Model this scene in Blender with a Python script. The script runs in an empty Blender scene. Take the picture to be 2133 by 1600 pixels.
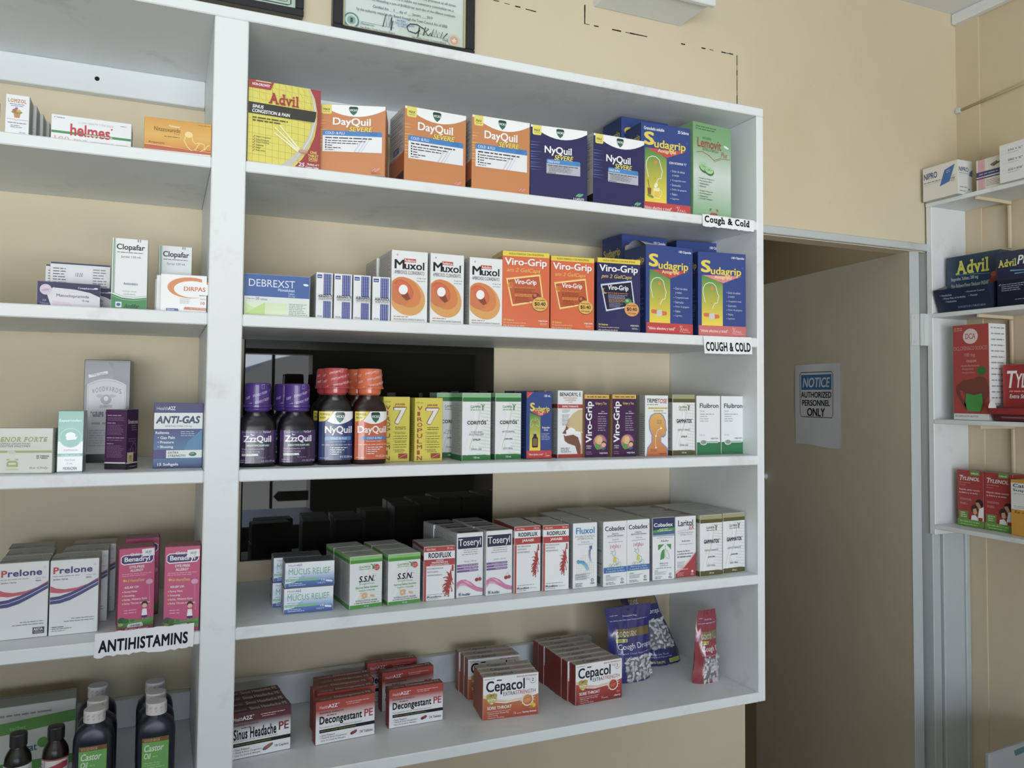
import bpy, math, random
from mathutils import Matrix, Vector
S = bpy.context.scene
COL = S.collection
R_ = math.radians

EXPO = 0.34
SKY = 11.0
SKYRAMP = ((0, (.90, .93, .95)), (.47, (.95, .98, 1)), (.495, (.62, .62, .60)), (.52, (.58, .64, .74)), (.8, (.22, .36, .68)))
def LAMPS():
    lamp('overhead_fill', 'AREA', (-.5, -1.75, .895), (0, 0, 0), 4, (.95, .98, 1), shape='RECTANGLE', size=1.3, size_y=.25)  # added fill from above, not a known fitting of the shop
    lamp('back_room_fill', 'AREA', (2.6, 1.6, 1.0), (0, 0, 0), 1.5, (1, .93, .82), shape='SQUARE', size=.5)  # added dim fill that brightens the back room

# ------------------------------------------------------------------ camera
cam = bpy.data.cameras.new('camera'); cam.sensor_width = 36
cam.lens = 1655.25 * 36 / 2133
cam.shift_x = .00575; cam.shift_y = -.0197
cam.clip_start = .02; cam.clip_end = 200
co = bpy.data.objects.new('camera', cam); COL.objects.link(co)
rr = Vector((.91807991, -.3962935, .00898515)); dn = Vector((.02428778, .03361323, -.99913976)); fw = Vector((.39565058, .91750837, .04048472))
M = Matrix.Identity(4)
for i in range(3):
    M[i][0] = rr[i]; M[i][1] = -dn[i]; M[i][2] = -fw[i]
M[0][3], M[1][3], M[2][3] = -.110052, -1.280698, -.212015
co.matrix_world = M
S.camera = co

# ------------------------------------------------------------------ daylight and exposure
S.view_settings.view_transform = 'Standard'; S.view_settings.look = 'None'
S.view_settings.gamma = 1; S.view_settings.use_curve_mapping = False
S.view_settings.exposure = EXPO
W = bpy.data.worlds.new('sky'); S.world = W; W.use_nodes = True
nt = W.node_tree                                               # sky above the horizon, sunlit pale street and walls below it
bg = nt.nodes['Background']
tc = nt.nodes.new('ShaderNodeTexCoord'); sx = nt.nodes.new('ShaderNodeSeparateXYZ'); rp = nt.nodes.new('ShaderNodeValToRGB'); mr = nt.nodes.new('ShaderNodeMapRange')
mr.inputs['From Min'].default_value = -1
nt.links.new(tc.outputs['Generated'], sx.inputs[0]); nt.links.new(sx.outputs['Z'], mr.inputs[0]); nt.links.new(mr.outputs[0], rp.inputs[0]); nt.links.new(rp.outputs[0], bg.inputs[0])
for i, (q, c) in enumerate(SKYRAMP):
    e = rp.color_ramp.elements[i] if i < 2 else rp.color_ramp.elements.new(q)
    e.position = q; e.color = (*c, 1)
bg.inputs[1].default_value = SKY
def lamp(name, kind, loc, rot, energy, color, **kw):
    l = bpy.data.lights.new(name, kind); l.energy = energy; l.color = color
    for k, v in kw.items(): setattr(l, k, v)
    o = bpy.data.objects.new(name, l); COL.objects.link(o); o.location = loc; o.rotation_euler = rot
    return o
STORE_Y = -3.6
OX0, OX1, OZ0, OZ1 = -2.3, .82, -1.78, .055        # the open shop front behind the camera
po = lamp('shop_front_daylight', 'AREA', ((OX0 + OX1) / 2, STORE_Y + .02, (OZ0 + OZ1) / 2), (R_(90), 0, 0), 1, (1, 1, 1), shape='RECTANGLE', size=OX1 - OX0, size_y=OZ1 - OZ0)
po.data.cycles.is_portal = True
LAMPS()

# ------------------------------------------------------------------ materials
def lin(c):
    if isinstance(c, str):
        c = PAL.get(c, c)
        c = [int(c[i:i + 2], 16) / 255 for i in (1, 3, 5)]
        return tuple(x / 12.92 if x <= .04045 else ((x + .055) / 1.055) ** 2.4 for x in c)
    return tuple(c[:3])
PAL = dict(w='#e9edef', k='#1d1e22', K='#3a3b3c', g='#8a8c8c', G='#b9bbb9', r='#b8302f', y='#e9dc66', b='#2a458c', n='#2c3560', o='#d98a52', m='#9a9c9c', p='#4a2a5c', wh='#f4f6f7')
def nodes(name):
    m = bpy.data.materials.new(name); m.use_nodes = True
    return m, m.node_tree, m.node_tree.nodes['Principled BSDF']
def noise_bump(t, p, scale, strength, dist=.002, detail=3, coord='Object', stretch=None):
    n = t.nodes.new('ShaderNodeTexNoise'); n.inputs['Scale'].default_value = scale; n.inputs['Detail'].default_value = detail
    c = t.nodes.new('ShaderNodeTexCoord')
    if stretch:
        mp = t.nodes.new('ShaderNodeMapping'); mp.inputs['Scale'].default_value = stretch
        t.links.new(c.outputs[coord], mp.inputs[0]); t.links.new(mp.outputs[0], n.inputs['Vector'])
    else: t.links.new(c.outputs[coord], n.inputs['Vector'])
    b = t.nodes.new('ShaderNodeBump'); b.inputs['Strength'].default_value = strength; b.inputs['Distance'].default_value = dist
    t.links.new(n.outputs['Fac'], b.inputs['Height']); t.links.new(b.outputs[0], p.inputs['Normal'])
    return n, c
def printed(name, rough, spec=.5, bump=.15, coat=0):
    m, t, p = nodes(name)
    a = t.nodes.new('ShaderNodeAttribute'); a.attribute_name = 'Col'
    hs = t.nodes.new('ShaderNodeHueSaturation'); hs.inputs['Saturation'].default_value = .93; hs.inputs['Value'].default_value = .92          # all print slightly less saturated and darker
    t.links.new(a.outputs['Color'], hs.inputs['Color']); t.links.new(hs.outputs['Color'], p.inputs['Base Color'])
    p.inputs['Roughness'].default_value = rough; p.inputs['Specular IOR Level'].default_value = spec
    p.inputs['Coat Weight'].default_value = coat; p.inputs['Coat Roughness'].default_value = .12
    if bump: noise_bump(t, p, 35, bump, .001)
    return m
CARD = printed('printed_carton', .42, .4)
GLOSS = printed('glossy_printed_carton', .28, .5, .12, .25)
PAPER = printed('printed_paper', .8, .2, .3)
FILM = printed('glossy_plastic_film', .22, .6, .35, .5)
PLAST = printed('moulded_plastic', .3, .5, .05)
def flat(name, col, rough=.6, spec=.4, bump=None, metal=0, dirt=None, stretch=None):
    m, t, p = nodes(name)
    p.inputs['Base Color'].default_value = (*lin(col), 1); p.inputs['Roughness'].default_value = rough
    p.inputs['Specular IOR Level'].default_value = spec; p.inputs['Metallic'].default_value = metal
    if bump: noise_bump(t, p, *bump, stretch=stretch)
    if dirt:                                                   # (colour, scale, low, high): blotches of wear with a shape of their own
        n = t.nodes.new('ShaderNodeTexNoise'); n.inputs['Scale'].default_value = dirt[1]; n.inputs['Detail'].default_value = 6; n.inputs['Roughness'].default_value = .65
        c = t.nodes.new('ShaderNodeTexCoord'); t.links.new(c.outputs['Object'], n.inputs['Vector'])
        r = t.nodes.new('ShaderNodeValToRGB'); r.color_ramp.elements[0].position = dirt[2]; r.color_ramp.elements[1].position = dirt[3]
        r.color_ramp.elements[0].color = (*lin(col), 1); r.color_ramp.elements[1].color = (*lin(dirt[0]), 1)
        t.links.new(n.outputs['Fac'], r.inputs[0]); t.links.new(r.outputs[0], p.inputs['Base Color'])
    return m
PAINT = flat('white_gloss_paint', '#dfe4e6', .42, .45, (9, .12, .004, 5), dirt=('#b9bcba', 7, .57, .84), stretch=(1, 4, 4))
WALL = flat('cream_wall_paint', '#d4c9af', .6, .3, (14, .10, .004, 6), dirt=('#cabea2', 1.3, .4, .8))
WALLR = flat('tan_wall_paint', '#d3c6ac', .6, .3, (14, .12, .004, 6), dirt=('#c2b391', 1.3, .4, .8))
BACKWALL = flat('beige_back_room_paint', '#c2b798', .7, .2, (5, .25, .01, 4))
DOORP = flat('beige_door_paint', '#cfc7b0', .5, .35, (5, .22, .008, 4), dirt=('#c2b9a0', 2.5, .5, .85))
WHITEC = flat('white_ceiling_paint', '#dfe3e4', .6, .3, (12, .1, .004, 4))
GREYP = flat('grey_white_trim_paint', '#bcc3c4', .45, .4, (8, .25, .006, 4), dirt=('#a0a4a0', 9, .62, .85))
DARK = flat('dark_gap', '#2b2824', .9, .1)
STEEL = flat('painted_steel', '#c4cbcb', .4, .5, (30, .1, .001, 3))
BLACKF = flat('black_frame_lacquer', '#25272a', .35, .5)
TILE = flat('floor_tile_glaze', '#b9ad98', .35, .5, (6, .08, .002, 3))
COUNTER = flat('dark_counter_laminate', '#2a2724', .35, .5, (20, .05, .001, 3))
CONC = flat('street_concrete', '#cfccc6', .9, .2, (4, .3, .02, 5))
BLDG = flat('grey_render', '#8a857c', .9, .2, (4, .3, .02, 5))
GRILLE = flat('dark_metal', '#35373a', .4, .5, metal=.6)
SIGNP = flat('sign_plate', '#23262a', .5, .4)
m_, t_, p_ = nodes('tinted_window_glass'); TINT = m_
p_.inputs['Base Color'].default_value = (.010, .010, .008, 1); p_.inputs['Roughness'].default_value = .015
p_.inputs['Specular IOR Level'].default_value = .6
m_, t_, p_ = nodes('clear_cover_glass'); CLEAR = m_
p_.inputs['Base Color'].default_value = (1, 1, 1, 1); p_.inputs['Roughness'].default_value = .03; p_.inputs['Transmission Weight'].default_value = 1; p_.inputs['IOR'].default_value = 1.02

# ------------------------------------------------------------------ object helpers
def obj(name, me, parent=None, mat=None, loc=(0, 0, 0), rot=(0, 0, 0)):
    o = bpy.data.objects.new(name, me); COL.objects.link(o)
    o.location = loc; o.rotation_euler = rot
    if parent: o.parent = parent
    if mat and me and not me.materials: me.materials.append(mat)
    return o
def tag(o, label=None, cat=None, group=None, kind=None):
    if label: o['label'] = label
    if cat: o['category'] = cat
    if group: o['group'] = group
    if kind: o['kind'] = kind
    return o
def empty(name, loc=(0, 0, 0), rz=0):
    o = bpy.data.objects.new(name, None); COL.objects.link(o); o.location = loc; o.rotation_euler = (0, 0, rz); o.empty_display_size = .02
    return o
class MB:
    """collects vertices, faces and per-vertex colours of ONE mesh"""
    def __init__(s): s.v = []; s.f = []; s.c = []
    def add(s, vs, fs, col=(1, 1, 1)):
        k = len(s.v); s.v += [tuple(p) for p in vs]; s.f += [tuple(i + k for i in f) for f in fs]
        if isinstance(col, list): s.c += [tuple(c) for c in col]
        else: s.c += [lin(col)] * len(vs)
    def box(s, x0, y0, z0, x1, y1, z1, b=0, col='w'):
        if b <= 0:
            s.add([(x, y, z) for x in (x0, x1) for y in (y0, y1) for z in (z0, z1)], [(0, 1, 3, 2), (4, 6, 7, 5), (0, 4, 5, 1), (2, 3, 7, 6), (0, 2, 6, 4), (1, 5, 7, 3)], col); return
        L = ((x0, x1), (y0, y1), (z0, z1)); vs = []; ix = {}
        for sx in (0, 1):
            for sy in (0, 1):
                for sz in (0, 1):
                    q = (sx, sy, sz)
                    for ax in range(3):
                        p = [L[i][q[i]] + (0 if i == ax else (b if q[i] == 0 else -b)) for i in range(3)]
                        ix[(q, ax)] = len(vs); vs.append(p)
        fs = []
        for ax in range(3):
            u, w = (ax + 1) % 3, (ax + 2) % 3
            for side in (0, 1):
                def Q(a, c):
                    q = [0, 0, 0]; q[ax] = side; q[u] = a; q[w] = c; return ix[(tuple(q), ax)]
                f = [Q(0, 0), Q(1, 0), Q(1, 1), Q(0, 1)]
                fs.append(f if side else f[::-1])
            for a in (0, 1):                                   # edges running along ax
                for c in (0, 1):
                    def E(t, k):
                        q = [0, 0, 0]; q[ax] = t; q[u] = a; q[w] = c; return ix[(tuple(q), k)]
                    f = [E(0, u), E(1, u), E(1, w), E(0, w)]
                    fs.append(f if (a ^ c) else f[::-1])
        for sx in (0, 1):
            for sy in (0, 1):
                for sz in (0, 1):
                    q = (sx, sy, sz); f = [ix[(q, 0)], ix[(q, 1)], ix[(q, 2)]]
                    fs.append(f if (sx + sy + sz) % 2 else f[::-1])
        s.add(vs, fs, col)
    def tube(s, pts, r, n=8, col='w'):
        rings = []
        for i, p in enumerate(pts):
            p = Vector(p); d = (Vector(pts[min(i + 1, len(pts) - 1)]) - Vector(pts[max(i - 1, 0)])).normalized()
            a = d.orthogonal().normalized(); e = d.cross(a)
            rings.append([p + r * (math.cos(2 * math.pi * k / n) * a + math.sin(2 * math.pi * k / n) * e) for k in range(n)])
        vs = [q for g in rings for q in g]; fs = []
        for i in range(len(rings) - 1):
            for k in range(n): fs.append((i * n + k, i * n + (k + 1) % n, (i + 1) * n + (k + 1) % n, (i + 1) * n + k))
        fs += [tuple(range(n))[::-1], tuple((len(rings) - 1) * n + k for k in range(n))]
        s.add(vs, fs, col)
    def rings(s, prof, n=40, col='w', power=2., flat=1., cols=None):
        """stack of super-ellipse rings: prof = [(half width, z)]; flat = depth / width; caps closed"""
        vs = []; fs = []; cs = []
        for i, (r, z) in enumerate(prof):
            for k in range(n):
                a = 2 * math.pi * k / n; ca, sa = math.cos(a), math.sin(a)
                q = r if not isinstance(r, tuple) else r[0]; f2 = flat if not isinstance(r, tuple) else r[1] / max(r[0], 1e-6); pw = power if not isinstance(r, tuple) or len(r) < 3 else r[2]
                vs.append((q * math.copysign(abs(ca) ** (2 / pw), ca), q * f2 * math.copysign(abs(sa) ** (2 / pw), sa), z))
                cs.append(lin(cols[i] if cols else col))
        for i in range(len(prof) - 1):
            for k in range(n): fs.append((i * n + k, i * n + (k + 1) % n, (i + 1) * n + (k + 1) % n, (i + 1) * n + k))
        fs += [tuple(range(n))[::-1], tuple((len(prof) - 1) * n + k for k in range(n))]
        s.add(vs, fs, cs)
    def mesh(s, name, mat=None, smooth=False):
        me = bpy.data.meshes.new(name); me.from_pydata(s.v, [], s.f)
        a = me.color_attributes.new('Col', 'FLOAT_COLOR', 'POINT')
        buf = []
        for c in s.c: buf += [c[0], c[1], c[2], 1.]
        a.data.foreach_set('color', buf)
        if mat: me.materials.append(mat)
        if smooth: me.shade_smooth() if hasattr(me, 'shade_smooth') else [setattr(p, 'use_smooth', True) for p in me.polygons]
        me.update()
        return me
    def build(s, name, mat, parent=None, smooth=False, loc=(0, 0, 0), rot=(0, 0, 0)):
        return obj(name, s.mesh(name, mat, smooth), parent, None, loc, rot)

# ------------------------------------------------------------------ flat lettering and printed artwork
_gl = {}
def glyphs(text, style):
    """outline lettering as triangles inside the unit square; style: b bold, x extra bold, i slanted, s slab serifs"""
    k = (text, style)
    if k in _gl: return _gl[k]
    cu = bpy.data.curves.new('lettering', 'FONT'); cu.body = text; cu.resolution_u = 3
    if 'x' in style: cu.space_character = 1.07
    if 's' in style: cu.space_character = 1.16
    o = bpy.data.objects.new('lettering', cu)
    me = bpy.data.meshes.new_from_object(o)
    vs = [(v.co.x, v.co.y) for v in me.vertices]; fs = [tuple(p.vertices) for p in me.polygons]; li = [0] * len(vs)
    if 's' in style:
        from collections import Counter
        ec = Counter()
        for f in fs:
            for a, c in zip(f, f[1:] + f[:1]): ec[(min(a, c), max(a, c))] += 1
        ext = []
        for (a, c), n_ in ec.items():
            if n_ == 1 and abs(vs[a][1] - vs[c][1]) < .004 and .05 < abs(vs[a][0] - vs[c][0]) < .3: ext.append((min(vs[a][0], vs[c][0]), max(vs[a][0], vs[c][0]), vs[a][1]))
        for x0, x1, y in ext:
            up = y > .3; q = len(vs); y0, y1 = (y - .07, y) if up else (y, y + .07)
            xr = x1 + (.02 if up else .07)
            vs += [(x0 - .07, y0), (xr, y0), (xr, y1), (x0 - .07, y1)]; fs.append((q, q + 1, q + 2, q + 3)); li += [1 + len(li) % 5] * 4
    d = .034 if 'x' in style else .022 if 'b' in style else .006 if 't' not in style else 0
    if d:                                                        # heavier strokes: the same outline laid down again a hair to every side
        k0 = len(vs); sh = [(-d, -d * .6), (d, -d * .6), (d, d * .6), (-d, d * .6)] + ([(0, -d), (0, d), (0, 0)] if 'x' in style else [])
        if d < .01: sh = [(-d, 0), (d, 0)]
        f0 = fs; fs = [tuple(i + j * k0 for i in f) for j in range(len(sh)) for f in f0]; vs = [(x + a, y + b) for a, b in sh for x, y in vs]; li = [a + j * 6 if len(set(li)) > 1 else j for j in range(len(sh)) for a in li]
    if 'i' in style: vs = [(x + .22 * y, y) for x, y in vs]
    x0, x1 = min(v[0] for v in vs), max(v[0] for v in vs); y0, y1 = min(v[1] for v in vs), max(v[1] for v in vs)
    vs = [((x - x0) / max(x1 - x0, 1e-6), (y - y0) / max(y1 - y0, 1e-6)) for x, y in vs]
    bpy.data.objects.remove(o); bpy.data.curves.remove(cu); bpy.data.meshes.remove(me)
    _gl[k] = (vs, fs, li); return _gl[k]
rnd = random.Random(7)
def paint(mb, art, place, aspect=1., step=.00003, base=.00012, grid=1):
    """art: list of marks in per cent of the face, y downwards; place(u, v, off) -> point in 3D; aspect = height / width"""
    lay = base
    for a in art:
        k = a[0]; lay += step; vs = []; fs = []; cs = None; lays = None
        if k == 'R':
            x0, y0, x1, y1, c = a[1:6]; c2 = a[6] if len(a) > 6 else c
            for j in range(grid + 1 if grid > 1 else 2):
                g = grid if grid > 1 else 1
                for i in range(g + 1): vs.append((x0 + (x1 - x0) * i / g, y0 + (y1 - y0) * j / g))
            g = grid if grid > 1 else 1
            for j in range(g):
                for i in range(g): q = j * (g + 1) + i; fs.append((q + g + 1, q + g + 2, q + 1, q))
            A, B = lin(c), lin(c2); cs = [tuple(A[n] + (B[n] - A[n]) * ((v[1] - y0) / (y1 - y0)) for n in range(3)) for v in vs]
        elif k == 'P':
            c, p = a[1], a[2]; vs = [(p[i], p[i + 1]) for i in range(0, len(p), 2)]
            ar = sum(vs[i][0] * vs[(i + 1) % len(vs)][1] - vs[(i + 1) % len(vs)][0] * vs[i][1] for i in range(len(vs)))
            if ar > 0: vs = vs[::-1]
            fs = [tuple(range(len(vs)))]
            if isinstance(c, tuple):
                ys = [v[1] for v in vs]; A, B = lin(c[0]), lin(c[1]); cs = [tuple(A[n] + (B[n] - A[n]) * ((v[1] - min(ys)) / (max(ys) - min(ys))) for n in range(3)) for v in vs]
            else: cs = [lin(c)] * len(vs)
        elif k == 'E':
            cx, cy, rx, ry, c = a[1:6]; ro = R_(a[6]) if len(a) > 6 else 0; n = 28
            for i in range(n):
                t = -2 * math.pi * i / n; ex, ey = rx * math.cos(t), ry * math.sin(t)
                vs.append((cx + ex * math.cos(ro) - ey * math.sin(ro), cy + (ex * math.sin(ro) + ey * math.cos(ro)) / aspect))
            fs = [tuple(range(n))]; cs = [lin(c)] * n
        elif k == 'L':
            w, c, p = a[1:4]; pt = [(p[i], p[i + 1] * aspect) for i in range(0, len(p), 2)]; n = len(pt)
            for i in range(n):
                q0, q1 = pt[max(i - 1, 0)], pt[min(i + 1, n - 1)]
                dx, dy = q1[0] - q0[0], q1[1] - q0[1]; d = math.hypot(dx, dy) or 1
                vs += [(pt[i][0] - dy / d * w / 2, (pt[i][1] + dx / d * w / 2) / aspect), (pt[i][0] + dy / d * w / 2, (pt[i][1] - dx / d * w / 2) / aspect)]
            for i in range(n - 1): fs.append((2 * i, 2 * i + 2, 2 * i + 3, 2 * i + 1))
            cs = [lin(c)] * len(vs)
        elif k == 'T':
            tx, x0, y0, x1, y1, c = a[1:7]; st = a[7] if len(a) > 7 else ''
            gv, gf, li = glyphs(tx, st.replace('u', '').replace('D', ''))
            if 'u' in st: vs = [(x0 + (1 - v) * (x1 - x0), y1 - u * (y1 - y0)) for u, v in gv]
            elif 'D' in st: vs = [(x1 - (u) * (x1 - x0), y1 - v * (y1 - y0)) for u, v in gv]
            else: vs = [(x0 + u * (x1 - x0), y1 - v * (y1 - y0)) for u, v in gv]
            fs = gf; cs = [lin(c)] * len(vs); lays = [lay + j * .000004 for j in li]; lay += max(li) * .000004
        elif k == 'G':                                          # rows of print too fine to read
            x0, y0, x1, y1, n, c = a[1:7]; h = (y1 - y0) / (n * 1.8 - .8) if n > 1 else y1 - y0; hb = h * .66
            for j in range(n):
                y = y0 + j * h * 1.8; x = x0; end = x1 - (x1 - x0) * rnd.random() * (.3 if n > 1 else 0)
                while x < end - .5:
                    wd = min(h * aspect * rnd.uniform(1.5, 5), end - x); q = len(vs)
                    vs += [(x, y + h), (x + wd, y + h), (x + wd, y + h - hb), (x, y + h - hb)]; fs.append((q, q + 1, q + 2, q + 3)); x += wd + h * aspect * .55
            cs = [lin(c)] * len(vs)
        if fs and grid > 1 and k != 'R':                         # a curved face: cut the mark into upright strips so that it bends with it
            nv, nf, nc, nl = [], [], [], []
            for f in fs:
                pts_ = [(*vs[i], *cs[i], lays[i] if lays else lay) for i in f]
                a0, a1 = min(p[0] for p in pts_), max(p[0] for p in pts_); st_ = 100 / 26
                for q_ in range(int(a0 // st_), int(a1 // st_) + 1):
                    pp = pts_
                    for lim, sg in ((q_ * st_, 1), ((q_ + 1) * st_, -1)):
                        o_ = []
                        for A, B in zip(pp, pp[1:] + pp[:1]):
                            da, db = (A[0] - lim) * sg, (B[0] - lim) * sg
                            if da >= 0: o_.append(A)
                            if (da >= 0) != (db >= 0): t_ = da / (da - db); o_.append(tuple(x_ + (y_ - x_) * t_ for x_, y_ in zip(A, B)))
                        pp = o_
                        if not pp: break
                    if len(pp) > 2: nf.append(tuple(range(len(nv), len(nv) + len(pp)))); nv += [p[:2] for p in pp]; nc += [p[2:5] for p in pp]; nl += [p[5] for p in pp]
            vs, fs, cs, lays = nv, nf, nc, nl
        if fs: mb.add([place(x / 100, y / 100, lays[i] if lays else lay) for i, (x, y) in enumerate(vs)], fs, cs)
def carton_mesh(name, w, d, h, kind, bev=.0007, flap=False):
    """printed carton: rounded board edges, four sides, top with tuck line and the artwork of each side, in one mesh"""
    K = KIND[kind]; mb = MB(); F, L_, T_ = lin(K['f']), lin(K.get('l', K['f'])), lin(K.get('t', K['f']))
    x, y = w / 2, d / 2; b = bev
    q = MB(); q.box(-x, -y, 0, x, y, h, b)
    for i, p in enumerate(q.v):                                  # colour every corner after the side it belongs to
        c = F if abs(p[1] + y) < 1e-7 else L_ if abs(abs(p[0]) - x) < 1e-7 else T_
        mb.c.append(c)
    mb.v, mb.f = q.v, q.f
    paint(mb, K.get('F', []), lambda u, v, o: (-x + b + u * (w - 2 * b), -y - o, h - b - v * (h - 2 * b)), h / w)
    if K.get('L'): paint(mb, K['L'], lambda u, v, o: (-x - o, y - u * d, h - v * h), h / d)
    if K.get('Rt'): paint(mb, K['Rt'], lambda u, v, o: (x + o, -y + u * d, h - v * h), h / d)
    ta = K.get('T')
    if ta is None: ta = [('L', 1.2, '#6d6b66', [2, 12, 98, 12])]
    mt = GLOSS if K.get('gloss') else CARD; fm = None
    if flap:                                                     # the closing tuck flap shows: a thin board of its own on the top
        fb = MB(); fb.box(-x + .0012, -y + .0005, h - .0004, x - .0012, y - .002, h + .0004, b=.0002, col=K.get('t', K['f']))
        paint(fb, ta, lambda u, v, o: (-x + .0012 + u * (w - .0024), y - .002 - v * (d - .0025), h + .0004 + o), d / w)
        fm = fb.mesh('tuck_flap', mt)
    else: paint(mb, ta, lambda u, v, o: (-x + u * w, y - v * d, h + o), d / w)
    return mb.mesh(name, mt), fm
_mesh = {}
def carton(kind, fit, d, z, label, cat='medicine box', group=None, name=None, shift=(0, 0), tilt=0):
    X, Y, th, w, h = fit
    nm = name or KIND[kind].get('name', 'medicine_carton')
    key = (kind, round(w, 3), round(h, 3), round(d, 3))
    fl = -.85 < z < -.45; key = (*key, fl)
    if key not in _mesh: _mesh[key] = carton_mesh(nm, w, d, h, kind, flap=fl)
    a = R_(th); cx = X + shift[0] + math.cos(a) * w / 2 - math.sin(a) * d / 2; cy = Y + shift[1] + math.sin(a) * w / 2 + math.cos(a) * d / 2
    o = obj(nm, _mesh[key][0], None, None, (cx, cy, z), (tilt, 0, a))
    if fl: obj('tuck_flap', _mesh[key][1], o)
    return tag(o, label, cat, group)

FIT={'sinus_yellow':(0.0018,0.0123,1.7,0.1138,0.1339),'orange1':(0.1149,0.0281,-17.6,0.1087,0.1166),'orange2':(0.2580,0.0199,2.7,0.1142,0.1335),'orange3':(0.3810,0.0197,-0.3,0.1127,0.1365),'navy1':(0.4952,0.0200,-4.6,0.1139,0.1355),'navy2':(0.6268,0.0201,1.5,0.1158,0.1381),'blue_gran':(0.7424,0.0349,-1.8,0.1150,0.1812),'blue_back':(0.7783,0.1600,-0.3,0.1191,0.2379),'green_lemon':(0.8632,0.0302,5.8,0.1039,0.1992),'debrexst':(0.0025,0.0200,-0.3,0.1017,0.0664),'alb1':(0.1139,0.0200,0.2,0.0272,0.0756),'alb2':(0.1431,0.0199,-0.7,0.0295,0.0754),'alb3':(0.1748,0.0200,1.6,0.0295,0.0755),'alb4':(0.2067,0.0200,-1.6,0.0305,0.0748),'mux1':(0.2388,0.0199,0.5,0.0641,0.1225),'mux2':(0.3075,0.0200,1.8,0.0624,0.1227),'mux3':(0.3795,0.0200,-0.5,0.0626,0.1211),'vg1':(0.4418,0.0200,-6.9,0.0898,0.1378),'vg2':(0.5383,0.0200,-4.7,0.0880,0.1363),'vg3':(0.6359,0.0200,-4.6,0.0916,0.1406),'sud1':(0.7444,0.0200,0.1,0.1103,0.1745),'sud2':(0.8673,0.0200,-6.3,0.1103,0.1705),'sudb1':(0.7730,0.1500,2.9,0.1177,0.2219),'sudb2':(0.9106,0.1500,-5.2,0.1191,0.2205),'v7a':(0.2407,0.0674,2.2,0.0484,0.1130),'v7b':(0.2954,0.0600,1.3,0.0516,0.1116),'cor1':(0.3796,0.0497,-0.1,0.0549,0.1211),'cor2':(0.4455,0.0551,0.3,0.0520,0.1214),'tos':(0.5072,0.0542,-0.9,0.0524,0.1246),'benE':(0.5750,0.0598,0.2,0.0539,0.1276),'vgt1':(0.6300,0.0565,0.3,0.0555,0.1207),'vgt2':(0.6892,0.0527,0.3,0.0552,0.1213),'trim':(0.7585,0.0435,-0.7,0.0537,0.1200),'gam1':(0.8272,0.0498,-0.2,0.0547,0.1218),'flu1':(0.8837,0.0471,-0.8,0.0588,0.1201),'flu2':(0.9451,0.0470,-0.4,0.0586,0.1196),'muct':(0.0591,-0.0843,-2.2,0.0707,0.0368),'mucb':(0.0768,0.0477,-2.0,0.0790,0.0411),'ssn1':(0.1804,0.0365,5.8,0.0566,0.0861),'ssn2':(0.2455,0.0373,4.1,0.0580,0.0853),'rodg':(0.3098,0.0437,-1.2,0.0569,0.0929),'tos1':(0.3701,0.0441,4.0,0.0518,0.1123),'tos2':(0.4238,0.0392,3.8,0.0527,0.1141),'rod1':(0.4776,0.0372,0.3,0.0528,0.1189),'rod2':(0.5333,0.0344,-3.7,0.0522,0.1186),'fluxol':(0.5927,0.0294,-0.3,0.0514,0.1200),'cob1':(0.6527,0.0219,0.9,0.0521,0.1209),'cob2':(0.7060,0.0243,1.7,0.0518,0.1210),'coba':(0.7679,0.0313,-1.4,0.0507,0.1208),'lari':(0.8237,0.0354,2.0,0.0511,0.1195),'gam2':(0.8778,0.0286,0.7,0.0556,0.1200),'gam3':(0.9373,0.0324,3.8,0.0589,0.1202),'sinus':(-0.0073,0.0849,5.7,0.1057,0.0733),'dec1':(0.1384,0.0900,4.0,0.1035,0.0709),'dec2':(0.2697,0.1088,1.0,0.1015,0.0676),'dec3':(0.2746,0.1895,8.7,0.1072,0.0626),'dec4':(0.2612,0.2400,-1.1,0.0987,0.0742),'cep1':(0.4359,0.0783,-5.0,0.1098,0.0771),'cep4':(0.4451,0.1801,-3.9,0.1059,0.0772),'cepc':(0.6249,0.0762,2.4,0.1060,0.0766),'lomzol':(-0.3261,0.0293,0.1,0.0298,0.0632),'helmes':(-0.2701,0.0400,0.2,0.1069,0.0461),'nita':(-0.1453,0.0099,-2.5,0.0944,0.0506),'meto':(-0.2800,0.0300,7.1,0.0818,0.0371),'metob':(-0.2746,0.1200,1.4,0.0834,0.0789),'clop1':(-0.1839,0.0199,0.5,0.0485,0.1061),'clop2':(-0.1211,0.0800,1.0,0.0488,0.1104),'dirpas':(-0.1173,0.0199,-3.9,0.0668,0.0570),'digenor':(-0.3427,0.0388,-10.4,0.0914,0.0643),'teal':(-0.2482,0.0315,-1.4,0.0336,0.0888),'wood':(-0.2294,0.1943,-2.9,0.0690,0.1698),'simL':(-0.1885,0.0463,-1.1,0.0305,0.0903),'simR':(-0.1581,0.0466,0.8,0.0208,0.0903),'antig':(-0.1220,0.0555,-1.7,0.0710,0.1009),'prel1':(-0.3192,0.0540,2.5,0.0632,0.1089),'prel2':(-0.2542,0.0542,0.0,0.0635,0.1088),'ben1':(-0.1639,0.0400,5.2,0.0496,0.1220),'ben2':(-0.1016,0.0157,-5.3,0.0500,0.1252),}

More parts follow.
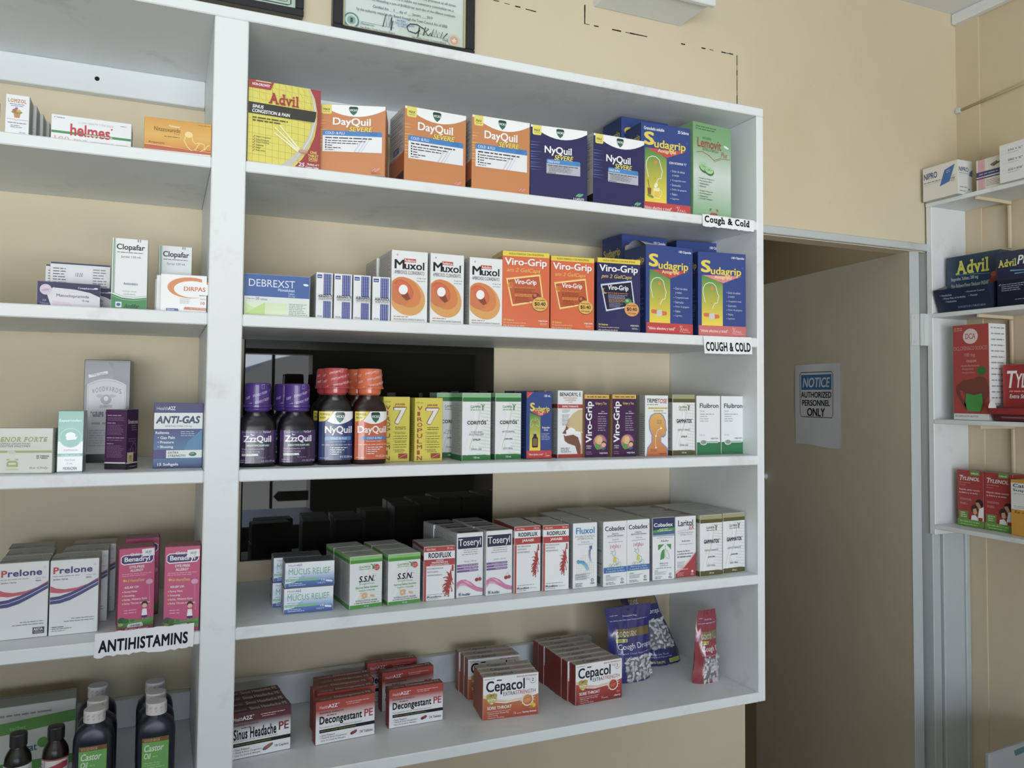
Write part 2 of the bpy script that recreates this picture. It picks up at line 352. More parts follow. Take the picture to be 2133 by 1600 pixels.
# ------------------------------------------------------------------ artwork of every kind of carton
def R(*a): return ('R', *a)
def P(c, *p): return ('P', c, list(p))
def E(*a): return ('E', *a)
def L(w, c, *p): return ('L', w, c, list(p))
def T(*a): return ('T', *a)
def G(*a): return ('G', *a)
def arc(x0, y0, x1, y1, sag, n=10):
    """points of a shallow arch from one point to another"""
    o = []
    for i in range(n + 1):
        t = i / n; o += [x0 + (x1 - x0) * t, y0 + (y1 - y0) * t + sag * 4 * t * (1 - t)]
    return o
def bullets(x, y0, dy, lines, c, h, wc, gap=3, mark=None):
    o = []
    for i, s in enumerate(lines):
        y = y0 + i * dy
        if not s.startswith(' '): o.append(E(x, y + h / 2, .9, .9 * 0 + .5, mark or c))
        s = s.strip(); o.append(T(s, x + gap, y, x + gap + wc * len(s), y + h, c))
    return o
def shield(x, y, s, asp):
    sy = s / asp
    return [P(('#173f30', '#3f7a62'), x - s, y - sy * .75, x - s * .7, y - sy, x + s * .7, y - sy, x + s, y - sy * .75, x + s * .95, y - sy * .1, x + s * .6, y + sy * .6, x, y + sy * 1.15, x - s * .6, y + sy * .6, x - s * .95, y - sy * .1),
            T('VICKS', x - s * .86, y - sy * .38, x + s * .86, y + sy * .12, 'wh', 'b')]
def quil(base, nm, dark):
    o = [R(0, 0, 100, 3, 'wh'), P('wh', 0, 0, 100, 0, 100, 5, *arc(100, 5, 6, 3.5, 12.2)), P('y', 3, 0, 18.5, 0, 18.5, 12, 16.5, 13.5, 5, 13.5, 3, 12), T('MAX', 5.8, 5.4, 16, 8.8, '#3c5a33', 'b'), G(6, 9.8, 16, 10.8, 1, '#6b7c3e')]
    o += shield(51.5, 7.8, 7, 1.18)
    for i, y in enumerate((23, 27, 31, 36, 40, 43, 46.5, 51, 54, 57, 61)):
        o.append(P('#5667b4' if dark else '#e6b766', 0, y, (22 if dark else 15) - i % 3 * 4, y + .35, 0, y + (1.6 if i % 2 else .9)))
    if dark:
        o += [T(nm, 24, 27, 72, 40, 'wh', 'b'), T('SEVERE', 40.5, 38.2, 75.5, 45.8, '#23223c', 'xi'), T('SEVERE', 41, 38.5, 75, 45.4, 'y', 'bi'),
              P('#3a86c6', 27.5, 52, 27.5, 46.5, 29, 45, 86, 45, 87.5, 46.5, 87.5, 51.5, 27.5, 51.5), R(27.5, 51.3, 87.5, 65, '#b9bbc6'), T('COLD & FLU', 29.5, 46.9, 50.5, 49.8, 'wh', 'b'),
              G(29.5, 52.6, 84, 54.2, 1, 'K'), G(31.5, 55, 78, 62, 5, 'K'), G(29.5, 63, 44, 64.2, 1, 'K'), P('#a6a7bb', 63, 65, 70, 57, 72, 57, 65, 65), P('#a6a7bb', 67, 65, 74, 57, 75, 57, 68.5, 65)]
        o += [L(.5, '#23609b', 79, 46.3, 82, 48.2, 79, 50.2), L(.5, '#23609b', 82, 46.3, 85, 48.2, 82, 50.2), E(84, 91.5, 5.2, 1.9, '#4f9a74', -35), E(88.5, 91.8, 5.2, 1.9, '#66ad88', -30), L(.5, '#bfe0cd', 81, 93, 85, 90.2), T('2 CAPLETS', 75, 95.6, 94.5, 98.4, 'wh', 'b')]
    else:
        o += [T(nm, 20.5, 18.6, 78, 32.5, 'wh', 'b'), 
              P('#3c82c6', 5.5, 45, 5.5, 39, 7, 37.6, 94, 37.6, 95.5, 39, 95.5, 45), R(5.5, 44.8, 95.5, 68, 'w'), T('COLD  & FLU', 9.5, 39.4, 38.5, 43, 'wh'),
              P('#d5d4e4', 52, 68, 66, 47, 69, 47, 55, 68), P('#d5d4e4', 58, 68, 72, 47, 74.5, 47, 60.5, 68), P('#d5d4e4', 63, 68, 77, 47, 78.5, 47, 64.5, 68), G(9.5, 46.4, 82, 49, 1, '#45454f')]
        for i, s in enumerate((70, 59, 20, 33)): o += [P('k', 9.5, 51 + i * 3.4, 11.5, 50.6 + i * 3.4, 11.5, 52.6 + i * 3.4, 10.5, 53.2 + i * 3.4, 9.5, 52.4 + i * 3.4), G(13, 51 + i * 3.4, s, 52.9 + i * 3.4, 1, '#4c4c56')]
        o += [T('SEVERE', 44, 31, 82, 38.6, '#8d5a2c', 'xi'), T('SEVERE', 44.8, 31.4, 81.4, 38.2, 'y', 'bi')]
        o += [G(9.5, 64.6, 23, 66, 1, '#4c4c56')] + [L(.6, '#24609f', x, 38.2, x + 3.4, 40.7, x, 43.3) for x in (76, 79, 82, 85)]
        o += [E(84, 92.6, 5.6, 2, '#c9765c', -38), E(89, 92.6, 5.4, 2, '#dc8f76', -32), L(.6, '#f0c3b0', 81, 94.4, 86, 90.6), T('CAPLETS', 80, 97, 94, 99, '#a35b37')]
    side = [R(0, 0, 100, 60, '#c9c7c1')] + [L(.8, '#77757a', 4, y, 96, y) for y in (5, 9, 13, 19, 25, 31, 38, 43, 48)] + [G(6, 6, 90, 56, 16, '#8a888c'), R(28, 49, 66, 57, '#4a5690'), G(34, 51, 60, 55, 3, '#d6d9e8')]
    side += [P('#c3bfb6' if dark else '#b7643e', *arc(0, 62, 100, 58, 3), 100, 92, 0, 92), P('#26262c' if dark else '#4b3f37', *arc(0, 92, 100, 84, -2), 100, 94, 0, 97), R(0, 96, 100, 100, '#c9c7c1'), L(4, 'k', 74, 96.3, 82, 99.3, 66, 99.3, 74, 96.3)]
    if dark: side.insert(len(side) - 4, P('#2b2a52', 0, 70, 100, 66, 100, 83, 0, 87))
    return dict(f=base, l=base, t='#c9c9c6', F=o, L=side, name='cold_tablet_carton')
KIND = {}
KIND['sinus'] = dict(f='#e3da5e', l='#9e3a38', t='#cfc9a8', gloss=1, name='sinus_tablet_carton', F=[L(.35, '#b5a844', 0, 4 + i * 8.5, 92, 10 + i * 8.2) for i in range(12)] + [L(.35, '#b5a844', x, 0, x + 1.5, 100) for x in range(5, 88, 9)] + [L(.3, '#c4b84c', x, 0, x + 22, 27) for x in range(0, 80, 8)] + [
    P('#c8c7bd', 84, 0, 91, 12, 94, 26, 93.4, 42, 90, 58, 83, 73, 72, 86, 58, 100, 44, 100, 60, 88, 74, 74, 83, 60, 88.5, 44, 90, 28, 88, 12, 81, 0), P('#e9e8e2', 88, 8, 92, 26, 91.4, 42, 86, 60, 76, 76, 64, 90, 77, 76, 87, 60, 92, 42, 93, 26),
    P('#a5333a', 85, 0, 100, 0, 100, 100, 63, 100, 75, 88, 85, 74, 92, 59, 95, 43, 95.4, 27, 92, 12), P('#a8353a', 0, 0, 34, 0, 30, 9, 28.5, 9.6, 0, 9.6), R(9, .3, 30, 1.4, '#f2cf92'), T('NON-DROWSY', 4.5, 3.4, 28.5, 6.6, 'wh', 'b'),
    T('Advil', 27, 12.4, 69, 26, '#a8242c', 'bs'), P('#38382f', 0, 27, 94, 27.5, 93.6, 34, 91.5, 41, 0, 40.6), T('SINUS', 5, 29.8, 20.5, 33.8, 'wh', 'bi'), T('CONGESTION & PAIN', 5, 35, 57, 39.2, 'wh', 'bi'), G(5.5, 43.6, 54, 46, 1, '#5a552c'), G(5.5, 47, 45, 49.4, 1, '#5a552c')] + [
    z for i, s in enumerate(('Nasal Congestion', 'Sinus Pressure', 'Nasal Swelling', 'Headache', 'Fever', 'Body Aches')) for z in (L(.7, '#b8302f', 6.5, 68.3 + i * 3.3, 7.5, 69.6 + i * 3.3, 9.3, 66.8 + i * 3.3), T(s, 11, 67 + i * 3.3, 11 + len(s) * 1.25, 69.2 + i * 3.3, '#4b4723'))] + [
    P('#f3efc9', 36, 55, 37, 54, 70, 77, 69, 79), P('#f3efc9', 35, 61, 36, 60, 70, 78.4, 68, 80.6), P('#f3efc9', 42, 51, 43, 50.2, 72, 76, 70, 77.6), E(76.5, 79, 6.5, 3, '#b98466', 0), E(75.8, 78.2, 5.2, 2, '#cf9f83', 0), T('ONE', 86, 77, 95.5, 80.2, 'y', 'b'), T('TABLET', 83, 81, 98, 84.2, 'y', 'b'), T('DOSE!', 84.4, 85, 97, 88.4, 'y', 'b'), R(84, 89.3, 96, 89.7, 'y'),
    T('25', 69.5, 92.6, 78.6, 97.4, 'wh', 'bi'), T('Packets of 1', 82, 92.2, 98.6, 94.8, 'wh', 'bi'), T('Coated Tablet', 80, 95.8, 98.6, 98.4, 'wh', 'bi')])
KIND['orange'] = quil('#cc844c', 'DayQuil', 0)
KIND['navy'] = quil('#2c2b5c', 'NyQuil', 1)
def sudagrip(top1, top2, cup, band='#c43a3a', tri='#c8423c'):
    hd = [L(1.1, 'wh', 14, 60, 12, 55, 9.5, 48, 10, 43, 14, 38.5, 21, 36.4, 29, 36.6, 36, 40, 38.2, 45, 40, 49, 43, 52.8, 41, 53.6, 41, 56, 40.2, 57, 40, 60, 33.5, 61, 31.6, 64, 29, 67), E(28, 43, 3.6, 3.6, '#d98a3c'), E(35.5, 49, 1.9, 1.9, '#d98a3c'), E(27, 60.5, 1.7, 1.7, '#d9893c')]
    pic = [P('#8a5a34', 12, 72, 20, 72, 19, 79, 13, 79), L(1, '#5b3b22', 13, 63, 16, 72), P('#f2e9b8', 24, 72, 36, 71, 37, 83, 25, 83), P('#e9c23c', 25, 75, 36, 75, 36.6, 82, 26, 82), L(1, '#f2edd0', 37, 73, 41, 75, 40, 79, 37, 80.5), E(29, 68.6, 5, 3, '#f4f1dc', -60), E(18, 81, 7, 2.4, '#7a9a3e', 18)] if cup else [
        P('#d96a3a', 10, 74, 13, 72.5, 24, 73, 24, 77.4, 12, 77), P('#cfd3cf', 22, 73.6, 32, 72.4, 34, 74, 34, 79, 24, 80.6, 22, 79), P('#d96a3a', 33, 74, 42, 74.2, 44, 76, 43, 78.4, 34, 79.2)]
    txt = (['Dolor de cabeza', ' y cuerpo', 'Congestión nasal', 'Estornudos', 'Dolor de garganta', 'Fiebre', 'Lagrimeo'])
    F = [T(top2, 74 if len(top2) < 11 else 70, 3.6, 97, 7, 'w', 'b')] + ([T(top1, 5, 4, 46, 7.6, 'w', 'b')] if top1 else []) + [P(('#3b8d4c', '#f3d836'), 7, 27.5, 30, 31, 51, 37, 51, 87.6, 7, 87.6), P(tri, 9, 27.6, 91, 26.6, 52, 36.2), T('S', 5.4, 9.4, 25.8, 24.4, '#e8d24a', 'x'), T('udagrip', 25, 17, 91, 29.4, '#1f2d5c', 'x'), T('udagrip', 25.6, 17.2, 90.4, 29, '#e8d24a', 'b'), E(93, 17, 1.6, 1.6, '#4f66a0'),
        T('Antigripal', 33, 27.4, 70, 32.2, '#f0dba0', 'b')] + hd + pic + ([T('CON VITAMINA "C"', 56, 40, 92, 42.6, 'w', 'b')] if cup else []) + bullets(59, 46 if not cup else 49, 5.2, txt, '#c9d0e2', 2.6, 1.75) + [R(0, 87.5, 100, 100, band), T('"Alivio efectivo y total"', 3.5, 92, 61, 96.4, '#f0d5d2', 'b'), L(.8, '#f0d5d2', 72, 90, 77, 90, 74.5, 93, 77, 96.5, 71, 96.5, 74.5, 93, 71, 90), T('P.A.I.L.', 78, 92.6, 91, 95.4, '#f0d5d2'), G(78, 96.4, 95, 97.2, 1, '#e0b2ae')]
    side = [T('Sudagrip', 8, 12, 92, 22, '#c7b64a', 'b'), P('#a83a3c', 12, 24, 90, 24, 50, 29)] + [R(8, 33, 60, 36, '#6d8046')] + [G(8, 40, 92, 82, 22, '#6f7ea8')]
    return dict(f='b', l='#22366f', t='#2a3c74', F=F, L=side, name='cold_capsule_carton')
KIND['sud25'] = sudagrip('Granulado soluble', '25 Sobres', 1)
KIND['sud100'] = sudagrip('', '100 Cápsulas', 0)
KIND['sud100f'] = sudagrip('', '100 Cápsulas', 0, '#cd6a6c', '#e0838a')
KIND['lemon'] = dict(f='#7fae7c', l='#7aa877', t='#7aa877', name='cold_tablet_carton', F=[R(0, 0, 100, 20, '#79aa76', '#80b07e'), R(0, 20, 100, 52, '#80b07e', '#d2ddd6'), R(0, 52, 100, 65, '#d2ddd6', '#c6d6cb'), R(0, 65, 100, 100, '#c6d6cb', '#79b078'), G(6, 3, 60, 4.4, 1, '#456b45'), G(6, 5.6, 55, 7, 1, '#456b45'), T('ANTIGRIPAL', 23, 14, 47, 16.6, '#3f6b45'), T('Lemovit', 10, 15.5, 74, 25.4, '#9a4a3a', 'b'), T('ANTIFLU FORMULA', 23, 25.6, 66, 28.6, '#3f5c41'), E(87, 20.6, 7.4, 2.3, 'w', 14), T('Plus', 73, 26.5, 90, 32, '#9a5340', 'i'), L(1.4, '#9a6a4c', 8, 31, 24, 30, 40, 32.5, 54, 36.8, 70, 33.6, 97, 33), L(.8, '#9a6a4c', 54, 36.8, 54, 38.4, 72, 34.6)] + [
    E(28, 46.5, 14, 10, '#3f7a45', 20), E(27, 45, 12.6, 8.6, '#a9cfa0', 20), E(41, 49, 13, 9, '#3f7a45', 12), E(40.6, 47.8, 11.4, 7.4, '#b4d6ab', 12)] + [L(.7, '#5e9a5c', 27, 45, 27 + 10 * math.cos(t), 45 + 2.6 * math.sin(t)) for t in range(0, 6)] + [L(.7, '#5e9a5c', 40.6, 47.8, 40.6 + 9 * math.cos(t), 47.8 + 2.2 * math.sin(t)) for t in range(0, 6)] + bullets(12, 57, 2.7, ['Analgésico Antipirético', 'Descongestivo Nasal', 'Antihistamínico', 'Antitusivo'], '#4c5f50', 1.7, 1.7) + bullets(12, 70, 2.7, ['Analgesic Antipyretic', 'Nasal Decongestant', 'Antihistamine', 'Anticough Medication'], '#4c5f50', 1.7, 1.7) + [P('#a8573f', 42, 88, 48, 88, 42, 91), P('#a8573f', 58, 88, 64, 88, 64, 91), P('#a8573f', 46, 92, 60, 92, 64, 94.5, 64, 100, 42, 100, 42, 94.5), R(46, 94.6, 60, 97, '#c6d6c0'), R(48, 98, 52, 100, '#c6d6c0'), R(55, 98, 59, 100, '#c6d6c0')])
KIND['blue_tab'] = dict(f='#e3ebe6', l='#8f9aa6', t='#7f8ea8', name='tablet_carton', F=[R(0, 0, 100, 54, '#3d62a8'), T('DEBREXST', 6.5, 12, 77, 30, '#dfe6f2', 't'), T('Montelukast', 51, 32, 77, 39.4, '#c6d3ea', 'b'), T('Tableta', 66.5, 42, 76.5, 46.6, '#c6d3ea'), T('10 mg', 67, 47.6, 77, 53, '#c6d3ea'), E(94, 20, 4.2, 1.9, 'w', 8), T('Caja con', 3.5, 58, 15.5, 62.6, '#5d7496'), T('20', 17, 56, 22.5, 62.6, '#3d557f'), T('tabletas', 24, 58, 35, 62.6, '#5d7496'), R(0, 69, 31, 100, '#d5e8b2'), P('#e6efd6', 0, 69, 31, 69, 15, 82), P('#c1e08c', 31, 68, 31, 100, 3, 100, 3, 96, 15, 84), R(32, 69, 64, 100, '#d9eac0', '#dfeccb'), G(68, 68, 98, 96, 7, '#8fa58a')])
def drops(tr):
    return dict(f='w', l='#b7b9bb', t='#c3c4c4', name='drops_carton', F=[R(4, 4, 34, 12, '#3b4690'), G(8, 6.4, 30, 9.6, 1, '#c6cae6'), R(44, 2, 92, 48, '#3a4892'), R(44, 62, 92, 100, '#3a4892')] + [R(49 + i * 10.5, y, 54 + i * 10.5, y + 1.6, '#aeb7e0') for i in range(4) for y in [3 + j * 2.6 for j in range(17)] + [63.5 + j * 2.6 for j in range(14)]] + [T('ALBUGENOL' + tr, 10, 48.4 if tr else 48, 96, 54.6, 'k', 'b'), G(12, 55.6, 95, 57.4, 1, '#555'.ljust(7, '5')), G(12, 58.6, 92, 60, 1, '#777777'), T('10 mL', 6, 94, 36, 97.4, '#50527a', 'b')], L=[G(10, 4, 80, 10, 2, '#6d6e74'), G(8, 16, 90, 90, 24, '#9a9b9f')])
KIND['drops_tr'] = drops('-TR'); KIND['drops'] = drops('')
def muxol(nm):
    o = [L(1.2, '#c9685c', 12, 6, 18, 6), L(1.2, '#c9685c', 15, 4.4, 15, 7.8), R(33, 10.5, 67, 15.6, '#c23a36'), T(nm, 35, 11.6, 65, 14.8, 'w', 'b'), T('M', 7, 12.5, 35, 25.6, 'k', 'b'), T('uxol', 35, 14.6, 91, 25.8, 'k', 'b'), E(94.5, 14.5, .9, .9, 'k'), T('AMBROXOL CLORHIDRATO', 7, 27.6, 91, 32.8, '#3b3b3f'), T('15 mg / 5 ml', 70, 36.4, 95, 38.6, '#55555a', 'b'), G(70, 40.4, 94, 41.6, 1, '#8a8a8f')]
    def clip(cx, cy, rx, ry, ro, c):
        p = []
        for i in range(40):
            t = 2 * math.pi * i / 40; ex, ey = rx * math.cos(t), ry * math.sin(t); x = cx + ex * math.cos(ro) - ey * math.sin(ro); p += [max(.3, x), cy + (ex * math.sin(ro) + ey * math.cos(ro)) / 1.95]
        return P(c, *p)
    o += [clip(41, 64, 57, 48, .75, '#dda257'), clip(40, 58, 47, 36, .75, '#d9803f'), clip(31, 55.5, 33, 25, .75, '#c9653a'), clip(20, 62, 33, 24, .7, '#cf7a45'), clip(32, 54, 24, 18, .75, '#d96537'), P('#8f4227', 19, 52, 22, 58, 30, 65, 42, 70, 52, 67, 44, 58, 38, 54), E(32, 54.6, 12.6, 13.4, 'wh', 20), G(6, 91.5, 46, 93.2, 1, '#c9726a'), T('MUCOLÍTICO EXPECTORANTE', 6.5, 94.6, 93, 97.4, '#55504e')]
    return dict(f='w', l='#c6c5c2', t='#c6c5c2', name='syrup_carton', F=o, L=[G(6, 5, 94, 92, 34, '#98979a'), R(4, 80, 14, 96, '#55504e')])
KIND['mux_p'] = muxol('Pediátrico'); KIND['mux_a'] = muxol('Adulto')
def virogrip(pm):
    ba, dk, gl = ('#2b2c60', '#22213f', '#9cc4ea') if pm else ('#dc6431', '#bf4f27', '#f5c75e')
    sa = [P(gl, 7, 36, 80, 28.6, 88, 64, 20, 73), P('#f4efe0' if pm else '#f7e3a2', 8.6, 37, 79, 30, 86.4, 63.4, 21, 71.8), P(dk if pm else '#c25524', 10.4, 38, 78, 31.2, 84.6, 62.6, 22, 70.4), T('Viro-Grip', 25 if not pm else 24, 36.4, 72, 45, 'wh', 'b')]
    sa += [E(17, 45, 6, 6, '#d9923e' if not pm else '#c9a070'), E(19.5, 44, 5, 5, dk if pm else '#cf6a2e'), G(24, 46.5, 70, 48, 1, '#b98a3a'), G(25, 49.4, 76, 55, 4, '#6d3216' if not pm else '#b5b9dc'), G(26, 56, 77, 59, 2, '#e8b04a'), G(27, 60, 62, 67, 5, '#7c3b1a' if not pm else '#9a9dc8'), E(72, 58.6, 9, 7.4, '#3d8a52' if pm else '#8a3a1e', 20), E(69, 57, 3.6, 3, '#8fc49a' if pm else '#c9764e'), E(76, 60, 3.6, 3, '#5fae78' if pm else '#b05a36')]
    o = [R(0, 0, 100, 6.4, '#e9d23c'), T('NUEVA FORMULA CON FENILEFRINA', 13, 2, 88, 4.6, '#7a6a24', 'b'), T('Viro-Grip', 5, 9, 95, 21.6, '#1a1830' if pm else '#9a4420', 'x'), T('Viro-Grip', 4.4, 8.8, 94.4, 21.2, 'wh', 'b'), T('pm 2 GelCaps' if pm else 'am 2 GelCaps', 9, 22, 80, 28.6, '#e6c45c', 'i')] + sa
    o += [E(80, 69, 17.6, 15.2, '#7d4a20'), E(80, 68.6, 16.8, 14.4, '#dfa05a' if pm else '#e3b557'), T('Precio público', 69, 62.4, 91, 64.8, '#5b3512', 'b'), T('$0.40', 68, 66, 92, 71.4, '#332010', 'b'), T('IVA incluido', 70.6, 73, 90, 75, '#5b3512', 'b'), T('24 Sobres', 2.4, 89.4, 24, 92, '#e9d65c', 'b'), T('48 Cápsulas de gelatina blanda', 2.4, 93.6, 50, 95.6, '#f0dfb4'), T('Más de 8 horas de alivio!', 2.4, 97, 47, 99.2, '#f3ead0', 'i'), T('VIJOSA', 76, 90, 96.6, 92.4, 'w', 'b'), G(80, 93.8, 96.4, 96, 2, '#e6c9b8')]
    return dict(f=ba, l='#2a2440' if pm else '#a8542f', t='#b09a4a', gloss=1, name='gel_capsule_carton', F=o, L=[R(0, 0, 100, 6.4, '#b3a13c'), G(20, 12, 70, 94, 22, '#8c8fa0')])
KIND['vg_am'] = virogrip(0); KIND['vg_pm'] = virogrip(1)
KIND['seven'] = dict(f='#ddd150', l='#cfc34a', t='#c2b64a', gloss=1, name='syrup_carton', F=[T('120 mL', 3, 6, 29, 8.4, '#6a6428')] + [T(ch, 7, 13 + i * 8.75, 26 if ch != 'I' else 9.5 + 8, 19.6 + i * 8.75, '#ab4a33', 'b') for i, ch in enumerate('VIROPULMIN')] + [T('JARABE', 42, 9.6, 82, 13.8, '#a8432f', 'b'), T('7', 36.5, 15, 88.5, 42.6, '#7a2f24', 'x'), T('7', 39.4, 16.4, 86, 41.6, '#ecebe4', 'b'), G(44, 46, 86, 47.4, 1, '#55511f'), G(44, 48.8, 87, 50.2, 1, '#55511f'), R(58, 88, 93, 96, '#a04434'), L(1, '#e6d9c0', 59, 95.4, 92, 88.6)] + [
    z for y, n in ((54, 2), (60, 1), (63.6, 1), (67.6, 2), (73, 1), (77, 1), (81, 3)) for z in (L(1, '#6f6a2c', 37, y + .8, 38.4, y + 1.6, 40.4, y - .2), G(43, y, 90, y + (1.5 if n == 1 else 3.2 if n == 2 else 5), n, '#77722f'))], L=[G(20, 20, 80, 86, 20, '#8d8636')])
def gamma(c1, c2, nm, sub, kind, use, tint, drops_=0):
    F = [R(0, 0, 100, 6.4, c1), R(0, 6.4, 100, 12.6, c2), R(0, 92 if not drops_ else 93, 100, 100, c2)]
    for i in range(16):
        y = 16 + i * 5; F.append(P(tint, 100, y, 100, y + 2, 74 - abs(i - 7) * 3, y + 1.4 - 2, 74 - abs(i - 7) * 3, y - 1.8))
    F += [L(9, '#eef2ee', 34, 14, 48, 30, 40, 52, 22, 76, 14, 92), L(3.4, tint, 52, 14, 62, 26, 54, 46, 36, 66, 26, 80, 30, 86, 38, 78)]
    F += [T('GAMMA', 27, 18.4, 64, 22.6, c2), G(27, 24, 64, 25.4, 1, c2), L(2.6, c2, 64, 16.4, 69, 17.4, 72, 22, 72, 25.4, 70.6, 25.6, 70.6, 22, 77, 16.4)]
    if drops_:
        F += [E(83, 23, 9, 9, '#c23a40'), T('The Original', 76, 20.6, 90, 22.4, 'w', 'b'), G(76, 23.4, 90, 26, 2, '#efc9c9'), T('S.S.N.', 27, 37.6, 76, 49.6, 'k', 'bi'), E(79, 39, 1.1, 1.1, 'k'), T('Snaquis-Drops', 29, 51.4, 76, 55.4, '#6aa568'), T('Normal Saline Solution', 17, 58, 87, 61.8, '#6aa568', 'b'), T('Sodium Chloride', 27, 64, 78, 67.6, '#6aa568'), E(46, 76, 10, 8.6, '#dcb48c'), E(44, 76.4, 3, 2.4, '#efd2b2'), E(62, 77, 9, 5, '#e9ece6', 12), E(70, 78, 8, 3.6, '#dcb48c', 20), L(1, '#9a7a5a', 36, 72, 33, 69.6), L(1, '#7fae7c', 36, 80.5, 44, 82), T('PHYSIOLOGICAL SALINE', 17, 84, 86, 87.2, '#4a5148'), G(12, 88.6, 92, 90.4, 1, '#5c645a'), T('10 mL', 44, 95, 60, 97.6, 'w', 'b')]
    else:
        F += [T(nm, 16, 40, 84, 46.8, 'k', 'x'), E(88, 40.6, 1.6, 1.6, 'k')]
        ss = sub.split('|')
        F += [T(s, 50 - len(s) * 2.55, 56.6 + i * 3.8, 50 + len(s) * 2.55, 59.6 + i * 3.8, '#5d645f', 't') for i, s in enumerate(ss)]
        F += [T(kind, 50 - len(kind) * 2.7, 68, 50 + len(kind) * 2.7, 71, '#3f4641', 'b'), T(use, 50 - len(use) * 2.3, 82, 50 + len(use) * 2.3, 85, '#5d645f', 't'), T('120 mL', 40, 94.6, 62, 97.4, '#e6ebe4', 'b')]
    return dict(f='w', l='#bfc3c0', t='#b9bbb4', name='syrup_carton', F=F, L=[R(0, 0, 100, 6.4, c1), R(0, 6.4, 100, 12.6, c2), R(0, 92, 100, 100, c2), G(8, 16, 92, 88, 30, '#8e918f')], T=[L(1.2, '#5e6058', 2, 14, 98, 10), T(nm[:8] if nm else 'SSN', 30, 52, 70, 64, '#6f716a')])
KIND['cor_s'] = gamma('#8fbf95', '#2f7a3c', 'CORITÓS', 'COLD AND|FLU RELIEF', 'SYRUP', 'ORAL USE', '#d3e0d3')
KIND['cor_j'] = gamma('#8fbf95', '#2f7a3c', 'CORITÓS', 'ANTIGRIPAL', 'JARABE', 'USO ORAL', '#d3e0d3')
KIND['gam_s'] = gamma('#a3a27a', '#5d5c36', 'GAMMATOS', 'EXPECTORANT', 'SYRUP', 'ORAL USE', '#dcdedb')
KIND['gam_j'] = gamma('#a3a27a', '#5d5c36', 'GAMMATOS', 'EXPECTORANTE', 'JARABE', 'USO ORAL', '#dcdedb')
KIND['ssn'] = gamma('#8cc476', '#4c9a3c', '', '', '', '', '#dfe8dd', 1)
KIND['ssn']['name'] = 'nasal_drops_carton'
_s = sudagrip('', '120 mL', 0)['F']
KIND['tos'] = dict(f='b', l='#33406f', t='#7a3c40', name='syrup_carton', F=[T('120 mL', 70, 4, 95, 7.4, 'w', 'b'), P('#c83c3c', 0, 0, 28, 0, 0, 10), L(.4, 'w', 4, 7, 18, 1.6), P(('#3b8d4c', '#f3d836'), 12, 31, 55, 38, 55, 88, 12, 88), P('#c8403c', 16, 29, 92, 28.6, 54, 37), T('S', 13, 16, 32, 29, '#e8d24a', 'x'), T('udagrip', 32, 21, 92, 32, '#1f2d5c', 'x'), T('udagrip', 32.4, 21.2, 91.4, 31.6, '#e8d24a', 'b'), T('Tos', 44, 30, 64, 34.4, '#f0dba0', 'b'), L(1, '#e6efd8', 33, 38, 33, 44, 24, 40, 17, 44, 14, 52, 18, 53, 24, 50, 29, 50), L(1, '#e6efd8', 33, 44, 42, 40, 49, 44, 52, 52, 48, 53, 42, 50, 37, 50), E(34, 45, 4, 4, '#cf5a3a'), P('#b7b0a0', 27, 59, 39, 59, 39, 63, 27, 63), P('#33291f', 28, 63, 38, 63, 40, 67, 45, 69.5, 45, 82, 43, 83.4, 24, 83.4, 22, 82, 22, 69.5, 27, 67), R(25, 70, 42, 81, '#7a6a50'), T('Solución', 61, 52, 92, 55, 'w', 'b'), T('Oral', 69, 55.6, 84, 58.6, 'w', 'b'), G(58, 62, 96, 72, 5, '#aab4d4'), R(0, 88, 100, 100, '#c43a3a'), T('"Alivio efectivo y total"', 8, 92.4, 66, 96, '#f0d5d2', 'b'), L(.9, '#f0d5d2', 74, 92, 79, 92, 76, 94, 79, 97, 72, 97), G(80, 95, 94, 96.6, 1, '#f0d5d2')], L=[R(0, 0, 100, 100, '#2c3f78'), G(20, 10, 86, 84, 20, '#5d6c9c')])
KIND['ben_e'] = dict(f='w', l='#bdbdbb', t='#b9b9b6', name='syrup_carton', F=[T('BENADRYL E', 7, 2.6, 93, 8.2, 'k', 'b'), T('DIFENHIDRAMINA /', 20, 9.6, 80, 12.2, '#b8605c', 't'), T('GUAIFENESINA', 27, 12.8, 73, 15.4, '#b8605c', 't'), T('JARABE', 42, 16.4, 58, 18.2, '#777777'), R(0, 20.4, 100, 26.4, '#b5332f'), T('EXPECTORANTE', 17, 22.2, 83, 25, 'w', 'b'), P('#cfb98a', 100, 28, 84, 28.6, 62, 34, 42, 43, 33, 52, 30, 60, 60, 60, 100, 62), P('#7c5446', 30, 57, 33, 52, 40, 55, 42, 62, 34, 65, 17, 64), P('#7c5446', 22, 66, 30, 68, 62, 66, 82, 70, 92, 82, 94, 95, 80, 95, 70, 83, 40, 79, 27, 75, 25, 71), P('wh', 32, 60, 50, 55, 66, 57, 74, 62, 100, 62, 100, 72, 92, 68, 84, 65, 60, 63.5, 34, 66), P('#d9a08a', 92, 62, 100, 64, 100, 95, 92, 95, 95, 76)] + [z for y in (28, 35.6, 41.6, 47.4) for z in (E(12, y + .8, 1, 1, '#555555'), G(16, y, 48, y + 4.6, 3, '#77777c'))] + [G(11, 85, 56, 92, 3, '#5d5d60'), R(0, 95, 100, 100, '#b5332f')], L=[R(0, 20.4, 100, 26.4, '#8a2c2a'), R(0, 95, 100, 100, '#8a2c2a'), G(10, 30, 90, 92, 22, '#8f8f90')])
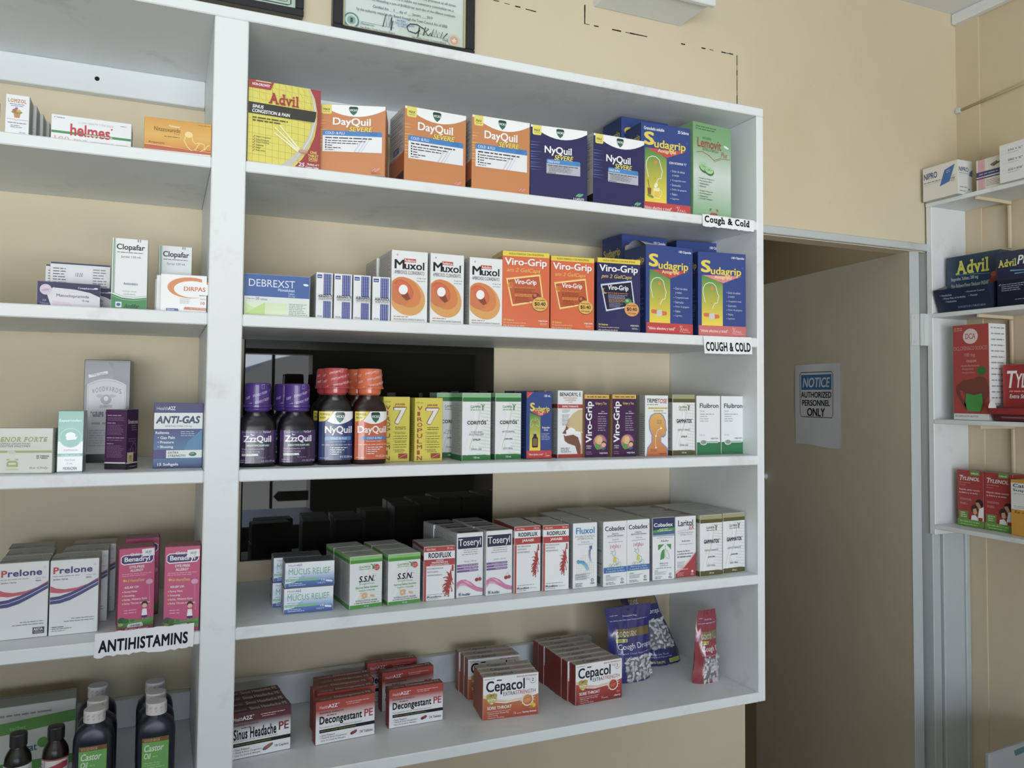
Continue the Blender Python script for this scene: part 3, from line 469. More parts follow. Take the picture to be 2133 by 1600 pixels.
KIND['vgt'] = dict(f='#44224f', l='#a8893c', t='#8d8268', name='syrup_carton', F=[R(0, 0, 100, 6.6, '#dcb253'), G(10, 2, 92, 4.4, 1, '#6d5420'), T('Viro-Grip', 5, 11, 38, 77, 'wh', 'bu'), T('Gripe y Tos', 44, 12, 90, 17, '#dcc06a', 'b'), T('Alivia', 68, 26, 80, 28.2, '#c9bccf', 'b'), G(55, 29, 92, 31, 1, '#c9bccf'), G(54, 34, 92, 58, 7, '#a493ae'), E(63, 76, 28, 26, '#7d5577'), E(62, 76, 25.4, 24.4, '#b77a86'), P('#5d9a50', 42, 78, 60, 78, 66, 88, 52, 88.6, 44, 86), E(58, 73, 15, 15, '#dcaa66'), E(62, 74, 10.6, 13.4, '#e6bd92'), L(1, '#8a5a3c', 58, 76, 62, 78.4, 66, 76.4), E(79, 79, 10, 9, '#4a382e'), E(78, 81, 9, 8, '#e3b58c'), P('#3f6a8a', 70, 87, 84, 84, 87, 87, 74, 90), T('Adultos', 7, 81, 28, 83.6, '#d9d2de', 'b'), T('y Niños', 7, 84.6, 26, 87.4, '#d9d2de', 'b'), G(7, 91, 34, 95.6, 2, '#94859e'), T('VIJOSA', 60, 93, 95, 96, 'w', 'b')], L=[G(20, 16, 80, 86, 12, '#7d6830')])
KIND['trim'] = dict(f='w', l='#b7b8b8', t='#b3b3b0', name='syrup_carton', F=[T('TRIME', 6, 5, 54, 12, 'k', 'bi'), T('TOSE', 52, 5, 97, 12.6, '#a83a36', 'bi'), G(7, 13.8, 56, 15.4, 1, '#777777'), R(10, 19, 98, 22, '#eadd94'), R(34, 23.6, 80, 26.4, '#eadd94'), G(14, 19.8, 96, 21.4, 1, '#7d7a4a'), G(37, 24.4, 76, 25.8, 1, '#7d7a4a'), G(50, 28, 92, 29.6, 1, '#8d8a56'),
    P('#8a90b8', 14, 42, 22, 33, 42, 28.4, 64, 28.4, 80, 33, 90, 42, 91, 50, 95, 57, 91, 60, 90, 66, 80, 70, 70, 69, 70, 77, 96, 86, 100, 90, 100, 100, 4, 100, 8, 86, 26, 77, 27, 66, 16, 56), P(('#e2b45a', '#c96a3a'), 18, 42, 26, 34, 44, 30, 62, 30, 76, 34, 86, 43, 87, 51, 91.5, 57, 87.6, 59, 88, 62, 85, 65, 78, 67, 67, 66, 66, 78, 92, 87, 98, 100, 7, 100, 12, 87, 30, 78, 32, 65, 21, 55), L(1.6, '#f0e3d0', 68, 54, 52, 58, 46, 66, 44, 76, 46, 84), P('wh', 66, 52, 74, 54, 66, 56.4), P('wh', 46, 64.6, 50, 68, 42, 68), P('wh', 44, 84, 51, 86, 44, 88), G(50, 40, 72, 47, 3, '#8a7a6a'), G(22, 88, 54, 92, 2, '#8d4a30'), T('VIJOSA', 58, 95.4, 92, 98, '#6a3324', 'b')], L=[R(0, 0, 60, 100, '#8b8c8e'), G(64, 30, 96, 96, 20, '#6f7072')])
KIND['flui'] = dict(f='w', l='#a9b3ac', t='#c3c5c3', name='syrup_carton', F=[T('Fluibron', 12, 12.4, 93, 20.4, '#3a4a58', 'b'), T('Syrup', 13, 24, 32, 27.4, '#8b9296'), G(13, 29.6, 73, 31.8, 1, '#a9aeb0'), G(13, 33.6, 44, 35.6, 1, '#a9aeb0'), G(13, 37.6, 52, 39.6, 1, '#a9aeb0'), G(13, 41.6, 52, 43.6, 1, '#a9aeb0'), T('120 mL', 12, 65.4, 34, 68, '#9aa0a2'), T('VIJOSA', 57, 71.6, 92, 74.6, '#6d7a78', 'b'), R(0, 79, 100, 100, '#2f7a50'), E(28, 79.4, 15, 15 * .62, '#dfe9e2'), L(5.4, '#dfe9e2', 36, 79, 90, 79), E(28, 79, 12.4, 12.4 * .6, '#8f9c94'), L(2.6, '#7fa08c', 36, 78.6, 89, 78.4)])
KIND['mucus'] = dict(f='#dfe8f2', l='#b3b7be', t='#4f565c', name='tablet_carton', F=[R(0, 0, 100, 34, '#eef2f6', '#e3ecf5'), R(0, 34, 100, 76, '#e3ecf5', '#6f9ccf'), R(0, 76, 100, 100, '#4f78b8', '#35549a'), P('#d9e6f2', 0, 30, 45, 30, 20, 78, 0, 84), T('Health', 6, 6, 23, 14, '#7f8aac', 't'), T('A2Z', 23, 5.4, 34, 14.2, '#4a5588', 'b'), G(6.5, 19.6, 30, 21.8, 1, '#8a96ac'), T('MUCUS RELIEF', 6.5, 24, 92, 49, '#6fae86', 't'), G(6, 57, 38, 60, 1, '#7790b0'), R(1, 65, 67, 75, '#7fbf8c'), T('EXPECTORANT', 3, 67.6, 27, 72.4, '#eaf5ea', 'i'), G(7, 82, 42, 93, 2, '#c9d8ee'), T('15', 74, 72, 81, 80, 'w', 'b'), T('TABLETS', 65, 84, 81.5, 91, '#c9d8ee', 't'), E(87, 80.6, 4.6, 2.2, 'w', 10), E(93, 82, 4.6, 2.2, '#dfe4ea', 10)], L=[L(2, '#e6e9ec', 4, 2, 4, 98), R(20, 60, 44, 74, '#3f4a6a'), G(30, 10, 80, 50, 8, '#9a9da4')], T=[R(0, 0, 100, 100, '#5b6266'), T('MUCUS RELIEF', 8, 30, 84, 72, '#33393d', 'b')])
def lungs(x, y, s, c, asp):
    pts = [(0, 0), (-6, 12), (-14, 10), (-9, 17), (-18, 20), (-10, 23), (-26, 24), (-14, 28), (-30, 33), (-17, 34), (-30, 41), (-20, 41), (-26, 48), (-18, 47), (-20, 53), (-13, 50), (-11, 55), (-7, 48), (-8, 40), (-3, 44), (-4, 34), (2, 36), (0, 28), (7, 24), (3, 18)]
    p = [q for a, b in pts for q in (x + a * s, y + b * s)]
    o = [P(c, *p), R(x + 2 * s, y - 6 * s, x + 9 * s, y + 6 * s, c)]
    for a, b, q, r in ((-8, 18, -28, 19), (-12, 30, -31, 37), (-14, 40, -29, 46), (-16, 46, -22, 55), (-6, 44, -8, 56), (-2, 36, 4, 46), (-6, 12, -17, 7), (1, 26, 9, 34)): o.append(L(3 * s, c, x + a * s, y + b * s, x + (a + q) / 2 * s, y + (b + r - 2) / 2 * s, x + q * s, y + r * s))
    for a, b in ((-28, 47), (-21, 55), (-9, 57), (3, 47), (-15, 53)): o.append(E(x + a * s, y + b * s, 2.6 * s, 2.6 * s, c))
    return o
def rodiflux(ml, sub):
    j = len(sub) == 1
    F = [R(0, 0, 100, 6 if j else 9, '#b23a37'), T('VIA ORAL', 7, 2 if j else 2.6, 38, 4.6 if j else 6.6, '#efc7c4', 'b'), T(ml, 74, 1.6 if j else 2, 95, 4.2 if j else 6, '#efc7c4', 'b'), T('RODIFLUX', 14, 8.6 if j else 11, 88, 15 if j else 21, 'k', 'x'), R(0, 16.8 if j else 23.4, 100, 26.6 if j else 35.6, '#b23a37')]
    F += [T(s, 50 - len(s) * (3.9 if j else 2.4) + 1, 19 if j else 24.4 + i * 3.7, 50 + len(s) * (3.9 if j else 2.4) + 1, 24 if j else 27.4 + i * 3.7, 'w', 'b') for i, s in enumerate(sub)]
    F += [R(0, 27, 7, 100, '#b23a37'), T('MUCOREGULADOR', 10, 28.6 if j else 39, 62, 31 if j else 42, '#6a6a70'), T('ANTITUSIVO', 10, 33 if j else 45.4, 46, 35.4 if j else 48.2, '#6a6a70'), T('ANTIHISTAMINICO', 10, 37.4 if j else 51.6, 58, 39.8 if j else 54.4, '#6a6a70')] + lungs(88, 33 if j else 42, .78 if j else .92, '#a83a38', 1) + [G(11, 88, 76, 89.4, 1, '#9a9a9c'), T('Rodim', 10, 91.6, 56, 95, '#4a4a4c', 'b'), G(60, 93.4, 84, 94.4, 1, '#b3b3b3'), G(11, 96.2, 46, 97.4, 1, '#9a9a9c')]
    return dict(f='w', l='#aeb0b0', t='#a9a9a5', name='syrup_carton', F=F, L=[R(0, 0, 100, 6, '#8a2f2e'), R(0, 16.8, 100, 26.6, '#8a2f2e'), G(10, 30, 90, 92, 24, '#88898b')], T=[L(1.2, '#5a4440', 2, 10, 98, 6), T('RODIFLUX', 24, 56, 78, 68, '#6f6f6b')])
KIND['rod_g'] = rodiflux('25 mL', ('GOTAS', 'PEDIATRICAS', 'SOLUCIÓN ORAL')); KIND['rod_j'] = rodiflux('120 mL', ('JARABE',))
def toseryl(es):
    rows = ('Tos Aguda y Crónica', 'Elimina la Flema', 'Descongestiona') if es else ('Chronic & Acute Cough', 'Eliminates Phlegm', 'Decongests')
    F = [R(3, 6, 96, 24, '#333450'), T('Toseryl', 5, 8.6, 91, 23, 'wh'), G(25, 25.6, 80, 27, 1, '#8d8d94'), G(25, 29, 80, 30.4, 1, '#8d8d94'), G(18, 32.4, 80, 33.8, 1, '#8d8d94'), T('Jarabe 120 mL' if es else 'Syrup 120 mL', 28, 43, 76, 46, '#85858b')]
    for i, s in enumerate(rows): F += [P('#7d5f9c', 0, 48.6 + i * 4.4, 80, 48.6 + i * 4.4, 83, 50.2 + i * 4.4, 80, 52 + i * 4.4, 0, 52 + i * 4.4), T(s, 80 - len(s) * 3.2, 49.2 + i * 4.4, 80, 51.5 + i * 4.4, '#e9e0f0', 'i')]
    F += [P('#cf7fa4', 0, 76, 14, 72.6, 30, 72.4, 52, 77, 74, 85, 100, 89, 100, 95, 76, 93, 52, 87, 30, 79, 14, 78, 0, 84), P('#e0a8c2', 0, 84, 14, 78, 30, 79, 52, 87, 30, 82, 12, 81.6, 0, 88), P('#e6bcd2', 20, 73, 40, 76, 62, 84, 40, 79), E(76, 74.6, 7, 6.4, '#9a3f38'), E(88, 74, 7, 6.4, '#a84a40'), L(.8, '#5c5a30', 77, 71, 83, 65.6, 88, 70.6), L(1.4, '#3c3f6a', 7, 93, 16, 93, 16, 97.6, 7, 97.6, 7, 93), E(11.6, 95.3, 3, 3, '#5a5f92'), T('Andifar', 19, 93.8, 52, 98, '#4a4d72', 'b')]
    return dict(f='w', l='#b3b4b6', t='#abaaa8', name='syrup_carton', F=F, L=[G(10, 8, 90, 90, 26, '#8d8e92')], T=[P('#8f7a84', 0, 30, 60, 10, 100, 20, 100, 44, 50, 34, 0, 56), R(10, 62, 90, 98, '#4a4a58'), T('Toseryl', 28, 68, 72, 92, '#b9b9c2', 'D')])
KIND['tos_s'] = toseryl(0); KIND['tos_j'] = toseryl(1)
PISA = lambda x, y, c='#3c4048': [E(x, y, 5.4, 5.4, c), E(x, y, 4, 4, '#e3e6e8'), L(1.2, c, x - 2, y + 1, x, y - 1, x + 2, y + .4), T('PiSA', x - 8, y + 3.6, x + 8, y + 6, c, 'b')]
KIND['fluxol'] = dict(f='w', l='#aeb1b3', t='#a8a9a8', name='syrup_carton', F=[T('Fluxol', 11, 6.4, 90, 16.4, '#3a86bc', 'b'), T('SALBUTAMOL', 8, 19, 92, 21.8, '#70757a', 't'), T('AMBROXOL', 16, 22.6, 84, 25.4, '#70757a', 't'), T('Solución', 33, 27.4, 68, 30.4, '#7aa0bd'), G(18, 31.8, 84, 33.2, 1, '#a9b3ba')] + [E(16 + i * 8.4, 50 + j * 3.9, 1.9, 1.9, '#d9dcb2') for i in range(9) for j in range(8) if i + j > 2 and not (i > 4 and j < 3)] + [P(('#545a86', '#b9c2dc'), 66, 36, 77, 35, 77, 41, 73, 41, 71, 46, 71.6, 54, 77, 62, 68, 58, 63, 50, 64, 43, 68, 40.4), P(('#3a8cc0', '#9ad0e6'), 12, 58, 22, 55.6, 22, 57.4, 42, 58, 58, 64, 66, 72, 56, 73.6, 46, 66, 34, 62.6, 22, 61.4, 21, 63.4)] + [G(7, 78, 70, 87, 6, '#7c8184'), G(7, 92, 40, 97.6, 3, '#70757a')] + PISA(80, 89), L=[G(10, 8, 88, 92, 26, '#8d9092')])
def cobadex_child():
    F = [T('Cobadex', 6, 7, 92, 14.4, '#333a48', 'b'), E(95, 7.6, 1.2, 1.2, '#333a48'), L(.5, '#c2c6c8', 6, 17, 94, 17), T('AMBROXOL,', 34, 18.4, 66, 20.6, '#5d6268', 'b'), T('DEXTROMETORFANO', 16, 21.4, 86, 23.6, '#5d6268', 'b'), L(.5, '#c2c6c8', 6, 25, 94, 25), T('Solución', 38, 26.6, 66, 29.2, '#9aa0a4'), G(20, 31, 82, 32.4, 1, '#a9afb3')]
    F += [T(ch, 28 + i * 6, 36 + (1.4 if i % 2 else 0), 28 + i * 6 + (4.6 if ch not in 'Iil' else 1.6), 41.4 + (1 if i % 3 == 0 else 0), '#c4506a') for i, ch in enumerate('Infantil')]
    F += [L(1.1, '#3f5a8c', 46, 46.6, 40, 46, 36, 48.6, 38, 51.6, 44, 53, 50, 52, 52, 48.6, 48, 45.8, 46, 43), L(1, '#3f5a8c', 38, 47, 30, 45), L(1, '#3f5a8c', 37, 49, 29, 49.6), P('#d9cf5c', 44, 54, 50, 54, 56, 63, 40, 64), L(1, '#3f5a8c', 50, 56, 60, 58.4), L(1, '#3f5a8c', 50, 63.6, 56, 67, 62, 66)]
    F += [L(1, '#6aa070', *[q for t in range(0, 13) for q in (66 + 9 * math.cos(t * .5236), 67 + 4 * math.sin(t * .5236))]), L(1, '#6aa070', *[q for t in range(0, 13) for q in (40 + 6 * math.cos(t * .5236), 68.6 + 2.6 * math.sin(t * .5236))]), L(1, '#6aa070', *[q for t in range(0, 13) for q in (28 + 5 * math.cos(t * .5236), 68.2 + 2.2 * math.sin(t * .5236))]), L(1.1, '#6aa070', 66, 67, 62, 58, 56, 58), L(1.1, '#6aa070', 66, 66, 46, 68)]
    F += [R(0, 71, 100, 79.6, '#3c6fb0'), T('Alivia la tos y facilita', 13, 72, 86, 74.8, '#dfe8f4', 'i'), T('la expulsión de flemas', 10, 75.8, 92, 78.6, '#dfe8f4', 'i'), R(9, 83, 28, 84.6, '#8fc09a'), G(9, 85.6, 70, 91.4, 4, '#9a9fa2'), G(9, 94, 52, 97.4, 2, '#70757a')] + PISA(80, 91)
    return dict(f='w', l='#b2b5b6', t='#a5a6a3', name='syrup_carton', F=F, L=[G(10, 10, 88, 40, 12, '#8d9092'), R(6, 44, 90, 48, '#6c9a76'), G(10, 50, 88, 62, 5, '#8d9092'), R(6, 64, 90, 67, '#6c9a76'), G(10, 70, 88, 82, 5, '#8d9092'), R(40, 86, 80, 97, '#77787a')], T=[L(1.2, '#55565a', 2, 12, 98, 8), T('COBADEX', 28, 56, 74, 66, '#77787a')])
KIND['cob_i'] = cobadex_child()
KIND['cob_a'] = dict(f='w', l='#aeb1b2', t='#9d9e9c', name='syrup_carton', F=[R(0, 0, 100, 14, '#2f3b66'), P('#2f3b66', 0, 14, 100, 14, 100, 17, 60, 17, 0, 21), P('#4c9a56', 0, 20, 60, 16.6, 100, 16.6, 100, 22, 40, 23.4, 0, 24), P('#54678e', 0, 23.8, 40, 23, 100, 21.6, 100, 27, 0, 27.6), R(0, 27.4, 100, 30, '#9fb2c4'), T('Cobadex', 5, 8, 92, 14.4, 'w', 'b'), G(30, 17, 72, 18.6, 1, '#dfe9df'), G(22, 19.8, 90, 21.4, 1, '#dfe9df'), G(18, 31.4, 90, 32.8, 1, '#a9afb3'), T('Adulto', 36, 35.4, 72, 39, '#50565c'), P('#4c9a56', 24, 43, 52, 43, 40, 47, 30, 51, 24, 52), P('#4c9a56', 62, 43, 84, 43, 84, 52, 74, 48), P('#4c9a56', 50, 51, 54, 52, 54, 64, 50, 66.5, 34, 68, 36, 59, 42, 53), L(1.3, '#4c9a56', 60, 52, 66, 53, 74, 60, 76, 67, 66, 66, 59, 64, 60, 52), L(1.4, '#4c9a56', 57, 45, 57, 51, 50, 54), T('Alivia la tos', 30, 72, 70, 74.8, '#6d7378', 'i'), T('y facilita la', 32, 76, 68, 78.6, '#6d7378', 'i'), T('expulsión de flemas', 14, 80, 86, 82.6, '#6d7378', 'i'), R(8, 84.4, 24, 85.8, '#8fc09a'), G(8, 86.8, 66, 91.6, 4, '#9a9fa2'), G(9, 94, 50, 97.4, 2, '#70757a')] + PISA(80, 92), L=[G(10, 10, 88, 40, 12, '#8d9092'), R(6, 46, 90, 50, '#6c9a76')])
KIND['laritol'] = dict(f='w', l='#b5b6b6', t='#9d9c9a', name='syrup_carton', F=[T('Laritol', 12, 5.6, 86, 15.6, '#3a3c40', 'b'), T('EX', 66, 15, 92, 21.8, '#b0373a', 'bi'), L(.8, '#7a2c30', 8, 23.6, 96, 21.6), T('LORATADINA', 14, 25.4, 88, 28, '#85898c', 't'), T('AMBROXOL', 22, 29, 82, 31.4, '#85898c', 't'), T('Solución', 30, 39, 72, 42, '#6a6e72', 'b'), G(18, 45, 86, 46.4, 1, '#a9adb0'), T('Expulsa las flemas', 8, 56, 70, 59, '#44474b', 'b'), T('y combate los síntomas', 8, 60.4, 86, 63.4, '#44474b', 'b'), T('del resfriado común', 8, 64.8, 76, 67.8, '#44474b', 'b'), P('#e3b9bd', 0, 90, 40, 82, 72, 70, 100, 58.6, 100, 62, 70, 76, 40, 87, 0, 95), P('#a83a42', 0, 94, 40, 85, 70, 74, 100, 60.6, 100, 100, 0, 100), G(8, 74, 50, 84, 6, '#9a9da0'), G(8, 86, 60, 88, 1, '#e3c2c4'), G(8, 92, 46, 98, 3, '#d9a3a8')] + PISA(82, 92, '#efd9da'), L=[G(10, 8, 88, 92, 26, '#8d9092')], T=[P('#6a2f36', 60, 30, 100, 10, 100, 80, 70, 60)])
def relief(nm, cnt, col, redge):
    F = [R(0, 0, 100, 20, col, col), R(0, 20, 100, 46, col, 'wh'), R(0, 46, 100, 100, 'wh'), T('Health', 6, 9, 20, 17, '#efd9d6', 't'), T('A2Z', 20, 8, 36, 17, 'wh', 'b'), E(38, 8.6, .9, .9, 'wh'), G(50, 8.6, 90, 11, 1, '#e6c6c0'), G(52, 13.4, 74, 15.6, 1, '#e6c6c0'), T('MAXIMUM STRENGTH', 6, 25, 46, 29, '#2b2224', 'b'), G(18, 32, 34, 35, 1, '#5a4c4c')]
    F += [T(nm, 6, 34.4, 78 if len(nm) < 13 else 76, 59, 'k', 'x'), T('PE', 82 if len(nm) < 13 else 80, 34.4, 97, 53, '#b3353a' if redge else '#84303c', 'b'), T('Phenylephrine 10 mg - Nasal Decongestant', 6, 59.6, 78, 63.4, '#77757a'), P('k', 6, 66, 100, 66, 100, 74, 6, 74), T('Does not contain Pseudoephedrine', 8, 68.2, 68, 71.8, '#a8a13c', 'bi')]
    F += [T('• Sinus Pressure', 7, 78, 32, 82.6, '#3c3c40'), T('• Nasal & Sinus Congestion', 7, 84.4, 52, 89, '#3c3c40'), T('Due To Colds & Allergies', 9, 91, 50, 95.6, '#3c3c40'), T(cnt, 74, 84, 97, 90.6, '#2b2b30')]
    F += [E(62, 86.6, 4, 2.6, '#7a2f36', -20), E(66, 84.6, 4, 2.6, '#8f3a40', -30)] if redge else [E(60, 86.6, 7, 3.2, '#7d5a48', -25), E(64, 83.6, 7.6, 3, '#96705a', -25)]
    return dict(f=col, l='#9a3a38' if redge else '#4a3032', t='#7a3434' if redge else '#4a3436', name='decongestant_carton', F=F, L=[R(30, 4, 90, 96, '#8f3432' if redge else '#45292c'), G(40, 10, 80, 90, 12, '#b0736e')], T=[T('Health A2Z', 8, 46, 28, 74, '#c4a6a2', 'b'), T(nm + ' PE', 33, 26, 96, 84, '#d6bcb8', 'b')])
KIND['decong'] = relief('Decongestant', '24 Tablets', '#b5423a', 1); KIND['sinus_h'] = relief('Sinus Headache', '18 Caplets', '#5c3038', 0)
def cepacol(ch):
    top, bot = ('#b84434', '#8f2a28') if ch else ('#d07a3a', '#b0432e')
    F = [P((top, bot), 0, 44, 22, 56, 46, 64, 70, 62, 100, 50, 100, 100, 0, 100), P('#f1d9b4' if not ch else '#efc9bd', 0, 40, 24, 53, 46, 58, 70, 55, 70, 60, 46, 63, 22, 57, 0, 48), P('wh', 18, 57, 40, 62.6, 58, 63, 40, 65, 20, 60.4), T('Cepacol', 5, 9, 75, 43, 'k', 'b'), R(24, 7.4, 33, 10.2, 'k'), T('EXTRA', 36, 38, 57.6, 47, 'k'), T('STRENGTH', 58.2, 37.4, 95, 46.4, '#b8473f'), T('READ ALL INFORMATION', 60, 3, 97, 6.4, '#bf5a58', 'bi'), G(2, 3, 20, 5, 1, '#8d8d90'), E(90, 16, 6, 6, '#55555a'), E(90, 15.6, 5.6, 5.6, 'wh'), T('2', 87.6, 11, 91.6, 19, 'k'), G(77, 10, 86, 15, 2, '#8d8d90')]
    F += [P('#c2a648', 5.6, 41, 12, 38, 15.4, 40, 19, 38, 25, 41, 24.4, 54, 20, 62, 15, 66, 10, 62, 6, 54), P('#efe3a8', 7, 48, 24, 47, 23, 54, 19, 60, 15, 64, 11, 60, 7.6, 54), T('#1', 12, 41, 18, 45.6, '#4b3c10', 'b'), T('DOCTOR', 7.6, 47.6, 23, 52, '#3c3010', 'b'), G(10, 54.6, 21, 60, 2, '#8d7420')]
    for i in range(14):
        a = i * .449 + .2; F.append(P('#f6e7cf', 80 + 8 * math.cos(a - .2), 60 + 10 * math.sin(a - .2), 80 + 15 * math.cos(a), 60 + 18 * math.sin(a), 80 + 8 * math.cos(a + .2), 60 + 10 * math.sin(a + .2)))
    c = '#a83a2a' if ch else '#cf7a36'
    F += [E(80, 62, 10.6, 10.6, '#f8ecd8'), E(80, 62, 8.8, 8.8, c), E(79, 60, 7, 6, '#c4553c' if ch else '#e0975a'), L(1.2, '#8a2c20' if ch else '#b8652c', 73, 60, 78, 56, 82, 57.6, 87, 53), T('SORE THROAT', 7, 69, 51, 76.4, 'wh', 'b'), G(7, 80, 50, 82, 1, '#e6bda6'), T('• Relieves Sore Throat Pain', 7, 83.6, 46, 87.6, '#f0dccf'), T('• Fast Acting', 7, 89, 26, 93, '#f0dccf'), T('• Maximum Numbing', 7, 94, 37, 98, '#f0dccf'), T('16', 55, 87, 59, 93, '#f0dccf'), G(60.4, 90, 69, 92.4, 1, '#eac9b8'), T('cherry' if ch else 'honey lemon', 71 if not ch else 82, 87.6, 96, 93.6, 'wh', 'b')]
    F += [E(90, 80, 5, 3, '#c03a34'), R(88, 79, 94, 83, '#d2605a')] if ch else [E(90, 76, 5, 4, '#e6c83c', 20), E(86, 80, 4, 2.6, '#b98a2c')]
    return dict(f='wh', l='#8f352c' if ch else '#a8523a', t='#b3aea8', name='lozenge_carton', F=F, L=[R(12, 4, 100, 97, '#8a3028' if ch else '#a4553c')], T=[E(13, 46, 8, 7.6, '#a39a84'), T('Cepacol', 21, 18, 56, 92, '#4a4642', 'b'), P('#b58a80', 58, 60, 80, 30, 96, 36, 80, 70), E(92, 66, 2, 2, '#8a3a34')])
KIND['cep_h'] = cepacol(0); KIND['cep_c'] = cepacol(1)
# left bay
KIND['child'] = dict(f='w', l='#b3b4b4', t='#c3c3c3', name='suspension_carton', F=[T('LOMZOL', 8, 9, 88, 17.6, '#c8703c', 'bs'), G(16, 20, 80, 22, 1, '#4a5c9a'), G(22, 24, 76, 26, 1, '#4a5c9a'), P('#c48a4e', 34, 42, 64, 42, 60, 53, 38, 53), E(48, 40, 24, 8, '#7d9a5c'), E(40, 36, 12, 8, '#c05f4a'), E(56, 37, 10, 7, '#d2ac5c'), E(46, 31, 7, 5, '#6c7fa8'), L(1.2, '#3c4a7a', 6, 57, 40, 57, 46, 60, 52, 57.4, 96, 57.4), G(10, 64, 92, 66, 1, '#4b4d52'), G(22, 70, 76, 76, 2, '#7a7c80'), T('30 mL', 60, 85, 88, 88, '#6d7178')], Rt=[G(14, 10, 86, 92, 20, '#8f9094')])
KIND['helm'] = dict(f='w', l='#c3c5c3', t='#c9c9c6', name='tablet_carton', F=[T('6 Tabletas', 3, 6, 16, 10, '#55575c', 'b'), T('L: DA184679 V:04/2022', 33, 14, 77, 21, '#b9babd'), T('helmes', 23, 24, 73, 64, '#bf3540', 'b'), E(75, 28, 1.2, 1.2, '#bf3540'), R(0, 52, 100, 60, '#4f8f5c'), T('helmes', 23, 24, 73, 62, '#bf3540', 'b'), G(42, 53.6, 76, 58, 1, '#d5e6d8'), T('100 mg', 3, 70, 44, 88, '#d5a3a3', 's'), T('ANTIHELMÍNTICO DE', 49, 76, 78, 80, '#55575c', 'b'), R(81, 77, 96, 84, '#bf4048'), G(86, 10, 94, 14, 1, '#9fa8b8')], Rt=[G(10, 20, 90, 80, 6, '#9a9b9e')])
KIND['amber'] = dict(f='#dca53c', l='#c98f34', t='#d29c3a', name='tablet_carton', F=[R(0, 0, 100, 50, '#d89c36', '#e0b050'), R(0, 50, 100, 84, '#e0b050', '#d89038'), R(0, 83, 100, 96.6, '#b5563a', '#c4663c'), R(0, 96.6, 100, 100, 'w'), L(.7, '#f0d68c', 0, 81, 100, 88), T('Nitapar', 36, 16, 53, 24, '#f3e9c8', 'bi'), T('Nitazoxanide', 14, 25, 53, 38, '#6a4a1c'), T('500 mg', 43, 41, 52, 45, '#8a6a30'), G(29, 50, 52, 53.6, 1, '#8a6a30'), T('Antiparasitic', 6, 71, 30, 79, '#6d4c1e'), G(80, 5, 98, 8, 1, '#9a7430'), L(1.3, '#f1d98c', 61, 46, 59, 60, 64, 78, 70, 88, 77, 84, 80, 70, 84, 62, 90, 66, 90, 80, 84, 88), L(1.3, '#f1d98c', 90, 84, 94, 70, 98, 66), L(1.3, '#f1d98c', 71, 46, 72, 56, 76, 66, 82, 62), E(66, 40, 6, 5, '#f1dc96')])
KIND['peach'] = dict(f='#d98a58', l='w', t='#c9c9c6', name='tablet_carton', F=[R(0, 62, 100, 100, 'w'), G(10, 84, 90, 92, 2, '#6d6f72')])
KIND['metoc'] = dict(f='#e3e0ea', l='#3a3c60', t='#3a3c5c', name='tablet_carton', F=[P('#383b60', 0, 0, 100, 0, 100, 52, 84, 36, 60, 26, 24, 22, 15, 50, 22, 100, 0, 100), L(.8, 'w', 24, 23, 60, 27, 84, 37, 100, 53), E(13, 32, 9.4, 9.8, '#dccfe0'), E(13, 34, 7, 2, '#c3acc8', -10), P('#e0cfe2', 24, 76, 50, 80, 60, 100, 24, 100), T('Coaspharma', 64, 14, 90, 24, '#d9dbe8', 'b'), E(93, 17, 3.4, 1.8, '#d9dbe8'), T('Metoclopramida', 30, 47, 82, 62, '#55577c'), T('10 mg', 71, 66, 82, 75, '#7a7c9c', 'b'), T('20', 8, 72, 14, 80, '#a6a8c2'), T('Tabletas', 4, 84, 18, 92, '#a6a8c2')])
KIND['metoc_back'] = dict(f='w', l='#c9cbd0', t='#34365c', name='tablet_carton', F=[R(0, 0, 100, 3, '#34365c'), G(4, 10, 28, 96, 16, '#6d6f76'), R(29, 8, 70, 100, '#eef0f4'), T('18.00', 41, 19, 54, 27, '#6670a8', 'i'), G(71, 9, 97, 96, 16, '#8a8c94')])
def clopafar(s):
    return dict(f='w', l='#55946a', t='#d0d2ce', name='syrup_carton', F=[R(2.6, 0, 5, 78, '#3c8a54'), R(6.6, 0, 8, 78, '#3c8a54'), R(70, 0, 74, 3.8, '#8a9690'), R(77, 0, 80, 3.8, '#8a9690'), T('Clopafar', 11, 7.6, 92, 18, '#2b2d30', 'b'), G(13, 16.6 if 0 else 18.6, 88, 20, 1, '#55575a'), T(s + ' 120 mL', 24, 24, 82, 28, '#6d7072'), T('Antiemético', 33, 62, 74, 65.6, '#6d7aa8', 'b'), T('Incluye dosis', 32, 73.6, 70, 76.2, '#a5a7aa'), T('medicatoria', 34, 77.4, 68, 80, '#a5a7aa'), P('#3c8a54', 0, 79, 30, 84, 62, 85, 100, 82.6, 100, 100, 0, 100), L(.9, '#3c8a54', 4, 77, 30, 81.6, 62, 82.8, 100, 80.6), L(.8, '#dfeae2', 2, 82, 30, 86.4, 62, 87.4, 100, 85), R(12, 90, 29, 98, '#dfe6ee'), E(20.5, 94, 6, 5, '#4a5a9a'), T('Andifar', 36, 92.6, 80, 98.6, '#24422e', 'bi')])
KIND['clop_j'] = clopafar('Jarabe'); KIND['clop_s'] = clopafar('Syrup')
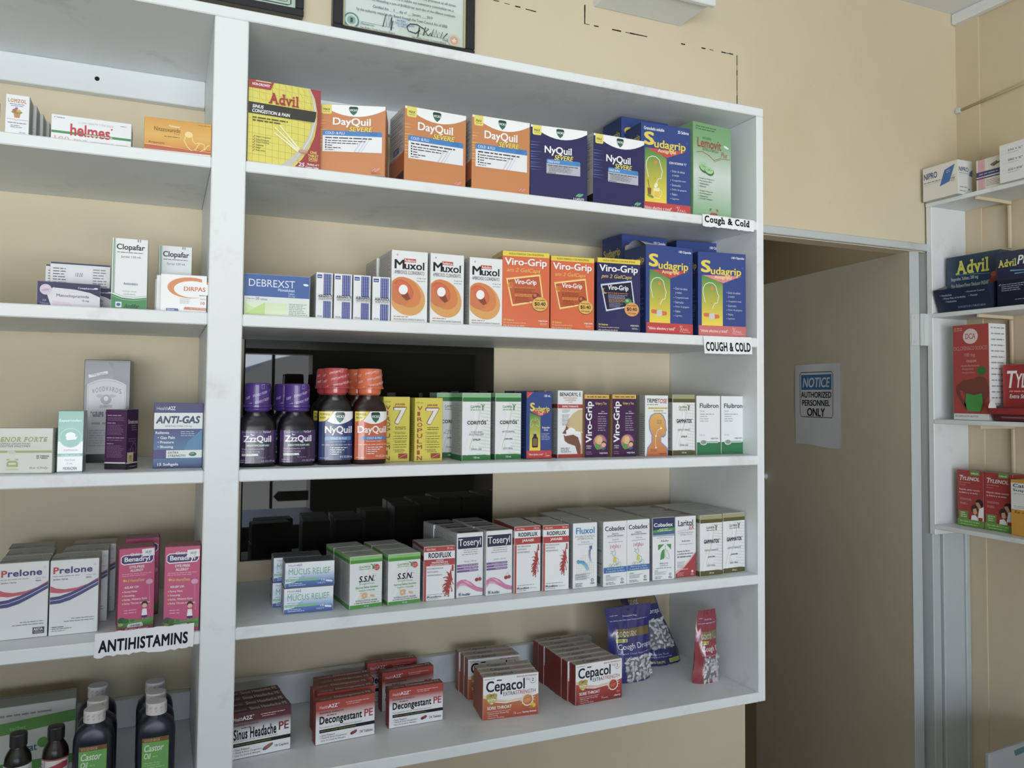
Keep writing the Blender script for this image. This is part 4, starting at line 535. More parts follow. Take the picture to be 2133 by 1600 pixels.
KIND['dirpas'] = dict(f='wh', l='#d3d5d6', t='#d9dadb', name='tablet_carton', F=[E(64, 34, 50, 25, '#dd8a4e', 0), E(70, 38, 42, 20, 'wh', 0), R(90, 2, 100, 70, 'wh'), T('DIRPAS', 50, 31, 98, 43, '#cf6a3c', 'b'), G(84, 52, 100, 55, 1, '#77797c'), G(42, 64, 68, 78, 5, '#a9abae'), T('TABLETAS', 86, 62, 99, 66, '#c4705c'), T('10', 88, 71, 97, 79, '#c4705c', 'b'), P('#c9785c', 53, 87, 100, 88, 100, 95, 50, 94), T('Caja con 20 Tabletas', 64, 89, 98, 92.6, '#f0dfd6', 'b'), P('#5a6aa8', 12, 92, 38, 92, 40, 99, 12, 99), T('Chinoin', 14, 93.6, 30, 97.6, 'w', 'b')])
KIND['enzyme'] = dict(f='#dfe2da', l='#b9bcb2', t='#c3c6ba', name='tablet_carton', F=[R(0, 2, 100, 50, '#e6e8e2', '#dcdfd6'), R(0, 49.6, 100, 54.6, '#a9b878'), E(42, 53, 6, 3, '#cfd3c6'), T('DIGENOR FORTE', 6, 19, 93, 30, '#a7ad7a', 'bis'), T('ENZIMAS DIGESTIVAS', 20, 32, 69, 36.4, '#6d7058', 'i'), T('DIGESTIVE ENZYMES', 20, 37.6, 69, 42, '#6d7058', 'i'), T('60 Tabletas', 78, 60, 96, 63.6, '#4b4d48', 'b'), T('60 Tablets', 78, 64.6, 94, 68, '#4b4d48', 'b'), P('#b5b878', 36, 68, 41, 68, 36, 72), P('#b5b878', 47, 68, 52, 68, 52, 72), P('#b5b878', 39, 72, 49, 72, 52, 77, 52, 86, 36, 86, 36, 77), R(39, 77, 49, 81, '#dfe2da'), R(35, 90, 53, 93, '#cfd0a8'), T('Rx Only', 68, 86, 96, 92.6, '#b0b3ae', 'bi')], Rt=[G(30, 10, 80, 66, 12, '#7a7d74')])
KIND['teal'] = dict(f='#43a08c', l='#8d9a96', t='#5aa896', gloss=1, name='drops_carton', F=[R(0, 0, 100, 50, '#3f9c88', '#58b09c'), R(0, 50, 100, 100, 'w'), E(50, 44, 45, 43, '#7cc4b4'), E(50, 44, 41, 39, '#54ab98'), T('Espasmoden', 4, 13, 92, 18.6, '#bfe6dc', 'b'), E(50, 40, 20, 14, '#e3f0ec'), P('#e3f0ec', 30, 44, 78, 42, 72, 47, 36, 48), L(1.4, '#3f8a7a', 34, 49, 72, 48), T('SUSPENSION', 24, 63, 80, 66, '#8f9694'), R(0, 70, 100, 74.6, '#43a08c'), G(14, 71.2, 90, 73.4, 1, '#a5d2c6'), T('Oral Dose', 30, 79, 70, 82, '#85898a'), T('15 mL', 36, 85, 62, 88, '#85898a'), T('MORAZAN', 24, 92, 78, 97, '#3f4246', 'b')], Rt=[R(0, 0, 100, 100, '#7d8885'), G(20, 8, 84, 92, 22, '#5c6664')])
KIND['gripe'] = dict(f='#43454a', l='#36383d', t='#3d3f43', name='gripe_water_carton', gloss=1, F=[P('#62646a', 0, 2, 50, 2, 64, 10, 66, 18, 40, 22, 0, 24), R(62, 2, 100, 20, '#66686d', '#4d4f54'), P('#dcdcdc', 8, 14.4, 50, 10.4, 51, 13, 9, 17.4), T('NON-ALCOHOLIC', 12, 12.4, 46, 15.2, '#55575c', 'b'), P('#b4b6b9', 6, 92, 6, 24, *arc(6, 24, 92, 24, -6), 92, 92), P('#2f3034', 0, 92, 100, 92, 100, 100, 0, 100), L(.8, '#6d6f74', 9, 90, 9, 25, *arc(9, 25, 89, 25, -5), 89, 90)] + [T(ch, 17 + i * 7.4, 25.6 + .16 * (i - 4) ** 2, 22.8 + i * 7.4, 30.4 + .16 * (i - 4) ** 2, '#4a4b50', 'b') for i, ch in enumerate("WOODWARDS")] + [E(48, 38.6, 12, 12, '#5d5e63'), E(48, 37.6, 5, 6, '#c3c4c6'), E(34, 35, 8, 4, '#85868b'), E(62, 35, 8, 4, '#85868b'), R(18, 39.6, 36, 42.6, '#b3b4b8'), R(60, 39.6, 80, 42.6, '#b3b4b8'), T('CELEBRATED', 34, 44, 62, 46.4, '#55575c', 'b'), T('"GRIPE WATER"', 15, 50.4, 82, 55.4, '#4a4b50', 'bs'), G(18, 60, 80, 63, 1, '#8a8b90'), G(12, 68, 84, 84, 7, '#97989c')])
KIND['simet'] = dict(f='#4a2350', l='#52285a', t='#a8a3a6', name='drops_carton', F=[G(8, 8, 74, 10, 1, '#c3a6c6'), G(8, 12, 90, 18, 3, '#8d6a92'), G(8, 21, 50, 23, 1, '#c3a6c6'), G(8, 25, 92, 42, 8, '#8d6a92'), G(8, 46, 90, 48, 1, '#c3a6c6'), G(8, 50, 80, 52, 1, '#8d6a92'), G(8, 56, 40, 58, 1, '#c3a6c6'), G(8, 60, 92, 80, 9, '#8d6a92'), R(0, 88.4, 100, 90.6, '#dcd6de'), R(0, 90.6, 100, 100, '#2c2a30')],
    Rt=[R(0, 0, 100, 100, '#3c1d44'), T('Simeticona', 10, 17, 96, 24, '#d9cbdc'), G(40, 26, 94, 35, 3, '#8a6f90'), G(16, 48, 90, 54, 2, '#7c6083'), L(3, '#9a7aa4', 36, 70, 46, 62, 62, 56, 80, 58, 86, 66, 78, 74, 62, 72, 56, 64), L(2, '#9a7aa4', 20, 70, 30, 66, 44, 74), P('#d9c49a', 8, 72, 62, 72, 62, 88, 8, 88), P('#c9a45c', 20, 84, 34, 76, 52, 84, 52, 87, 20, 87), T('CPD', 20, 77, 50, 82, '#8d6a3a', 'b'), R(0, 88.4, 100, 90.6, '#dcd6de'), R(0, 90.6, 100, 100, '#2c2a30'), G(30, 94, 90, 96.4, 1, '#8d8a92')])
KIND['antigas'] = dict(f='#45437c', l='#6a6c8a', t='#8d8fa4', name='softgel_carton', F=[R(0, 0, 100, 15, '#3f3c72'), R(0, 40, 100, 72, '#454480', '#4c78a4'), R(0, 86, 100, 100, '#4a6f9c', '#3f4a80'), P('#5088b0', 100, 40, 100, 86, 55, 86, 70, 60), T('Health', 5, 5.4, 28, 10.8, '#d5d4e6', 't'), T('A2Z', 28, 5, 43, 10.8, 'w', 'b'), R(0, 15, 100, 40, '#e6ecea'), T('ANTI-GAS', 4, 20.4, 95, 31.6, '#39466a', 'xi'), T('ANTI-GAS', 3.4, 19.8, 94.4, 31, '#2f3c60', 'bi'), T('SIMETHICONE 125 mg', 22, 34.4, 78, 37.8, '#5d687c', 'i'), T('Relieves', 3.6, 43.6, 31, 47.8, 'w', 'b'), T('• Gas Pain', 8, 51, 43, 55.6, 'w', 'b'), T('• Pressure', 8, 58.4, 41, 62.4, 'w', 'b'), T('• Bloating', 8, 65.6, 40, 70.6, 'w', 'b'), G(55, 43, 92, 51, 3, '#9fc0da'), R(26, 73, 100, 85, '#e6ecea'), T('EXTRA', 29.6, 75, 51, 78.4, '#3c4f50', 'bi'), T('STRENGTH', 29.6, 79.8, 66, 83.4, '#3c4f50', 'bi'), E(80.6, 79.4, 8, 4.6, '#3f6a5c'), E(79, 78.4, 5, 2, '#6f9c8c'), T('15 Softgels', 9, 92.4, 51, 98, 'w', 'b')])
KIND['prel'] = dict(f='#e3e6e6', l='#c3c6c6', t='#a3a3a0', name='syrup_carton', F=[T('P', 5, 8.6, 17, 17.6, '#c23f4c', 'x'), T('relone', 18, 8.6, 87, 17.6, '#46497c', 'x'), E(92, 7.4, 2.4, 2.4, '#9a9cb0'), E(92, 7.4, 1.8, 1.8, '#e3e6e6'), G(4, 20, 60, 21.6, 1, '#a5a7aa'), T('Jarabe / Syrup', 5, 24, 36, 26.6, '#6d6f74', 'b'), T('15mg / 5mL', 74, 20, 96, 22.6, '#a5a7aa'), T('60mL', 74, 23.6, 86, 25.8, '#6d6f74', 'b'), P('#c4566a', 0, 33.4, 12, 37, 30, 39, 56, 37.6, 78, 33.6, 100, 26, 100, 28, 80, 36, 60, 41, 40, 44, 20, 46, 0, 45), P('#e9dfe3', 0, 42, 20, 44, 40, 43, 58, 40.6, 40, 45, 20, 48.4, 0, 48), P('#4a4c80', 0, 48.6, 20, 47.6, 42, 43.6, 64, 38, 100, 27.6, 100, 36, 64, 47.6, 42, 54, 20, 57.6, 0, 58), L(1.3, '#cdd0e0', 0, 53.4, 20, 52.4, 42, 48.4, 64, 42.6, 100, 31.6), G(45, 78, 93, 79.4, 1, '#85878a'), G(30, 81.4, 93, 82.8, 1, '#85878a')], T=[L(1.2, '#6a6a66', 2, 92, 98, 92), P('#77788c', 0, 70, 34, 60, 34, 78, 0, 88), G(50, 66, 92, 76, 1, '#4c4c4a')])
_p = KIND['prel']; KIND['prel_asta'] = dict(_p, F=_p['F'] + [R(71, 87, 95, 95.6, '#4c4e54'), T('ASTA', 73, 88, 92, 91.4, 'w', 'b'), T('MEDICA', 74, 92.4, 92, 94.6, '#c9cbd0', 't')])
KIND['prel_gt'] = dict(_p, F=_p['F'] + [G(5, 88, 30, 89.6, 1, '#6d6f74'), G(5, 90.6, 46, 92, 1, '#85878a'), G(5, 93.4, 34, 94.6, 1, '#85878a')])
KIND['kids'] = dict(f='#c94a78', l='#a83a62', t='#8f4a60', name='childrens_syrup_carton', F=[P('wh', 4, 10, 12, 7.4, 90, 6.4, 97, 9, 97, 15, 90, 18.6, 12, 19.6, 4, 17), P('#46306e', 6, 10.4, 13, 8.4, 89, 7.4, 95, 9.6, 95, 14.4, 89, 17.4, 13, 18.4, 6, 16.4), T("Children's", 30, 5.4, 78, 9, '#efe4ee', 'b'), T('Benadryl', 14, 10, 86, 17.6, 'wh', 'b'), T('DYE-FREE', 29, 21, 71, 24, 'w', 'b'), T('ALLERGY', 31, 25.2, 68, 28.4, 'w', 'b'), G(8, 30, 93, 33.6, 2, '#e6a3ba'), E(15, 38.6, 4, 4, '#e6b24c'), T('4-6 Hours/Dose', 18, 37.4, 72, 40.6, '#e6c05c', 'bi'), T('RELIEF OF:', 17, 46, 57, 48.6, 'w', 'b')] + [
    z for i, s in enumerate(('Runny Nose', 'Sneezing', 'Itchy, Watery Eyes', 'Itchy Throat or Nose')) for z in (E(12, 52.6 + i * 4.8, 2.2, 2.2, '#e6c05c'), T(s, 16, 51.2 + i * 4.8, 16 + len(s) * 3.6, 54.4 + i * 4.8, '#f3dbe4', 'b'))] + [G(16, 74, 54, 79, 2, '#e6a3ba'), E(86, 42, 10, 8, '#dda0c4'), L(.7, '#e9c6d8', 86, 46, 88, 60, 90, 76), E(74, 69, 9, 9, '#3a2a2c'), E(74, 71, 7, 6.4, '#e6bfa0'), P('wh', 68, 75, 80, 75, 82, 83, 66, 83), P('#3f3a6a', 65, 83, 83, 83, 81, 86, 67, 86), L(2, '#e6bfa0', 70, 86, 68, 91), L(2, '#e6bfa0', 78, 86, 84, 90), P('#5f9a52', 0, 88, 30, 86, 60, 88, 100, 85.4, 100, 100, 0, 100), E(10, 87, 11, 9, '#2f5a34'), E(22, 88, 9, 7, '#3c6a3c'), E(8, 92, 7, 5, '#a3b86a'), E(40, 88, 7, 4, '#477c44'), P('wh', 26, 94, 30, 92, 66, 91, 70, 93, 70, 96, 26, 96.6), T('DYE-FREE', 36, 93, 62, 95.2, '#55505c', 'b'), R(0, 96.4, 100, 100, '#b8406a'), T('Bubble Gum!', 20, 97, 84, 99.6, '#f3cfdc', 'bi')], Rt=[R(0, 0, 100, 100, '#7d3350'), G(16, 50, 84, 92, 12, '#a36a80')])
KIND['plantain'] = dict(f='#d3d6d0', l='#a9aca6', t='#a9aba2', name='powder_carton', F=[R(0, 0, 100, 26, '#c9cac2'), P('#5f9a4a', 0, 27, 40, 25, 100, 16, 100, 34, 50, 42, 0, 45), T('sachet', 55, 30, 66, 36, '#8dc07c', 'b'), T('Fibrat', 58, 60, 74, 72, '#3f6a8a', 'b'), E(78, 61, 4, 4, '#5fa04a', -30), G(20, 10, 84, 14, 1, '#8a8c86'), R(0, 86, 100, 100, '#5f9a4a')])
# right-hand unit
KIND['needles'] = dict(f='#e3e2da', l='#dfe0dc', t='#c3c2bc', name='needle_carton', F=[T('NIPRO', 3, 17, 42, 36, '#2f4478', 'b'), G(3, 43, 52, 47, 1, '#77839c'), L(.7, '#8a93a8', 3, 53, 52, 50), P('#3a6cb0', 63, 20, 92, 10, 77, 58, 49, 66), G(68, 22, 82, 30, 2, '#b0c6e6'), L(.7, '#8a93a8', 78, 44, 92, 42), T('100', 81, 47, 92, 53, '#6d7a94', 'b'), T('PCS', 81, 55, 91, 60, '#6d7a94')], Rt=[T('NIPRO', 5, 20, 72, 33, '#3a4a74', 'b'), G(6, 36, 70, 39, 1, '#8d96a8'), L(1, '#9aa3b4', 4, 44, 96, 40), P('#4b6496', 80, 34, 100, 24, 100, 46, 78, 44), G(10, 76, 60, 80, 1, '#8d96a8'), G(10, 88, 50, 91, 1, '#6d7a94'), R(70, 82, 80, 86, '#6d7a94')])
KIND['swabs'] = dict(f='#e0dfda', l='#d3d3d0', t='#d0cfca', name='wipe_carton', F=[R(6, 0, 32, 100, '#dcaab4'), L(1, '#c98a98', 10, 0, 10, 100), L(1, '#c98a98', 20, 0, 20, 100), R(0, 40, 100, 56, '#3c4276'), R(0, 60, 100, 64, '#3c4276'), G(10, 45, 80, 50, 1, '#a6accc'), P('#77797c', 52, 22, 76, 14, 80, 20, 58, 30), P('#55575c', 60, 26, 86, 18, 88, 22, 64, 31), G(36, 70, 92, 90, 4, '#a3a3a6')])
KIND['syringe'] = dict(f='#e6e8ea', l='#d9dbdd', t='#d0d1d2', name='syringe_carton', F=[z for i, s in enumerate(('27G × ½"', '29G × ½"', '31G × 5/16"')) for z in (L(.5, '#b9bbbf', 7, 16 + i * 26, 17, 16 + i * 26, 17, 25 + i * 26, 7, 25 + i * 26, 7, 16 + i * 26), T(s, 22, 15 + i * 26, 60, 21 + i * 26, '#55607c', 'b'), G(22, 24 + i * 26, 50, 26 + i * 26, 1, '#a9adb8'), P('#4b5c94', 68, 11 + i * 26, 90, 7 + i * 26, 90, 21 + i * 26, 68, 25 + i * 26))])
KIND['diclo'] = dict(f='#b3433c', l='w', t='#8f3a36', name='capsule_carton', F=[E(50, 12, 21, 20, '#e6d6d4'), T('DCA', 36, 9, 64, 15, '#c4655f', 'b'), G(3, 2.4, 34, 5.6, 2, '#e0b0aa'), T('DICLOFENACO SODICO', 2, 22.4, 96, 26.6, '#d08a84', 'b'), T('100 mg', 32, 29.6, 62, 34.4, '#d9a09a'), T('OLIGOFE', 38, 37, 66, 39.4, '#e6c6c2'), T('Antiinflamatorio', 22, 41.6, 74, 44, '#d9a09a', 'i'), T('Analgésico', 24, 45.4, 58, 47.8, '#d9a09a', 'i'), T('Antipirético', 24, 49.2, 60, 51.4, '#d9a09a', 'i'),
    E(80, 48.6, 13, 11, '#3f7a44'), P('#7d463a', 72, 54, 84, 55, 94, 58, 100, 66, 100, 74, 88, 80, 84, 88, 76, 92, 40, 91, 30, 84, 34, 74, 28, 70, 16, 68, 24, 76, 36, 84, 34, 90, 20, 80, 6, 70, 8, 64, 30, 58, 56, 57), P('#4fa04e', 36, 72, 58, 74, 80, 72, 82, 82, 74, 91, 40, 91, 34, 82), R(0, 81.4 + 12, 100, 100, 'w'), T('100 CAPSULAS DE GELATINA', 4, 95, 70, 97, '#8d8f92', 'b')], Rt=[R(0, 0, 100, 100, 'w')] + [G(12, 3 + i * 6, 92, 5 + i * 6, 1, '#9a9c9e') for i in range(15)])
KIND['tyl_k'] = dict(f='#a83230', l='#8f2c2c', t='#8d7a74', name='childrens_syrup_carton', F=[R(50, 0, 86, 8, '#6a9a44'), T('Infantil', 55, 2.4, 80, 5.8, '#dfe9cf', 'b'), T('T', 9, 9, 24, 18, 'w', 'bi'), T('YLENOL', 20, 11, 86, 17.6, 'w', 'bi'), G(8, 20.6, 52, 22.4, 1, '#c9847e'), G(8, 25, 32, 26.6, 1, '#c9847e'), T('Rápido alivio contra', 8, 33, 86, 36.6, '#efd6d2', 'b'), T('la fiebre y el dolor', 8, 38.6, 80, 42, '#efd6d2', 'b'), G(10, 50, 60, 53, 2, '#d9a49e'), G(10, 57.6, 40, 61, 2, '#d9a49e'), E(84, 57, 15, 15, '#3a2a26'), P('#c99a7c', 70, 56, 82, 55, 90, 62, 86, 68, 76, 66), E(66, 68, 14, 16, '#4b332b'), P('#d6a98c', 60, 68, 72, 66, 76, 74, 68, 78, 60, 75), P('wh', 84, 66, 100, 62, 100, 88, 76, 88), P('wh', 54, 80, 68, 78, 76, 82, 76, 89, 52, 89), R(80, 82, 96, 90, '#a8282c'), R(6, 73, 42, 88, '#6a9a44'), G(12, 75, 36, 84, 3, '#dfe9cf'), R(0, 87.6, 100, 100, '#6aa03c'), T('Para niños de 2 a 11 años', 10, 90, 84, 93, '#e6f0d8', 'i'), G(14, 95.6, 78, 97, 1, '#c9e0a8')])
KIND['cataf'] = dict(f='#d0982f', l='#b98a2c', t='#c9932f', name='suspension_carton', F=[R(0, 5, 100, 53, '#e3e3e0'), T('Cataflam', 6, 6.6, 92, 13, '#3f4a6a', 'b'), T('Suspensión', 6, 15.6, 96, 21.6, '#3f4a6a', 'b'), G(8, 23.4, 76, 25, 1, '#8d8f94'), G(8, 46, 50, 50, 2, '#a3a5a8'), T('Rx', 10, 55, 28, 60, '#5d471c', 'i'), G(34, 56.6, 80, 59, 1, '#8d6a24')])

# ------------------------------------------------------------------ the room
D = .3065; FL = -1.78; CE = .918; XR = 2.0075
def slab(name, mat, boxes, kind='structure', parent=None, bev=0):
    mb = MB()
    for b in boxes: mb.box(*b, b=bev)
    o = mb.build(name, mat, parent)
    if kind: o['kind'] = kind
    return o
slab('floor', TILE, [(-2.7, STORE_Y - .15, FL - .1, 3.4, 3.2, FL)])
slab('ceiling', WHITEC, [(-2.7, STORE_Y - .15, CE, XR + .1, D + .05, CE + .1)])
WB = slab('wall_back', WALL, [(-2.7, D, FL, 1.2165, D + .05, CE), (1.2165, D, .205, 1.88, D + .05, CE), (1.88, D, FL, XR + .1, D + .05, CE)])
slab('wall_right', WALLR, [(XR, STORE_Y - .15, FL, XR + .1, D, CE), (XR - .005, .236, FL, XR, D, CE)])
slab('wall_left', WALL, [(-2.7, STORE_Y - .15, FL, -2.6, D, CE)])
slab('wall_front', flat('dark_wood_panelling', '#4a4131', .6, .3), [(-2.6, STORE_Y - .15, OZ1, XR, STORE_Y, CE), (OX1, STORE_Y - .15, FL, XR, STORE_Y, OZ1), (-2.6, STORE_Y - .15, FL, OX0, STORE_Y, OZ1), (OX0, STORE_Y - .15, FL, .25, STORE_Y, -.98)])
# cracks round the patched board high on the back wall
mb = MB(); r9 = random.Random(3)
def crack(x0, z0, x1, z1, w, dash=1.):
    n = max(1, int(max(abs(x1 - x0), abs(z1 - z0)) / .012))
    for i in range(n):
        if r9.random() > dash: continue
        a, b = i / n, (i + 1) / n; ww = w * r9.uniform(.4, 1.2)
        xa, za, xb, zb = x0 + (x1 - x0) * a, z0 + (z1 - z0) * a, x0 + (x1 - x0) * b, z0 + (z1 - z0) * b
        if abs(x1 - x0) > abs(z1 - z0): mb.box(xa, D - .0006, za - ww, xb, D + .001, za + ww)
        else: mb.box(xa - ww, D - .0006, min(za, zb), xa + ww, D + .001, max(za, zb))
crack(1.2027, .655, 1.2027, .5, .0011); crack(.7646, .6495, 1.2027, .655, .0013, .55); crack(.7646, .649, .7646, .694, .0014, .8); crack(.485, .66, .64, .652, .0011, .6)
mb.build('crack', DARK, WB)
mb = MB()
for i in range(9):                                              # old nail heads and filler spots
    x, z = r9.uniform(.9, 1.95), r9.uniform(.3, .88); mb.rings([(.004, 0), (.003, .0012), (.001, .0016)], 10)
    for k in range(len(mb.v) - 30, len(mb.v)): a, b, c = mb.v[k]; mb.v[k] = (x + a, D - c, z + b)
mb.build('nail_head', WALL, WB)
slab('beam', WHITEC, [(.787, .19, .695, 1.03, D, CE), (.780, .176, .688, 1.036, .19, CE)], bev=.002)
slab('trim_1', WHITEC, [(XR - .024, STORE_Y, .885, XR, D, CE)], bev=.004)
# door opening, casing and the open door
slab('trim_2', GREYP, [(1.2, D - .012, .207, 1.886, D + .06, .2275)], bev=.002)
slab('trim_3', GREYP, [(1.868, D - .012, FL, 1.898, D + .05, .207)], bev=.002)
slab('trim_4', GREYP, [(1.903, D - .018, FL, 1.985, D, -.585), (1.985, D - .024, FL, 2.002, D, -.585)], bev=.002)
slab('trim_5', WALL, [(1.2165, D, FL, 1.222, D + .06, .207)])
dr = empty('door_1', (1.812, .312, FL), math.atan2(.773, .113)); dr['kind'] = 'structure'
HZ = .2085 - FL
mb = MB(); mb.box(.004, -.030, .01, .78, 0, HZ, b=.002); mb.build('door_leaf', DOORP, dr)
mb = MB(); mb.box(0, -.031, .01, .0045, .001, HZ + .001, b=.0015); mb.build('hinge_edge', GREYP, dr)
for z in (-.015, -1.45):
    mb = MB(); zz = z - FL; mb.box(-.0022, -.028, zz - .045, 0, -.001, zz + .045, b=.0006)
    mb.tube([(-.004, -.034, zz - .045), (-.004, -.034, zz + .045)], .006, 10)
    for q in (-.022, 0, .022): mb.tube([(-.004, -.034, zz + q - .0006), (-.004, -.034, zz + q + .0006)], .0066, 10)
    mb.box(-.006, -.064, zz - .045, -.004, -.036, zz + .045, b=.0006)
    for q in (-.034, .034): mb.tube([(-.0022, -.012, zz + q), (-.0034, -.012, zz + q)], .0035, 8)
    mb.build('hinge', STEEL, dr)
mb = MB(); mb.rings([(.012, 0), (.012, .004), (.008, .006), (.008, .02), (.018, .03), (.02, .04), (.012, .048)], 20)
mb.v = [(.71 + a, c, 1.285 + b) for a, b, c in mb.v]; mb.build('door_knob', STEEL, dr, True)
# the back room beyond the door
slab('wall_1', BACKWALL, [(.6, 2.6, FL, 3.3, 2.7, 1.3), (.5, D + .05, FL, .6, 2.7, 1.3), (3.2, D + .05, FL, 3.3, 2.7, 1.3), (XR + .1, D + .05, FL, 3.3, D + .1, 1.3)])
slab('ceiling_1', BACKWALL, [(.5, D + .05, 1.05, 3.3, 2.7, 1.15)])
# tinted window let into the back wall
wn = empty('window_1', (.2875, D, -.32)); wn['kind'] = 'structure'
mb = MB(); mb.box(-.2560, -.004, -.207, .2560, .001, .2185, b=.0012); mb.build('glass_pane', TINT, wn)
mb = MB(); mb.box(-.2570, -.0028, -.208, -.2555, .001, .2195); mb.box(.2555, -.0028, -.208, .2570, .001, .2195); mb.box(-.2570, -.0028, -.2085, .2570, .001, -.2065); mb.build('sealant_bead', DARK, wn)
# outside: street, neighbour, hanging sign on the shop front glass (all met by the dark window's reflection)
mb = MB(); mb.add([(.70, -8.4, FL), (4, -8.4, FL), (4, -8.4, .9), (1.13, -8.4, .22), (.70, -8.4, -.02), (.70, -12, FL), (4, -12, FL), (4, -12, .9), (1.13, -12, .22), (.70, -12, -.02)], [(0, 1, 2, 3, 4), (5, 9, 8, 7, 6), (0, 4, 9, 5), (4, 3, 8, 9), (3, 2, 7, 8), (1, 6, 7, 2)])
o = mb.build('building', BLDG); o['kind'] = 'structure'; tag(o, 'grey rendered shed with a sloping roof across the street, seen only in the dark glass', 'building')

# slide sign and counter
t = empty('slide_sign', (.69, STORE_Y + .03, -.89))
mb = MB(); mb.v = []; pts = [(-.115, .0), (-.085, -.033), (.115, -.033), (.115, .033), (-.085, .033)]
mb.add([(x, y, z) for y in (-.004, .0) for x, z in pts], [(0, 1, 2, 3, 4), (9, 8, 7, 6, 5)] + [(i, (i + 1) % 5, (i + 1) % 5 + 5, i + 5) for i in range(5)], SIGNC := '#2a2c2f')
paint(mb, [T('<SLIDE', 12, 26, 92, 74, '#6d6f70', 'bD')], lambda u, v, o: (-.115 + u * .23, o, .033 - v * .066), .29)
o = mb.build('sign_plate', PLAST, t)
mb = MB(); mb.box(-.14, -.012, -.9, -.12, .004, .94); mb.build('door_stile', GRILLE, t)
tag(t, 'dark arrow door sign lettered with a sliding direction, mirrored in the dark window glass', 'sign')
t = empty('service_counter', (.2, -2.05, FL))
mb = MB(); mb.box(-1.7, -.28, 0, .36, .22, .945, b=.004); mb.build('counter_body', COUNTER, t)
mb = MB(); mb.box(-1.74, -.31, .945, .40, .25, .98, b=.006); mb.build('counter_top', COUNTER, t)
tag(t, 'dark service counter across the shop, seen only as a reflection in the dark glass', 'counter')
t = empty('counter_shade_block', (-.95, -1.95, FL + .9802))  # unseen block added to keep shop-front light off the lower left shelves
mb = MB(); mb.box(-.78, -.16, 0, .78, .16, .03, b=.003); mb.box(-.78, -.16, .03, -.765, .16, .25, b=.002); mb.box(.765, -.16, .03, .78, .16, .25, b=.002); mb.box(-.764, .145, .03, .764, .159, .25, b=.002); mb.build('shade_block_case', COUNTER, t)
mb = MB(); mb.box(-.79, -.17, .25, .79, .17, .27, b=.003); mb.build('shade_block_top', COUNTER, t)
tag(t, 'low dark block added on the counter behind the viewer to shade the lower shelves', 'light blocker')

# ------------------------------------------------------------------ the white wall shelving
ZT = {1: .1499, 2: -.0892, 3: -.3281, 4: -.5670, 5: -.8009}
ZB = {1: .1321, 2: -.1083, 3: -.3470, 4: -.5860, 5: -.8197}
su = empty('wall_shelf_unit', (0, D, -.82))
def part(name, boxes, mat=PAINT, parent=None, bev=.0016):
    mb = MB()
    for b in boxes: mb.box(b[0], b[1] - D, b[2] + .82, b[3], b[4] - D, b[5] + .82, b=bev)
    return mb.build(name, mat, parent or su)
BK = D - .0008; XL = -1.1
part('top_board', [(XL - .02, 0, .370, 1.0175, BK, .3874)])
part('side_panel', [(1.0, 0.0006, -.8197, 1.0176, BK, .3699)])
part('side_panel', [(XL - .02, 0, -.8197, XL, BK, .3699)])
part('divider', [(-.0505, .0004, -.8197, 0, BK, .3699)])
for r in range(1, 6):
    part('shelf', [(.0001, 0.0002, ZB[r], .9999, BK, ZT[r])])
    part('shelf', [(XL + .0001, 0.0002, ZB[r], -.0506, BK, ZT[r])])
b1 = part('back_batten', [(XL + .001, .2862, .3195, -.0507, BK, .3698)]); part('back_batten', [(.0002, .2862, .3195, .9998, BK, .3698)])
part('back_batten', [(XL + .001, .2862, -.8008, -.0507, BK, -.752)]); part('back_batten', [(.0002, .2862, -.8008, .78, BK, -.745)])
mb = MB(); mb.tube([(-.231, .2858 - D, .345 + .82), (-.231, .2868 - D, .345 + .82)], .004, 14); mb.build('screw_hole', DARK, b1)
tag(su, 'built-in white painted wall shelving of two bays filled with medicine boxes', 'shelves')

# ------------------------------------------------------------------ cartons on the right-hand bay
def pl(kind, key, d, row, label, **kw):
    return carton(kind, FIT[key], d, ZT.get(row, row) + .0002, label, **kw)
NTH = ['front', 'second from front', 'third from front', 'fourth from front', 'fifth from front', 'sixth from front', 'rearmost']
def stack(kind, key, d, row, label, n, gap=.0012, group=None, jit=.002, skip=0, fit=None, cat='medicine box'):
    X, Y, th, w, h = fit or FIT[key]; a = R_(th)
    for i in range(skip, n):
        jx = r9.uniform(-jit, jit) if i else 0; off = i * (d + gap)
        carton(kind, (X - math.sin(a) * off + jx, Y + math.cos(a) * off, th, w, h), d, ZT.get(row, row) + .0002, label % NTH[i] if '%s' in label else label, group=group, cat=cat)
pl('sinus', 'sinus_yellow', .06, 1, 'yellow sinus and pain box with black band beside the divider')
G1 = 'orange and white cold and flu boxes'
pl('orange', 'orange1', .08, 1, 'orange cold and flu box turned askew beside the yellow sinus box', group=G1)
pl('orange', 'orange2', .081, 1, 'middle one of the three orange cold and flu boxes on the top shelf', group=G1)
pl('orange', 'orange3', .081, 1, 'orange cold and flu box standing next to a navy one', group=G1)
pl('navy', 'navy1', .081, 1, 'navy night-time cold box touching the last orange box', group='navy night-time cold boxes')
pl('navy', 'navy2', .081, 1, 'navy night-time cold box next to the tall blue box with honey and mug picture', group='navy night-time cold boxes')
pl('sud25', 'blue_gran', .06, 1, 'tall blue box with yellow lettering, head outline and picture of a hot drink', cat='medicine box')
carton('sud100', (.739, .103, -.3, .114, .2135), .075, ZT[1] + .0002, 'blue box peeping out behind the hot-drink box on the top shelf')
pl('lemon', 'green_lemon', .052, 1, 'pale green box with lime slices at the right end of the top shelf')
pl('blue_tab', 'debrexst', .03, 2, 'low blue and lime green tablet box beside the divider')
GA = 'small white drops boxes with blue dot columns'
